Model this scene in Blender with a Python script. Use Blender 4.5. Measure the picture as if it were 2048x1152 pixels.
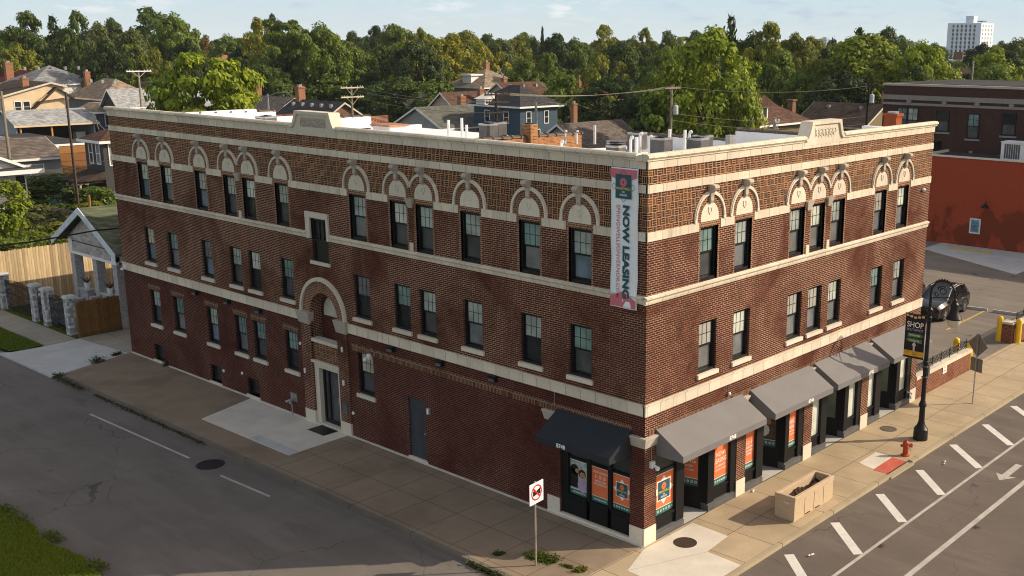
import bpy, bmesh, math, random
from mathutils import Vector, Matrix
import numpy as np
R = math.radians
sc = bpy.context.scene
for o in list(bpy.data.objects): bpy.data.objects.remove(o)
col = sc.collection

# ------------------------------------------------------------------ camera
CAM = Vector((-23.3189, -18.6649, 14.6838))
yaw, pitch, roll = R(40.14554), R(13.6578), R(0.3646)
fwd = Vector((math.cos(yaw)*math.cos(pitch), math.sin(yaw)*math.cos(pitch), -math.sin(pitch)))
rgt = Vector((math.sin(yaw), -math.cos(yaw), 0)); upv = rgt.cross(fwd)
r2 = rgt*math.cos(roll) + upv*math.sin(roll); u2 = upv*math.cos(roll) - rgt*math.sin(roll)
cd = bpy.data.cameras.new('camera'); cam = bpy.data.objects.new('camera', cd); col.objects.link(cam)
cam.matrix_world = Matrix(((r2.x, u2.x, -fwd.x, CAM.x), (r2.y, u2.y, -fwd.y, CAM.y), (r2.z, u2.z, -fwd.z, CAM.z), (0, 0, 0, 1)))
cd.sensor_width = 36; cd.lens = 2164.6135/2048*36
cd.shift_x = (1024-1239.3226)/2048; cd.shift_y = (611.98-576)/2048
cd.clip_start = 0.3; cd.clip_end = 9000
sc.camera = cam
# ------------------------------------------------------------------ sky, sun, exposure
SUN_EL = R(29.5); SUN_AZ = Vector((0.735, -0.678, 0)).normalized()
SUN = SUN_AZ*math.cos(SUN_EL) + Vector((0, 0, math.sin(SUN_EL)))
w = bpy.data.worlds.new('World'); sc.world = w; w.use_nodes = True
nt = w.node_tree; nt.nodes.clear()
wo = nt.nodes.new('ShaderNodeOutputWorld'); bg = nt.nodes.new('ShaderNodeBackground'); sky = nt.nodes.new('ShaderNodeTexSky')
sky.sky_type = 'NISHITA'; sky.sun_disc = False; sky.sun_elevation = SUN_EL; sky.sun_rotation = math.atan2(SUN.x, SUN.y)
sky.altitude = 200; sky.air_density = 1.0; sky.dust_density = 1.2; sky.ozone_density = 1.6
tc = nt.nodes.new('ShaderNodeTexCoord'); mp = nt.nodes.new('ShaderNodeMapping'); mp.inputs['Scale'].default_value = (34, 34, 150)
nz = nt.nodes.new('ShaderNodeTexNoise'); nz.inputs['Scale'].default_value = 1.0; nz.inputs['Detail'].default_value = 5; nz.inputs['Roughness'].default_value = .55
cr = nt.nodes.new('ShaderNodeValToRGB'); cr.color_ramp.elements[0].position = .50; cr.color_ramp.elements[1].position = .64
cr.color_ramp.elements[0].color = (0, 0, 0, 1); cr.color_ramp.elements[1].color = (.75, .75, .75, 1)
sx = nt.nodes.new('ShaderNodeSeparateXYZ'); mr = nt.nodes.new('ShaderNodeMapRange')
mr.inputs[1].default_value = .010; mr.inputs[2].default_value = .024
mu = nt.nodes.new('ShaderNodeMath'); mu.operation = 'MULTIPLY'
mx = nt.nodes.new('ShaderNodeMixRGB'); mx.inputs[2].default_value = (4.9, 5.25, 5.55, 1)
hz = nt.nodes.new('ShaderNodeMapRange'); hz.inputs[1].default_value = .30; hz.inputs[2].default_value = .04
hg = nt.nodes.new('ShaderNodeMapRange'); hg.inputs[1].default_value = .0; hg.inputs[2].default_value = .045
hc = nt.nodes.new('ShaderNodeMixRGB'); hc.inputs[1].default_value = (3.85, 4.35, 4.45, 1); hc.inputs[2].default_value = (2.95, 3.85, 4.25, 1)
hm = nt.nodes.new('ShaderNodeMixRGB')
cn = nt.nodes.new('ShaderNodeTexNoise'); cn.inputs['Scale'].default_value = 5; cq = nt.nodes.new('ShaderNodeMapRange'); cq.inputs[1].default_value = .42; cq.inputs[2].default_value = .58
cm = nt.nodes.new('ShaderNodeMixRGB'); cm.inputs[1].default_value = (2.75, 3.35, 4.1, 1); cm.inputs[2].default_value = (5.0, 5.1, 5.2, 1)
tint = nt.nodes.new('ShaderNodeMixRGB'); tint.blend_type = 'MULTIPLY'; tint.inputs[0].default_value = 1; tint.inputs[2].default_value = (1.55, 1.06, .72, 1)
L_ = nt.links.new
L_(tc.outputs['Generated'], mp.inputs['Vector']); L_(mp.outputs[0], nz.inputs['Vector']); L_(nz.outputs['Fac'], cr.inputs[0])
L_(tc.outputs['Generated'], sx.inputs[0]); L_(sx.outputs[2], mr.inputs[0]); L_(cr.outputs[0], mu.inputs[0]); L_(mr.outputs[0], mu.inputs[1])
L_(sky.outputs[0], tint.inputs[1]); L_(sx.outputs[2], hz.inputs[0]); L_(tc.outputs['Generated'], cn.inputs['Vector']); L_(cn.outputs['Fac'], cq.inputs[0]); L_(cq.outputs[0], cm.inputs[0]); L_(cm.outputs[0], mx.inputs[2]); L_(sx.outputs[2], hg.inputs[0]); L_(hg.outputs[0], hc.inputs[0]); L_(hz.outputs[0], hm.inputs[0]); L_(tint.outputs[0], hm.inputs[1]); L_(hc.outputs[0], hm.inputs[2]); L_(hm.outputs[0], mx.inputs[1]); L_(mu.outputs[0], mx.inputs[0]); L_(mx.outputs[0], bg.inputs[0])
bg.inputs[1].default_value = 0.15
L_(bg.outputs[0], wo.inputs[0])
sd = bpy.data.lights.new('sun', 'SUN'); sd.energy = 3.7; sd.angle = R(.5); sd.color = (1.0, .87, .66)
so = bpy.data.objects.new('sun', sd); col.objects.link(so); so.rotation_euler = SUN.to_track_quat('Z', 'Y').to_euler(); so.location = (40, -60, 60)
sc.view_settings.view_transform = 'Standard'; sc.view_settings.look = 'None'; sc.view_settings.exposure = 0.4; sc.view_settings.gamma = 1.0
sc.view_settings.use_curve_mapping = False
sc.cycles.pixel_filter_type = 'BLACKMAN_HARRIS'; sc.cycles.filter_width = 1.05; sc.cycles.max_bounces = 6; sc.cycles.transparent_max_bounces = 8

# ------------------------------------------------------------------ node helpers
class NB:
    def __init__(s, name):
        s.m = bpy.data.materials.new(name); s.m.use_nodes = True; s.t = s.m.node_tree; s.t.nodes.clear()
        s.out = s.n('ShaderNodeOutputMaterial'); s.b = s.n('ShaderNodeBsdfPrincipled'); s.l(s.b.outputs[0], s.out.inputs[0])
    def n(s, t, **k):
        x = s.t.nodes.new(t)
        for a, b in k.items(): setattr(x, a, b)
        return x
    def l(s, a, b): s.t.links.new(a, b)
    def inp(s, sock, v):
        if hasattr(v, 'is_linked') or isinstance(v, bpy.types.NodeSocket): s.l(v, sock)
        elif isinstance(v, (tuple, list)): sock.default_value = tuple(v)+(1,) if len(v) == 3 and sock.type == 'RGBA' else tuple(v)
        else: sock.default_value = v
    def math(s, op, a, b=0.0, c=None, clamp=False):
        x = s.n('ShaderNodeMath', operation=op, use_clamp=clamp); s.inp(x.inputs[0], a); s.inp(x.inputs[1], b)
        if c is not None: s.inp(x.inputs[2], c)
        return x.outputs[0]
    def mix(s, f, a, b, mode='MIX'):
        x = s.n('ShaderNodeMixRGB', blend_type=mode); s.inp(x.inputs[0], f); s.inp(x.inputs[1], a); s.inp(x.inputs[2], b); return x.outputs[0]
    def obj(s): return s.n('ShaderNodeTexCoord').outputs['Object']
    def gpos(s): return s.n('ShaderNodeNewGeometry').outputs['Position']
    def sep(s, v):
        x = s.n('ShaderNodeSeparateXYZ'); s.l(v, x.inputs[0]); return x.outputs
    def comb(s, a, b, c=0.0):
        x = s.n('ShaderNodeCombineXYZ'); s.inp(x.inputs[0], a); s.inp(x.inputs[1], b); s.inp(x.inputs[2], c); return x.outputs[0]
    def noise(s, v, scale, detail=3, rough=.55, dist=0.0):
        x = s.n('ShaderNodeTexNoise'); s.l(v, x.inputs['Vector']); x.inputs['Scale'].default_value = scale
        x.inputs['Detail'].default_value = detail; x.inputs['Roughness'].default_value = rough; x.inputs['Distortion'].default_value = dist
        return x.outputs['Fac']
    def ramp(s, f, lo, hi):
        x = s.n('ShaderNodeMapRange'); s.l(f, x.inputs[0]); x.inputs[1].default_value = lo; x.inputs[2].default_value = hi; return x.outputs[0]
    def white(s, v):
        x = s.n('ShaderNodeTexWhiteNoise', noise_dimensions='3D'); s.l(v, x.inputs['Vector']); return x.outputs['Value']
    def bump(s, h, strength=.3, dist=.02):
        x = s.n('ShaderNodeBump'); x.inputs['Strength'].default_value = strength; x.inputs['Distance'].default_value = dist
        s.l(h, x.inputs['Height']); s.l(x.outputs[0], s.b.inputs['Normal'])
    def fin(s, c, rough=.8, spec=.3, metal=0.0):
        s.inp(s.b.inputs['Base Color'], c); s.inp(s.b.inputs['Roughness'], rough); s.b.inputs['Specular IOR Level'].default_value = spec
        s.b.inputs['Metallic'].default_value = metal; return s.m

def plain(name, c, rough=.6, spec=.4, metal=0.0, var=.18, scale=3.0, fine=None):
    """painted / metal / cloth surface with slight dirt variation"""
    b = NB(name); p = b.gpos()
    n1 = b.noise(p, scale, 4); k = b.ramp(n1, .3, .7)
    lo = tuple(x*(1-var) for x in c); hi = tuple(min(1, x*(1+var)) for x in c)
    cc = b.mix(k, lo, hi)
    if fine:
        n2 = b.noise(p, fine, 2); cc = b.mix(b.math('MULTIPLY', b.ramp(n2, .35, .65), .35), cc, tuple(x*.55 for x in c))
    return b.fin(cc, b.math('MULTIPLY_ADD', k, .12, rough-.06), spec, metal)

def wall_uv(b):
    x, y, z = b.sep(b.gpos()); return b.math('ADD', x, y), z

def brick_mat(name, c1, c2, m_dark, m_light, lo, hi, bw=.212, rh=.0677, patch=.33, seedoff=0.0, msize=.0085):
    """running-bond brickwork: strong bed joints, head joints that come and go with the repointing"""
    b = NB(name); u, z = wall_uv(b); zr = b.math('DIVIDE', z, rh); row = b.math('FLOOR', zr); fz = b.math('FRACT', zr)
    uo = b.math('ADD', b.math('DIVIDE', u, bw), b.math('MULTIPLY', b.math('MODULO', b.math('ADD', row, 400.0), 2.0), .5)); colm = b.math('FLOOR', uo); fu = b.math('FRACT', uo)
    v3 = b.comb(u, z, seedoff); pn = b.noise(v3, patch, 3, .6, .8); pn2 = b.noise(v3, 1.7, 2)
    k = b.ramp(b.math('MULTIPLY_ADD', pn2, .25, pn), lo, hi); rb = b.white(b.comb(colm, row, 3.0+seedoff)); rb2 = b.white(b.comb(colm, row, 8.0+seedoff))
    mc = b.mix(k, m_dark, m_light); c = b.mix(rb, c1, c2)
    c = b.mix(b.math('MULTIPLY', b.ramp(rb2, .86, .99), .7), c, (.03, .014, .014))
    big = b.noise(v3, .22, 4, .6); c = b.mix(b.math('MULTIPLY', b.ramp(big, .3, .75), .45), c, tuple(q*.35 for q in c1))
    head = b.math('MULTIPLY', b.math('LESS_THAN', fu, msize*2/bw), b.math('MULTIPLY_ADD', b.math('GREATER_THAN', b.math('MULTIPLY_ADD', k, .5, rb2), .62), .75, .15))
    bed = b.math('LESS_THAN', fz, msize*2/rh); mm = b.math('MAXIMUM', head, b.math('MULTIPLY', bed, .95)); c = b.mix(mm, c, mc)
    st = b.noise(b.comb(b.math('MULTIPLY', u, 2.2), b.math('MULTIPLY', z, .18), seedoff), 1.0, 4); c = b.mix(b.math('MULTIPLY', b.ramp(st, .55, .8), .35), c, (.028, .016, .014))
    b.bump(b.math('SUBTRACT', 1.0, mm), .5, .006)
    return b.fin(c, .88, .15)

def basket_mat(name, c1, c2, mort, s=.2032):
    b = NB(name); u, z = wall_uv(b)
    uu = b.math('DIVIDE', u, s); vv = b.math('DIVIDE', b.math('SUBTRACT', z, .128), s)
    cu = b.math('FLOOR', uu); cv = b.math('FLOOR', vv); fu = b.math('FRACT', uu); fv = b.math('FRACT', vv)
    par = b.math('MODULO', b.math('ADD', b.math('ADD', cu, cv), 2000.0), 2.0)
    par = b.math('GREATER_THAN', par, .5)
    def sel(a, c): return b.math('ADD', b.math('MULTIPLY', a, par), b.math('MULTIPLY', c, b.math('SUBTRACT', 1.0, par)))
    t = sel(fu, fv); o = sel(fv, fu); t3 = b.math('MULTIPLY', t, 3.0); ft = b.math('FRACT', t3)
    e1 = b.math('MINIMUM', ft, b.math('SUBTRACT', 1.0, ft)); e2 = b.math('MINIMUM', o, b.math('SUBTRACT', 1.0, o))
    m1 = b.math('LESS_THAN', e1, .11); m2 = b.math('LESS_THAN', e2, .043); mm = b.math('MAXIMUM', m1, m2)
    rnd = b.white(b.comb(cu, cv, b.math('FLOOR', t3))); rnd2 = b.white(b.comb(cu, cv, 7.0))
    c = b.mix(rnd, c1, c2); c = b.mix(b.ramp(rnd2, .5, .9), c, (.04, .013, .010)); c = b.mix(b.math('MULTIPLY', b.ramp(rnd2, .2, .05), .6), c, (.22, .085, .03))
    n = b.noise(b.comb(u, z, 2.0), .5, 3); c = b.mix(b.math('MULTIPLY', b.ramp(n, .4, .75), .35), c, (.05, .02, .014))
    mcol = b.mix(b.ramp(n, .3, .7), mort, tuple(x*.7 for x in mort))
    c = b.mix(mm, c, mcol); b.bump(b.math('SUBTRACT', 1.0, mm), .5, .006)
    return b.fin(c, .85, .2)

def stone_mat(name, c, joint=.62, rows=None, stain=.5):
    b = NB(name); u, z = wall_uv(b); p = b.gpos()
    f = b.math('FRACT', b.math('DIVIDE', u, joint)); e = b.math('LESS_THAN', b.math('MINIMUM', f, b.math('SUBTRACT', 1.0, f)), .011/joint if joint < 5 else 0.0)
    cell = b.white(b.comb(b.math('FLOOR', b.math('DIVIDE', u, joint)), 0.0, 5.0))
    cc = b.mix(cell, tuple(x*.86 for x in c), tuple(min(1, x*1.06) for x in c))
    n = b.noise(p, 9, 4); cc = b.mix(b.math('MULTIPLY', b.ramp(n, .45, .75), .3), cc, tuple(x*.62 for x in c))
    s = b.noise(b.comb(b.math('MULTIPLY', u, 5.5), b.math('MULTIPLY', z, .8), 1.0), 1.0, 4, .6); s2 = b.noise(b.comb(u, z, 4.0), .45, 3)
    k = b.math('MULTIPLY', b.ramp(s, .48, .72), b.ramp(s2, .42, .68)); cc = b.mix(b.math('MULTIPLY', k, stain), cc, (.13, .115, .10))
    cc = b.mix(b.math('MULTIPLY', e, .6), cc, (.16, .13, .11)); b.bump(n, .15, .01)
    return b.fin(cc, .85, .2)

def paving_mat(name, c, jx=1.52, jy=1.5, ox=0.0, oy=0.0, jw=.012, var=.12, stain=.35, joints=True):
    b = NB(name); p = b.gpos(); x, y, z = b.sep(p)
    n = b.noise(p, 1.1, 5, .6); n2 = b.noise(p, 26, 3); n3 = b.noise(p, .35, 3)
    cc = b.mix(b.ramp(n, .3, .7), tuple(q*.87 for q in c), tuple(q*1.07 for q in c))
    cc = b.mix(b.math('MULTIPLY', b.ramp(n2, .35, .7), .3), cc, tuple(q*.7 for q in c))
    cc = b.mix(b.math('MULTIPLY', b.ramp(b.math('MULTIPLY_ADD', n2, .2, n3), .6, .72), stain), cc, tuple(q*.55 for q in c))
    if joints:
        xx = b.math('DIVIDE', b.math('ADD', x, ox), jx); yy = b.math('DIVIDE', b.math('ADD', y, oy), jy)
        wob = b.math('MULTIPLY', b.math('SUBTRACT', n2, .5), .004)
        fx = b.math('FRACT', xx); fy = b.math('FRACT', yy)
        ex = b.math('LESS_THAN', b.math('ADD', b.math('MINIMUM', fx, b.math('SUBTRACT', 1.0, fx)), wob), jw/jx)
        ey = b.math('LESS_THAN', b.math('ADD', b.math('MINIMUM', fy, b.math('SUBTRACT', 1.0, fy)), wob), jw/jy)
        cell = b.white(b.comb(b.math('FLOOR', xx), b.math('FLOOR', yy), 1.0))
        cc = b.mix(b.math('MULTIPLY', cell, var*2), cc, tuple(q*.66 for q in c))
        cc = b.mix(b.math('MULTIPLY', b.math('MAXIMUM', ex, ey), .8), cc, (.07, .055, .04))
    vor = b.n('ShaderNodeTexVoronoi', feature='F1'); b.l(p, vor.inputs['Vector']); vor.inputs['Scale'].default_value = .75
    sp = b.ramp(b.math('MULTIPLY_ADD', n2, .03, vor.outputs['Distance']), .055, .035); cc = b.mix(b.math('MULTIPLY', sp, .55), cc, (.09, .07, .055))
    b.bump(n2, .12, .01)
    return b.fin(cc, .9, .15)

def asphalt_mat(name, c, crack=.5, lane=None):
    b = NB(name); p = b.gpos(); x, y, z = b.sep(p)
    n = b.noise(p, .33, 5, .6); n2 = b.noise(p, 38, 3, .7); n4 = b.noise(p, 9, 3, .65); n3 = b.noise(p, .12, 3)
    cc = b.mix(b.ramp(n, .3, .7), tuple(q*.82 for q in c), tuple(q*1.13 for q in c))
    cc = b.mix(b.math('MULTIPLY', b.ramp(n2, .3, .72), .55), cc, tuple(q*.5 for q in c))
    cc = b.mix(b.math('MULTIPLY', b.ramp(n2, .66, .78), .5), cc, tuple(min(1, q*2.1) for q in c))
    cc = b.mix(b.math('MULTIPLY', b.ramp(n4, .55, .75), .3), cc, tuple(q*.62 for q in c))
    if lane:   # wheel-track / oil darkening along the lane
        ax, c0, w0 = lane; q = x if ax == 0 else y
        d = b.math('ABSOLUTE', b.math('SUBTRACT', q, c0)); k = b.ramp(b.math('MULTIPLY_ADD', n, .8, d), w0+.45, .25)
        cc = b.mix(b.math('MULTIPLY', k, .4), cc, tuple(q_*.45 for q_ in c))
    wv = b.n('ShaderNodeTexNoise'); b.l(p, wv.inputs['Vector']); wv.inputs['Scale'].default_value = .9; wv.inputs['Detail'].default_value = 4
    off = b.n('ShaderNodeVectorMath', operation='MULTIPLY_ADD'); b.l(wv.outputs['Color'], off.inputs[0]); off.inputs[1].default_value = (1.3, 1.3, 0); b.l(p, off.inputs[2])
    vor = b.n('ShaderNodeTexVoronoi', feature='DISTANCE_TO_EDGE'); b.l(off.outputs[0], vor.inputs['Vector']); vor.inputs['Scale'].default_value = .21
    ck = b.math('MULTIPLY', b.math('LESS_THAN', vor.outputs['Distance'], .0028), b.ramp(n3, .38, .55))
    cc = b.mix(b.math('MULTIPLY', ck, crack), cc, (.018, .016, .015))
    v2 = b.n('ShaderNodeTexVoronoi', feature='F1'); b.l(p, v2.inputs['Vector']); v2.inputs['Scale'].default_value = .38
    sp = b.ramp(b.math('MULTIPLY_ADD', n4, .09, v2.outputs['Distance']), .125, .075); cc = b.mix(b.math('MULTIPLY', sp, .75), cc, (.02, .017, .016))
    sq_ = b.noise(b.comb(b.math('MULTIPLY', x, .9), b.math('MULTIPLY', y, .16), 3.0), 1.0, 4, .6); cc = b.mix(b.math('MULTIPLY', b.ramp(sq_, .5, .72), .35), cc, tuple(min(1, q*1.5) for q in c))
    oil = b.noise(b.comb(b.math('MULTIPLY', x, 1.1), b.math('MULTIPLY', y, .35), 9.0), 1.0, 5, .65); cc = b.mix(b.math('MULTIPLY', b.ramp(oil, .60, .74), .45), cc, tuple(q*.4 for q in c))
    b.bump(n2, .25, .01)
    return b.fin(cc, .9, .18)

def shingle_mat(name, c, var=.35):
    b = NB(name); p = b.gpos(); x, y, z = b.sep(p); u = b.math('ADD', x, y)
    row = b.math('DIVIDE', z, .11); cell = b.white(b.comb(b.math('FLOOR', b.math('MULTIPLY', u, 2.6)), b.math('FLOOR', row), 1.0))
    cc = b.mix(cell, tuple(q*(1-var) for q in c), tuple(min(1, q*(1+var)) for q in c))
    n = b.noise(p, .6, 4); cc = b.mix(b.math('MULTIPLY', b.ramp(n, .4, .7), .35), cc, tuple(q*.6 for q in c))
    e = b.math('LESS_THAN', b.math('FRACT', row), .18); cc = b.mix(b.math('MULTIPLY', e, .45), cc, tuple(q*.4 for q in c))
    return b.fin(cc, .95, .1)

def siding_mat(name, c, pitch=.16, horiz=True):
    b = NB(name); p = b.gpos(); x, y, z = b.sep(p); q = z if horiz else b.math('ADD', x, y)
    f = b.math('FRACT', b.math('DIVIDE', q, pitch)); e = b.math('LESS_THAN', f, .16)
    n = b.noise(p, .8, 4); cc = b.mix(b.ramp(n, .3, .7), tuple(k*.86 for k in c), tuple(min(1, k*1.06) for k in c))
    cc = b.mix(b.math('MULTIPLY', e, .5), cc, tuple(k*.42 for k in c))
    return b.fin(cc, .7, .3)

def wood_mat(name, c, board=.14, horiz=False, var=.4):
    b = NB(name); p = b.gpos(); x, y, z = b.sep(p); q = z if horiz else b.math('ADD', x, y)
    bo = b.math('DIVIDE', q, board); cell = b.white(b.comb(b.math('FLOOR', bo), 2.0, 0.0)); f = b.math('FRACT', bo)
    cc = b.mix(cell, tuple(k*(1-var) for k in c), tuple(min(1, k*(1+var)) for k in c))
    gv = b.comb(b.math('MULTIPLY', b.math('ADD', x, y), 14.0), b.math('MULTIPLY', z, 1.6), 0.0) if not horiz else b.comb(b.math('MULTIPLY', b.math('ADD', x, y), 1.6), b.math('MULTIPLY', z, 14.0), 0.0)
    n = b.noise(gv, 1.0, 4, .6); cc = b.mix(b.math('MULTIPLY', b.ramp(n, .4, .7), .5), cc, tuple(k*.5 for k in c))
    e = b.math('LESS_THAN', f, .09); cc = b.mix(b.math('MULTIPLY', e, .75), cc, tuple(k*.2 for k in c))
    return b.fin(cc, .85, .2)

def veneer_mat(name, a, c, d, bw=.45, rh=.16, msize=.012):
    b = NB(name); u, z = wall_uv(b); v = b.comb(u, z, 0.0)
    t = b.n('ShaderNodeTexBrick', offset=.37); b.l(v, t.inputs['Vector']); t.inputs['Scale'].default_value = 1
    t.inputs['Brick Width'].default_value = bw; t.inputs['Row Height'].default_value = rh; t.inputs['Mortar Size'].default_value = msize
    t.inputs['Color1'].default_value = a+(1,); t.inputs['Color2'].default_value = c+(1,); t.inputs['Mortar'].default_value = tuple(q*.5 for q in a)+(1,)
    rb = b.white(b.comb(b.math('FLOOR', b.math('DIVIDE', u, bw*.5)), b.math('FLOOR', b.math('DIVIDE', z, rh)), 1.0))
    cc = b.mix(b.ramp(rb, .55, .8), t.outputs['Color'], d); n = b.noise(b.gpos(), 7, 3); cc = b.mix(b.math('MULTIPLY', n, .4), cc, tuple(q*.5 for q in a))
    b.bump(b.math('SUBTRACT', 1.0, t.outputs['Fac']), .6, .02)
    return b.fin(cc, .85, .2)

def leaf_mat(name, base, translucent=.28):
    b = NB(name); oi = b.n('ShaderNodeObjectInfo'); g = b.n('ShaderNodeNewGeometry')
    rnd = g.outputs['Random Per Island']; n = b.noise(g.outputs['Position'], .55, 3)
    cc = b.mix(1.0, base, oi.outputs['Color'], 'MULTIPLY')
    k = b.math('MULTIPLY_ADD', rnd, .9, .55); kc = b.n('ShaderNodeCombineColor'); b.l(k, kc.inputs[0]); b.l(b.math('MULTIPLY_ADD', rnd, .7, .65), kc.inputs[1]); b.l(b.math('MULTIPLY_ADD', rnd, .5, .6), kc.inputs[2])
    cc = b.mix(1.0, cc, kc.outputs[0], 'MULTIPLY')
    cc = b.mix(b.math('MULTIPLY', b.ramp(n, .45, .7), .4), cc, b.mix(1.0, cc, (1.5, 1.12, .6), 'MULTIPLY'))
    b.fin(cc, .6, .25)
    tr = b.n('ShaderNodeBsdfTranslucent'); b.l(b.mix(1.0, cc, (1.25, 1.2, .5), 'MULTIPLY'), tr.inputs[0])
    ms = b.n('ShaderNodeMixShader'); ms.inputs[0].default_value = translucent; b.l(b.b.outputs[0], ms.inputs[1]); b.l(tr.outputs[0], ms.inputs[2]); b.l(ms.outputs[0], b.out.inputs[0])
    return b.m

def glass_mat(name, c, rough=.06, spec=.6, blot=0.0):
    b = NB(name); p = b.gpos(); n = b.noise(p, 1.4, 3); cc = b.mix(b.ramp(n, .35, .65), tuple(q*.7 for q in c), tuple(min(1, q*1.15) for q in c))
    return b.fin(cc, rough, spec)

# ------------------------------------------------------------------ mesh builder
class MB:
    def __init__(s): s.v = []; s.f = []
    def poly(s, pts):
        i = len(s.v); s.v += [tuple(p) for p in pts]; s.f.append(tuple(range(i, i+len(pts)))); return s
    def box(s, x0, x1, y0, y1, z0, z1):
        return s.hexa([(x0, y0, z0), (x1, y0, z0), (x1, y1, z0), (x0, y1, z0), (x0, y0, z1), (x1, y0, z1), (x1, y1, z1), (x0, y1, z1)])
    def hexa(s, p):
        i = len(s.v); s.v += [tuple(q) for q in p]
        for f in ((0, 3, 2, 1), (4, 5, 6, 7), (0, 1, 5, 4), (1, 2, 6, 5), (2, 3, 7, 6), (3, 0, 4, 7)): s.f.append(tuple(i+k for k in f))
        return s
    def obox(s, c, ax, ay, az):
        c = Vector(c); ax, ay, az = Vector(ax), Vector(ay), Vector(az)
        return s.hexa([c+sx*ax+sy*ay+sz*az for sz in (-1, 1) for sx, sy in ((-1, -1), (1, -1), (1, 1), (-1, 1))])
    def prism(s, pts, ext):
        """pts: closed 3-D outline; ext: extrusion vector"""
        e = Vector(ext); a = [Vector(p) for p in pts]; n = len(a); i = len(s.v)
        s.v += [tuple(p) for p in a]+[tuple(p+e) for p in a]
        s.f.append(tuple(range(i+n-1, i-1, -1))); s.f.append(tuple(range(i+n, i+2*n)))
        for k in range(n): j = (k+1) % n; s.f.append((i+k, i+j, i+n+j, i+n+k))
        return s
    def tube(s, pts, r, n=8, cap=True):
        P = [Vector(p) for p in pts]; rs = r if isinstance(r, (list, tuple)) else [r]*len(P); i0 = len(s.v)
        for k, p in enumerate(P):
            d = (P[min(k+1, len(P)-1)]-P[max(k-1, 0)]).normalized()
            a = d.cross(Vector((0, 0, 1)) if abs(d.z) < .95 else Vector((1, 0, 0))).normalized(); b = d.cross(a)
            for q in range(n): t = 2*math.pi*q/n; s.v.append(tuple(p+rs[k]*(math.cos(t)*a+math.sin(t)*b)))
        for k in range(len(P)-1):
            for q in range(n): a = i0+k*n+q; b = i0+k*n+(q+1) % n; s.f.append((a, b, b+n, a+n))
        if cap: s.f.append(tuple(range(i0+n-1, i0-1, -1))); e = i0+(len(P)-1)*n; s.f.append(tuple(range(e, e+n)))
        return s
    def lathe(s, prof, c=(0, 0), n=16):
        """prof: list of (r, z)"""
        i0 = len(s.v)
        for r, z in prof:
            for q in range(n): t = 2*math.pi*q/n; s.v.append((c[0]+r*math.cos(t), c[1]+r*math.sin(t), z))
        for k in range(len(prof)-1):
            for q in range(n): a = i0+k*n+q; b = i0+k*n+(q+1) % n; s.f.append((a, b, b+n, a+n))
        s.f.append(tuple(range(i0+n-1, i0-1, -1))); e = i0+(len(prof)-1)*n; s.f.append(tuple(range(e, e+n)))
        return s
    def ball(s, c, rx, ry=None, rz=None, n=10, m=6):
        ry = ry or rx; rz = rz or rx; i0 = len(s.v)
        for j in range(m+1):
            ph = math.pi*j/m
            for q in range(n): t = 2*math.pi*q/n; s.v.append((c[0]+rx*math.sin(ph)*math.cos(t), c[1]+ry*math.sin(ph)*math.sin(t), c[2]+rz*math.cos(ph)))
        for j in range(m):
            for q in range(n): a = i0+j*n+q; b = i0+j*n+(q+1) % n; s.f.append((a, a+n, b+n, b))
        return s
    def build(s, name, mat, parent=None, smooth=False, origin=None, bevel=0, recalc=True):
        off = parent['_o'] if parent is not None and '_o' in parent else (origin or (0, 0, 0))
        me = bpy.data.meshes.new(name); me.from_pydata([(a-off[0], b-off[1], c-off[2]) for a, b, c in s.v], [], s.f)
        if mat is not None: me.materials.append(mat)
        if recalc or bevel:
            bm = bmesh.new(); bm.from_mesh(me)
            if bevel: bmesh.ops.bevel(bm, geom=list(bm.edges), offset=bevel, segments=1, affect='EDGES', clamp_overlap=True)
            bmesh.ops.recalc_face_normals(bm, faces=bm.faces); bm.to_mesh(me); bm.free()
        if smooth:
            me.polygons.foreach_set('use_smooth', [True]*len(me.polygons))
        o = bpy.data.objects.new(name, me); col.objects.link(o)
        if parent is not None: o.parent = parent
        else: o.location = off
        o['_o'] = tuple(off)
        return o
def auto_smooth(o, ang=35):
    me = o.data; bm = bmesh.new(); bm.from_mesh(me)
    bmesh.ops.remove_doubles(bm, verts=bm.verts, dist=1e-5)
    for e in bm.edges: e.smooth = len(e.link_faces) == 2 and e.calc_face_angle(0) < R(ang)
    for f in bm.faces: f.smooth = True
    bm.to_mesh(me); bm.free(); return o
def thing(name, label, cat, loc=(0, 0, 0), group=None):
    o = bpy.data.objects.new(name, None); col.objects.link(o); o.location = loc; o.empty_display_size = .3
    o['label'] = label; o['category'] = cat; o['_o'] = tuple(loc)
    if group: o['group'] = group
    return o
def tag(o, label, cat, group=None):
    o['label'] = label; o['category'] = cat
    if group: o['group'] = group
    return o
def struct(o): o['kind'] = 'structure'; return o
def dup(root, loc=None, rotz=None, label=None, group=None):
    r = root.copy(); col.objects.link(r)
    if loc is not None: r.location = loc
    if rotz is not None: r.rotation_euler.z = rotz
    if label: r['label'] = label
    if group: r['group'] = group
    for ch in list(root.children):
        c = ch.copy(); col.objects.link(c); c.parent = r
        for g in list(ch.children):
            d = g.copy(); col.objects.link(d); d.parent = c
    return r
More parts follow.
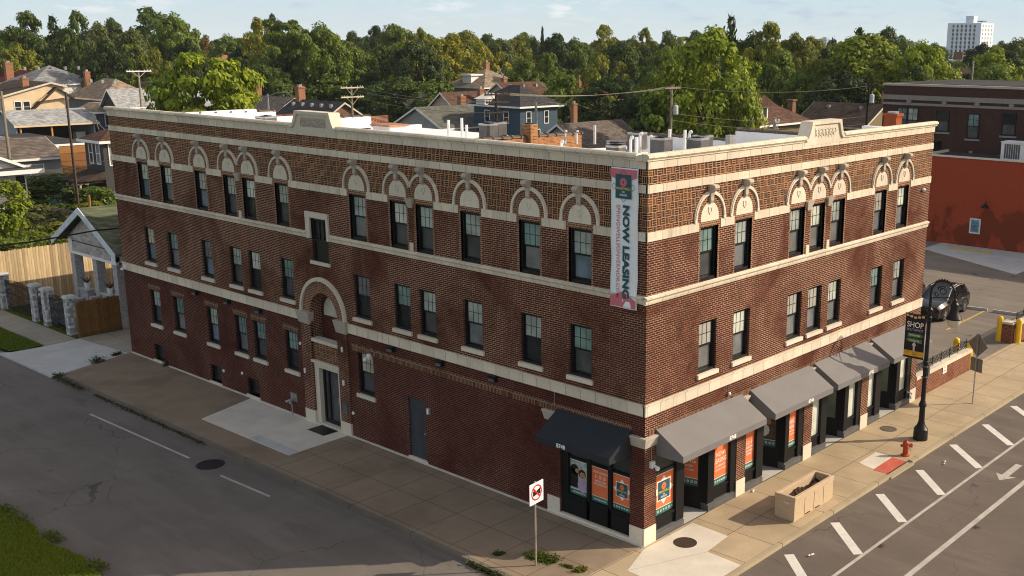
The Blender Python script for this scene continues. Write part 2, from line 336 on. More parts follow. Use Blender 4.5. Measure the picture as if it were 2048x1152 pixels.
def text_mesh(s, o, xd, yd, width=None, height=None, bold=0.0, align='C', depth=.002):
    """lettering as a mesh builder: o = anchor (bottom centre/left), xd/yd = reading and up directions"""
    cu = bpy.data.curves.new('lettering', 'FONT'); cu.body = s; cu.size = 1; cu.offset = bold; cu.resolution_u = 3
    ob = bpy.data.objects.new('lettering', cu); me = bpy.data.meshes.new_from_object(ob)
    V = np.array([v.co[:] for v in me.vertices]); F = [tuple(p.vertices) for p in me.polygons]
    bpy.data.objects.remove(ob); bpy.data.curves.remove(cu); bpy.data.meshes.remove(me)
    x0, x1 = V[:, 0].min(), V[:, 0].max(); y0, y1 = V[:, 1].min(), V[:, 1].max()
    sx = (width/(x1-x0)) if width else None; sy = (height/(y1-y0)) if height else None
    sx = sx or sy; sy = sy or sx
    xd, yd = Vector(xd), Vector(yd); nrm = xd.cross(yd)*depth; o = Vector(o); m = MB()
    for v in V:
        a = (v[0]-(x0+x1)/2)*sx if align == 'C' else (v[0]-x0)*sx
        m.v.append(tuple(o+xd*a+yd*((v[1]-y0)*sy)+nrm))
    m.f = F; return m
def each(name, mat, parent, mbs):
    for q in mbs: q.build(name, mat, parent)
def merge(*ms):
    m = MB()
    for q in ms:
        i = len(m.v); m.v += q.v; m.f += [tuple(k+i for k in f) for f in q.f]
    return m
# ================================================================== materials
M = {}
M['brick'] = brick_mat('dark_brick', (.120, .034, .016), (.062, .018, .011), (.115, .048, .031), (.58, .38, .27), .45, .74, msize=.0074)
M['brick_low'] = brick_mat('red_brick', (.095, .021, .013), (.055, .013, .010), (.105, .036, .026), (.36, .22, .16), .47, .84, seedoff=9.0, msize=.0066)
M['basket'] = basket_mat('basketweave_brick', (.125, .034, .013), (.05, .015, .010), (.62, .40, .23))
M['soldier'] = brick_mat('soldier_brick', (.15, .06, .03), (.075, .028, .018), (.13, .07, .05), (.42, .29, .20), .25, .55, bw=.0677, rh=.26)
M['orange_brick'] = brick_mat('jamb_brick', (.25, .095, .042), (.13, .045, .025), (.3, .19, .12), (.5, .36, .25), .3, .6, bw=.11)
M['rear_brick'] = brick_mat('rear_orange_brick', (.62, .26, .085), (.36, .13, .05), (.16, .09, .06), (.45, .33, .22), .25, .6)
M['stone'] = stone_mat('limestone', (.74, .65, .52))
M['stone_plain'] = stone_mat('carved_limestone', (.74, .66, .54), joint=9.0, stain=.3)
M['stone_carved'] = stone_mat('weathered_limestone', (.50, .44, .37), joint=9.0, stain=.5)
M['cream'] = plain('cream_panel', (.60, .56, .48), .8, .2, fine=8)
M['black'] = plain('black_metal', (.009, .009, .010), .45, .35)
M['blackp'] = plain('black_painted_wood', (.009, .009, .010), .55, .2)
M['membrane'] = plain('white_roof_membrane', (.86, .86, .86), .7, .25, var=.05, scale=.8)
M['awning'] = plain('charcoal_awning_cloth', (.175, .170, .172), .62, .35, var=.07, scale=1.6)
M['awning_dark'] = plain('navy_awning_cloth', (.022, .026, .034), .7, .3, var=.1)
M['white'] = plain('white_vinyl', (.8, .8, .8), .5, .3, var=.05)
M['pane_light'] = glass_mat('pane_with_pale_blind', (.40, .45, .42))
M['pane_teal'] = glass_mat('teal_pane', (.20, .30, .29))  # pane variant with a teal base colour
M['pane_grey'] = glass_mat('pane_with_grey_blind', (.19, .20, .215))
M['pane_dark'] = glass_mat('dark_pane', (.028, .031, .036))
M['pane_screen'] = glass_mat('screened_pane', (.085, .088, .096), rough=.25, spec=.4)
M['pane_screen2'] = glass_mat('pale_screened_pane', (.20, .205, .205), rough=.25, spec=.4)
def blind_mat(name, c):
    b = NB(name); x, y, z = b.sep(b.gpos()); f = b.math('FRACT', b.math('DIVIDE', z, .05)); e = b.math('LESS_THAN', f, .3); n = b.noise(b.gpos(), .9, 2)
    cc = b.mix(b.math('MULTIPLY', e, .45), c, tuple(q*.45 for q in c)); cc = b.mix(b.math('MULTIPLY', b.ramp(n, .4, .65), .4), cc, tuple(q*.5 for q in c)); return b.fin(cc, .08, .6)
M['pane_blind'] = blind_mat('pane_with_slatted_blind', (.50, .50, .45)); M['pane_cream'] = glass_mat('pane_with_cream_curtain', (.52, .47, .36)); M['pane_blue'] = glass_mat('pane_with_blue_curtain', (.16, .21, .28))
M['pane_curtain'] = glass_mat('curtained_shop_pane', (.62, .66, .58))
M['shop_dark'] = glass_mat('shop_pane', (.05, .06, .055))
M['shop_green'] = glass_mat('green_tinted_shop_pane', (.17, .20, .15))
M['orange'] = plain('orange_poster', (.80, .20, .075), .5, .3, var=.04)
M['teal'] = plain('teal_poster', (.045, .17, .135), .5, .3, var=.05)
M['teal_dark'] = plain('dark_teal_print', (.03, .10, .125), .5, .3, var=.05)
M['pink'] = plain('rose_print', (.62, .17, .22), .6, .3, var=.05)
M['cloth'] = plain('white_banner_cloth', (.90, .93, .95), .7, .2, var=.04)
M['letter'] = plain('white_lettering', (.88, .86, .82), .5, .3, var=.03)
M['yellow_print'] = plain('yellow_print', (.75, .62, .12), .5, .3)
M['steel'] = plain('galvanised_steel', (.36, .36, .36), .4, .5, .6)
M['dark_steel'] = plain('grey_metal_louvre', (.10, .10, .105), .5, .4)
M['grey_door'] = plain('dark_grey_door', (.045, .05, .06), .5, .4)
M['concrete_tan'] = paving_mat('tan_sidewalk', (.50, .395, .262), 1.52, 1.45, .38, .0)
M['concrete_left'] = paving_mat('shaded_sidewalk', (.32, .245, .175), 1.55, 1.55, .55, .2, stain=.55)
M['concrete_old'] = paving_mat('brown_pavement', (.30, .225, .16), joints=False, stain=.5)
M['concrete_new'] = paving_mat('pale_new_concrete', (.72, .66, .57), joints=False, stain=.12)
M['concrete_grey'] = paving_mat('grey_concrete', (.56, .55, .53), 1.8, 2.6, joints=False, stain=.2)
M['walk_far'] = paving_mat('far_sidewalk', (.42, .37, .30), 1.5, 1.55, .75, .3)
M['curb'] = paving_mat('curb_concrete', (.46, .38, .26), 3.1, 30.0, .2, 11.0, jw=.02, stain=.4)
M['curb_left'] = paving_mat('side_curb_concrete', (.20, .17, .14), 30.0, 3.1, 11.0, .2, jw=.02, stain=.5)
M['asphalt'] = asphalt_mat('avenue_asphalt', (.165, .137, .118), .35, (1, -9.5, 1.0))
M['asphalt_side'] = asphalt_mat('side_street_asphalt', (.195, .172, .152), .5, (0, -4.25, .25))
M['asphalt_lot'] = asphalt_mat('parking_lot_asphalt', (.235, .20, .165), .5)
M['paint'] = plain('white_road_paint', (.72, .70, .66), .7, .2, var=.10, scale=4, fine=30)
M['paint_worn'] = plain('worn_road_paint', (.50, .47, .43), .75, .2, var=.2, scale=2.5, fine=25)
M['yellow'] = plain('yellow_paint', (.80, .50, .02), .45, .4, var=.08)
M['yellow_line'] = plain('worn_yellow_line', (.62, .42, .14), .7, .2, fine=20)
M['tactile'] = plain('red_tactile_paving', (.58, .135, .09), .7, .2, fine=30)
M['soil'] = plain('dark_soil', (.055, .036, .024), .95, .1, var=.5, scale=14, fine=40)
M['cast_iron'] = plain('rusty_cast_iron', (.075, .05, .036), .6, .4, .3, var=.3, scale=20)
M['hydrant'] = plain('red_orange_hydrant_paint', (.42, .06, .018), .45, .4, var=.35, scale=9)
M['planter'] = stone_mat('tan_precast_concrete', (.52, .40, .27), joint=9.0, stain=.3)

# ================================================================== ground, streets and pavements
def sheet(name, pts, z, mat): return struct(MB().poly([(x, y, z) for x, y in pts]).build(name, mat, origin=(pts[0][0], pts[0][1], z)))
def rect(a, b, c, d): return [(a, c), (b, c), (b, d), (a, d)]
bG = NB('yard_earth_and_grass'); pG = bG.gpos(); nG = bG.noise(pG, .08, 5); nG2 = bG.noise(pG, 2.5, 4)
cG = bG.mix(bG.ramp(nG, .35, .65), (.045, .062, .018), (.085, .075, .04)); cG = bG.mix(bG.math('MULTIPLY', bG.ramp(nG2, .4, .7), .5), cG, (.025, .038, .012))
M['ground'] = bG.fin(cG, .95, .1)
gp = [(-3500, -3500, -.17), (3500, -3500, -.17), (3500, 3500, -.17), (-3500, 3500, -.17)]
struct(MB().poly(gp).build('ground', M['ground']))
sheet('side_street', rect(-11.45, -3.9, -3.0, 330), -.12, M['asphalt_side'])
sheet('avenue', rect(-90, 330, -17.5, -3.0), -.122, M['asphalt'])
def slab(name, pts, z0, z1, mat): return struct(MB().prism([(x, y, z0) for x, y in pts], (0, 0, z1-z0)).build(name, mat, origin=(pts[0][0], pts[0][1], z0)))
arc = [(-.9+2.95*math.cos(t), .05+2.95*math.sin(t)) for t in [math.pi*1.5-k*math.pi/2/8 for k in range(9)]]
arco = [(-.9+3.1*math.cos(t), .05+3.1*math.sin(t)) for t in [math.pi*1.5-k*math.pi/2/8 for k in range(9)]]
slab('sidewalk', [(24.2, -2.9)]+[(24.2, -.005), (.0, -.005), (-.02, -.02)]+[(-.02, .05), (-3.85, .05)]+list(reversed(arc)), -.15, 0, M['concrete_tan'])
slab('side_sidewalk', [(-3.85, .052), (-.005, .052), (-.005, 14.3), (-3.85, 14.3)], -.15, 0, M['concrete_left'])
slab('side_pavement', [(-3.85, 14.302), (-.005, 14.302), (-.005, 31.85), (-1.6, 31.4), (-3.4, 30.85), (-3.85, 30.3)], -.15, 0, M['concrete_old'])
slab('pavement_panel', [(-2.82, 20.44), (-2.77, 14.4), (.0, 14.5), (.0, 21.3)], -.05, .005, M['concrete_new'])
slab('pavement_strip', [(-2.75, 17.1), (-2.75, 14.45), (-2.3, 14.45), (-2.3, 17.07)], .005, .009, M['concrete_grey'])
# curbs: a stepped kerb about 0.12 m above the road
slab('curb', [(23.6, -3.05), (23.6, -2.902)]+[(11.75, -2.902), (11.75, -3.05)], -.15, .004, M['curb'])
slab('curb', [(9.95, -3.05), (9.95, -2.902)]+list(arc)+list(reversed(arco)), -.15, .004, M['curb'])
slab('curb_ramp', [(9.95, -3.12), (11.75, -3.12), (11.75, -2.88), (9.95, -2.88)], -.15, -.06, M['curb'])
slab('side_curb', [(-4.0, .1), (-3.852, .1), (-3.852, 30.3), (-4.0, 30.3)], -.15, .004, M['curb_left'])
slab('tactile_paving', [(10.02, -2.9), (11.55, -2.9), (11.6, -2.33), (10.02, -2.36)], -.03, .006, M['tactile'])
slab('pavement_panel', [(10.1, -2.34), (11.62, -2.31), (11.68, -1.62), (10.3, -1.66)], -.03, .005, M['concrete_new'])
slab('pavement_panel', [(-1.52, -2.88), (.92, -2.88), (.98, -1.66), (-1.5, -.62)], -.03, .0045, M['concrete_new'])
slab('pavement_panel', [(-1.48, -.6), (.96, -1.63), (2.25, -1.5), (2.3, -.12), (-.16, -.12)], -.03, .005, M['concrete_new'])
slab('driveway_apron', [(-4.25, 30.75), (-3.45, 30.9), (-1.6, 31.45), (-.2, 31.88), (-.6, 36.3), (-2.4, 36.1), (-3.85, 36.2), (-4.3, 36.6)], -.15, -.02, M['concrete_grey'])
slab('alley', [(-.18, 31.92), (38, 31.92), (38, 36.35), (-.56, 36.35)], -.15, -.012, M['walk_far'])
slab('side_sidewalk', [(-2.3, 36.12), (-.72, 36.37), (-.72, 150), (-2.3, 150)], -.15, -.005, M['walk_far'])
slab('parking_lot', [(18.35, .25), (55.1, .25), (55.1, 30), (18.35, 30)], -.15, -.03, M['asphalt_lot'])
slab('sidewalk', [(24.202, -2.9), (70, -2.9), (70, -.35), (30.9, -.35), (30.4, .245), (24.202, .245)], -.15, -.008, M['concrete_tan'])
slab('curb', [(31.5, -3.05), (70, -3.05), (70, -2.902), (31.5, -2.902)], -.15, .0, M['curb'])
slab('lot_apron', [(51.7, 15.2), (47.1, 6.5), (55.05, 6.5), (55.05, 15.2)], -.03, -.022, M['concrete_grey'])
slab('pavement_edge', [(-.09, .0), (-.006, .0), (-.006, 31.8), (-.09, 31.8)], -.02, .03, M['concrete_new'])
# painted markings (4 mm above the asphalt)
mk = MB()
def stripe(m, x0, y0, x1, y1, w, z):
    d = Vector((x1-x0, y1-y0, 0)).normalized(); n = Vector((-d.y, d.x, 0))*w/2
    a, b = Vector((x0, y0, z)), Vector((x1, y1, z)); m.poly([a-n, b-n, b+n, a+n])
def gz(x, y): return (CAM.x+(x-CAM.x)*1.00817, CAM.y+(y-CAM.y)*1.00817)
hs = MB()
for ax, ay, bx, by in ((2.42, -3.57, 1.0, -5.1), (5.27, -3.5, 3.78, -5.11), (8.25, -3.53, 6.72, -5.1), (11.11, -3.61, 9.56, -5.12), (14.31, -3.46, 12.7, -5.14), (17.3, -3.5, 15.7, -5.14), (20.3, -3.5, 18.7, -5.14), (-.5, -3.5, -1.95, -5.1)):
    a = gz(ax, ay); b = gz(bx, by); stripe(hs, a[0], a[1], b[0], b[1]-.02, .30, -.118)
struct(hs.build('road_hatching', M['paint'], origin=(8, -4.3, -.118)))
y1 = gz(0, -5.22)[1]; y2 = gz(0, -6.81)[1]
ln = MB(); stripe(ln, -30, y1, 200, y1-.2, .11, -.114); struct(ln.build('road_line', M['paint_worn'], origin=(8, y1, -.114)))
ln = MB(); stripe(ln, -30, y2, 200, y2-.2, .17, -.114); struct(ln.build('road_line', M['paint_worn'], origin=(8, y2, -.114)))
ar = MB(); A = Vector((12.35, -6.02, -.114)); d = Vector((1, .0, 0)); n_ = Vector((0, 1, 0))
ar.poly([A, A+d*.62+n_*.36, A+d*.55+n_*.12, A+d*1.9+n_*.12, A+d*1.9-n_*.12, A+d*.55-n_*.12, A+d*.62-n_*.36])
struct(ar.build('road_arrow', M['paint_worn'], origin=(12.6, -6, -.114)))
for a, b in (((-5.45, 24.34), (-5.27, 16.87)), ((-5.39, 14.55), (-5.27, 11.68))):
    a = gz(*a); b = gz(*b); ln = MB(); stripe(ln, a[0], a[1], b[0], b[1], .10, -.116); struct(ln.build('lane_line', M['paint_worn'], origin=(a[0], a[1], -.116)))
for a, b in (((30.4, 3.91), (35.87, 4.06)), ((30.6, 6.9), (36, 7.0)), ((53.95, 14.76), (53.25, 11.9))):
    ln = MB(); stripe(ln, *a, *b, .12, -.02); struct(ln.build('parking_line', M['yellow_line'], origin=(a[0], a[1], -.02)))

# ================================================================== the corner apartment building
B = thing('brick_apartment_building', 'three storey dark brick corner building with arched top windows, pale stone bands and shop awnings', 'apartment building', (0, 0, 0))
FL = lambda u, d, z: (-d, u, z)
FR = lambda u, d, z: (u, -d, z)
def fbox(m, F, u0, u1, d0, d1, z0, z1):
    return m.hexa([F(u0, d0, z0), F(u1, d0, z0), F(u1, d1, z0), F(u0, d1, z0), F(u0, d0, z1), F(u1, d0, z1), F(u1, d1, z1), F(u0, d1, z1)])
def wall(m, F, u0, u1, z0, z1, holes, rev=.2):
    us = sorted({u0, u1, *[min(max(h[k], u0), u1) for h in holes for k in (0, 1)]}); zs = sorted({z0, z1, *[min(max(h[k], z0), z1) for h in holes for k in (2, 3)]})
    for a, b in zip(us, us[1:]):
        for c, d in zip(zs, zs[1:]):
            um, zm = (a+b)/2, (c+d)/2
            if any(h[0] < um < h[1] and h[2] < zm < h[3] for h in holes): continue
            m.poly([F(a, 0, c), F(b, 0, c), F(b, 0, d), F(a, 0, d)])
    for h in holes:
        r = h[4] if len(h) > 4 else rev
        if r <= 0: continue
        c, d = max(h[2], z0), min(h[3], z1)
        if c >= d: continue
        m.poly([F(h[0], 0, c), F(h[0], -r, c), F(h[0], -r, d), F(h[0], 0, d)]); m.poly([F(h[1], 0, c), F(h[1], -r, c), F(h[1], -r, d), F(h[1], 0, d)])
        if h[3] <= z1: m.poly([F(h[0], 0, d), F(h[1], 0, d), F(h[1], -r, d), F(h[0], -r, d)])
        if h[2] >= z0: m.poly([F(h[0], 0, c), F(h[1], 0, c), F(h[1], -r, c), F(h[0], -r, c)])
LW = dict(a=(28.58, 29.48), b=(26.48, 27.4), c=(23.63, 24.5), d=(21.36, 22.25), e=(19.95, 20.83), f=(17.65, 18.52), g=(12.83, 13.77), h=(10.55, 11.45), i=(9.2, 10.06), j=(6.88, 7.8), k=(4.2, 5.1), l=(2.1, 3.0))
RW = dict(A=(2.5, 3.42), B=(4.35, 5.27), C=(7.58, 8.5), D=(8.93, 9.85), E=(10.33, 11.25), F=(13.55, 14.47), G=(15.42, 16.35))
Z3, Z2, Z1 = (7.71, 9.36), (4.78, 6.43), (1.84, 3.49)
LEN, WID = 31.9, 18.3
pav = (14.3, 17.27, 0, 6.1, 0)
up = [w+Z3 for w in LW.values()]+[w+Z2 for w in LW.values()]+[(15.22, 16.25, 6.6, 8.25), pav]
lowh = [LW[k]+Z1 for k in 'abcdefg']+[(28.72, 29.6, .1, .87), (23.72, 24.6, .1, .86), (20.7, 21.6, .12, .88), (9.97, 10.9, 0, 2.34, .12), pav, (.55, 3.43, .0, 3.4, .3)]
m = MB(); wall(m, FL, 0, LEN, 4.1, 9.5, up); wall(m, FR, 0, WID, 3.45, 9.5, [w+Z3 for w in RW.values()]+[(a+.07, b+.07)+Z2 for a, b in RW.values()])
piers = [(0, .55), (4.84, 5.36), (9.12, 9.7), (13.42, 14.0), (17.77, 18.3)]
for a, b in piers:
    m.poly([FR(a, 0, 0), FR(b, 0, 0), FR(b, 0, 3.45), FR(a, 0, 3.45)])
    for q in (a, b):
        if q not in (0, WID): m.poly([FR(q, 0, 0), FR(q, -.4, 0), FR(q, -.4, 3.45), FR(q, 0, 3.45)])
m.poly([(WID, 0, 0), (WID, 15, 0), (WID, 15, 10.4), (WID, 9.3, 10.4), (WID, 9.3, 10.87), (WID, .3, 10.87), (WID, 0, 11.3)])
m.poly([(0, LEN, 0), (16, LEN, 0), (16, LEN, 10.6), (11.7, LEN, 10.6), (11.7, LEN, 10.95), (8.5, LEN, 10.95), (8.5, LEN, 11.15), (0, LEN, 11.3)])
m.build('brick_wall', M['brick'], B)
for a, b in ((0, 14.3), (17.27, LEN)): m = MB(); wall(m, FL, a, b, 0, 4.1, [h for h in lowh if h[0] >= a and h[1] <= b]); m.build('ground_floor_wall', M['brick_low'], B)
m = MB(); wall(m, FL, 0, LEN, 9.5, 11.35, []); wall(m, FR, 0, WID, 9.5, 11.35, []); m.build('basketweave_frieze', M['basket'], B)
# stone bands
def band(z0, z1, segsL, segsR, d=.03, prof=None):
    for F, segs in ((FL, segsL), (FR, segsR)):
        for a, b in segs:
            m = MB(); lo = -d if (F is FR and a < .01) else a
            if prof is None: fbox(m, F, lo, b, -.05, d, z0, z1)
            else:
                m.prism([F(lo, dd, zz) for dd, zz in prof], Vector(F(b, 0, 0))-Vector(F(lo, 0, 0)))
            m.build('stone_band', M['stone'], B)
def gaps(W, lo, hi, z=.1):
    e = lo; out = []
    for a, b in sorted(W.values()):
        if a-z-e > .16: out.append((e, a-z))
        e = b+z
    out.append((e, hi)); return out
band(11.3, 11.53, [(0, LEN)], [(0, WID)], .035)
band(10.63, 10.86, [(0, LEN)], [(0, WID)], .03)
def gaps2(W, lo, hi, pairs):
    g = gaps(W, lo, hi); return [s for s in g if not any(abs((s[0]+s[1])/2-p) < .3 for p in pairs)]
band(9.27, 9.53, gaps2(LW, 0, LEN, (21.1, 10.3)), gaps2(RW, 0, WID, (8.72, 10.09)), .03)
sill_prof = [(-.05, 7.45), (.03, 7.45), (.05, 7.52), (.05, 7.56), (.10, 7.62), (.10, 7.66), (.0, 7.70), (-.05, 7.70)]
band(0, 0, [(0, 15.08), (16.53, LEN)], [(0, WID)], .10, sill_prof)
band(4.1, 4.42, [(0, 14.25), (17.4, LEN)], [(0, WID)], .04)
band(4.42, 4.46, [(0, 14.25), (17.4, LEN)], [(0, WID)], .07)
# coping
cprof = [(-.36, 11.53), (-.36, 11.66), (-.12, 11.72), (.05, 11.72), (.11, 11.68), (.125, 11.62), (.07, 11.56), (.07, 11.53)]
each('coping', M['stone'], B, [MB().prism([FL(a, d, z) for d, z in cprof], (0, b-a, 0)) for a, b in ((.361, 14.28), (17.15, LEN+.1))]+[MB().prism([FR(a, d, z) for d, z in cprof], (b-a, 0, 0)) for a, b in ((-.124, 8.26), (10.86, WID+.12))])
# raised parapet gables with a moulded rim and carved panel
def gable(F, uL, uR, tl, tr, zt, carved):
    """uL,uR foot positions; tl,tr top corners"""
    def side(f, t, s): return [(f+(t-f)*q, 11.56+(zt-11.56)*(q**2.4)) for q in (0, .25, .5, .7, .85, 1)]
    pts = [(uL, 11.40)]+side(uL, tl, 1)+list(reversed(side(uR, tr, -1)))+[(uR, 11.40)]
    m = MB(); m.prism([F(u, -.34, z) for u, z in pts], Vector(F(0, .385, 0))-Vector(F(0, 0, 0))); g = m.build('parapet_gable', M['stone_plain'], B)
    rim = MB(); out = pts[1:-1]; c = (uL+uR)/2
    inn = []
    for u, z in out:
        s = 1 if u < c else -1; inn.append((u+s*.13, z-.10 if z > zt-.02 else max(z-.02, 11.45)))
    for (a, b, c1, d1) in zip(out, out[1:], inn[1:], inn): rim.prism([F(a[0], -.37, a[1]+.012), F(b[0], -.37, b[1]+.012), F(c1[0], -.37, c1[1]), F(d1[0], -.37, d1[1])], Vector(F(0, .475, 0))-Vector(F(0, 0, 0)))
    rim.build('parapet_gable_rim', M['stone_plain'], B)
    k = MB(); z0, z1 = 11.62, 11.95; a, b = tl+.3*(1 if tl > uL else -1), tr-.3*(1 if tr < uR else -1)
    if carved == 'scroll':
        for q in range(6):
            x = a+(b-a)*(q+.5)/6
            k.tube([F(x+.13*math.cos(t)*(1-.08*t), .05, (z0+z1)/2+.15*math.sin(t)*(1-.08*t)) for t in [i*.6 for i in range(12)]], .018, 5)
            k.tube([F(x-.16, .05, z0), F(x-.12, .05, (z0+z1)/2), F(x-.16, .05, z1)], .014, 5)
        k.build('carved_panel', M['stone_plain'], B)
    else:
        rnd = random.Random(4)
        fbox(k, F, a, b, .0, .052, z0, z1)
        for q in range(70): x, z = a+(b-a)*rnd.random(), z0+.03+(z1-z0-.06)*rnd.random(); k.ball(F(x, .05, z), .035, .035, .035, 6, 4)
        k.build('carved_panel', M['stone_carved'], B)
gable(FL, 14.2, 17.2, 14.6, 16.75, 12.17, 'foliage')
gable(FR, 8.2, 10.9, 8.6, 10.55, 12.17, 'scroll')

# ------------------------------------------------------------------ sash windows (copied prototype)
def window_proto():
    m = MB()
    def b(x0, x1, y0, y1, z0, z1): m.box(x0, x1, y0, y1, z0, z1)
    for s in (-1, 1): b(*sorted((s*.45, s*.385)), .075, .21, 0, 1.65)
    b(-.385, .385, .075, .21, 1.585, 1.65); b(-.385, .385, .05, .21, 0, .09)
    for s in (-1, 1): b(*sorted((s*.385, s*.345)), .125, .155, .86, 1.585); b(*sorted((s*.385, s*.34)), .165, .195, .09, .9)
    b(-.345, .345, .125, .155, 1.54, 1.585); b(-.345, .345, .123, .157, .83, .885); b(-.34, .34, .165, .195, .09, .15)
    for x in (-.115, .115): b(x-.009, x+.009, .13, .15, .885, 1.54)
    b(-.345, .345, .131, .149, 1.205, 1.223)
    fr = m.build('window', M['black'], B)
    g = MB(); g.box(-.345, .345, .138, .144, .885, 1.54); up = g.build('upper_pane', M['pane_light'], None); up.parent = fr
    g = MB(); g.box(-.34, .34, .178, .184, .15, .83); lo = g.build('lower_pane', M['pane_screen'], None); lo.parent = fr
    return fr
wp = window_proto(); first = [True]; rw = random.Random(11)
def place_window(F, u0, u1, z0, upk, lok):
    o = wp if first[0] else dup(wp); first[0] = False
    o.parent = B; o.location = F((u0+u1)/2, 0, z0); o.scale = ((u1-u0)/.9, 1, 1)
    o.rotation_euler = (0, 0, -math.pi/2 if F is FL else 0)
    for c in o.children:
        c.material_slots[0].link = 'OBJECT'; c.material_slots[0].material = M[upk if c.name.startswith('upper') else lok]
ups = ['pane_light', 'pane_light', 'pane_blind', 'pane_teal', 'pane_grey', 'pane_cream', 'pane_teal', 'pane_curtain']; los = ['pane_screen']*3+['pane_screen2', 'pane_dark', 'pane_dark', 'pane_grey', 'pane_blue']
for fl, ks in ((Z3, 'abcdefghijkl'), (Z2, 'abcdefghijkl'), (Z1, 'abcdefg')):
    for k in ks: place_window(FL, LW[k][0], LW[k][1], fl[0], rw.choice(ups), rw.choice(los))
for fl, dx in ((Z3, 0), (Z2, .07)):
    for k, (a, b) in RW.items(): place_window(FR, a+dx, b+dx, fl[0], rw.choice(['pane_light', 'pane_curtain', 'pane_teal', 'pane_blind']), rw.choice(['pane_screen2', 'pane_screen2', 'pane_screen', 'pane_grey']))
# sills, lintels, jamb strips, basement windows
def sill(F, a, b, z): m = MB(); fbox(m, F, a-.08, b+.08, -.1, .075, z-.13, z+.004); m.build('window_sill', M['stone_plain'], B)
for k, (a, b) in LW.items():
    sill(FL, a, b, Z2[0])
    if k in 'abcdefg':
        sill(FL, a, b, Z1[0]); m = MB(); fbox(m, FL, a-.12, b+.12, -.02, .012, Z1[1], Z1[1]+.26); m.build('brick_lintel', M['soldier'], B)
for k, (a, b) in RW.items(): sill(FR, a+.07, b+.07, Z2[0])
for F, W in ((FL, LW), (FR, RW)):
    for a, b in W.values():
        m = MB()
        for s, e in ((a-.085, a), (b, b+.085)): fbox(m, F, s, e, -.08, .008, 7.70, 9.36)
        fbox(m, F, a-.085, b+.085, -.08, .010, 9.36, 9.52)
        m.build('brick_jamb', M['orange_brick'], B)
m = MB(); fbox(m, FL, .5, 14.1, -.02, .008, 3.46, 3.72); m.build('soldier_course', M['soldier'], B); m = MB(); fbox(m, FR, .15, WID-.1, -.02, .008, 3.452, 3.64); m.build('soldier_course', M['soldier'], B)
for a, b, z0, z1 in ((28.72, 29.6, .1, .87), (23.72, 24.6, .1, .86), (20.7, 21.6, .12, .88)):
    m = MB(); fbox(m, FL, a, a+.06, -.2, -.08, z0, z1); fbox(m, FL, b-.06, b, -.2, -.08, z0, z1); fbox(m, FL, a+.06, b-.06, -.2, -.08, z1-.06, z1)
    w_ = m.build('basement_window', M['black'], B); m = MB(); fbox(m, FL, a+.06, b-.06, -.19, -.18, z0, z1-.06); p_ = m.build('pane', M['pane_dark'], None); p_.parent = w_
    m = MB(); fbox(m, FL, a-.06, b+.06, -.2, .06, z0-.12, z0); m.build('window_sill', M['stone_plain'], B)
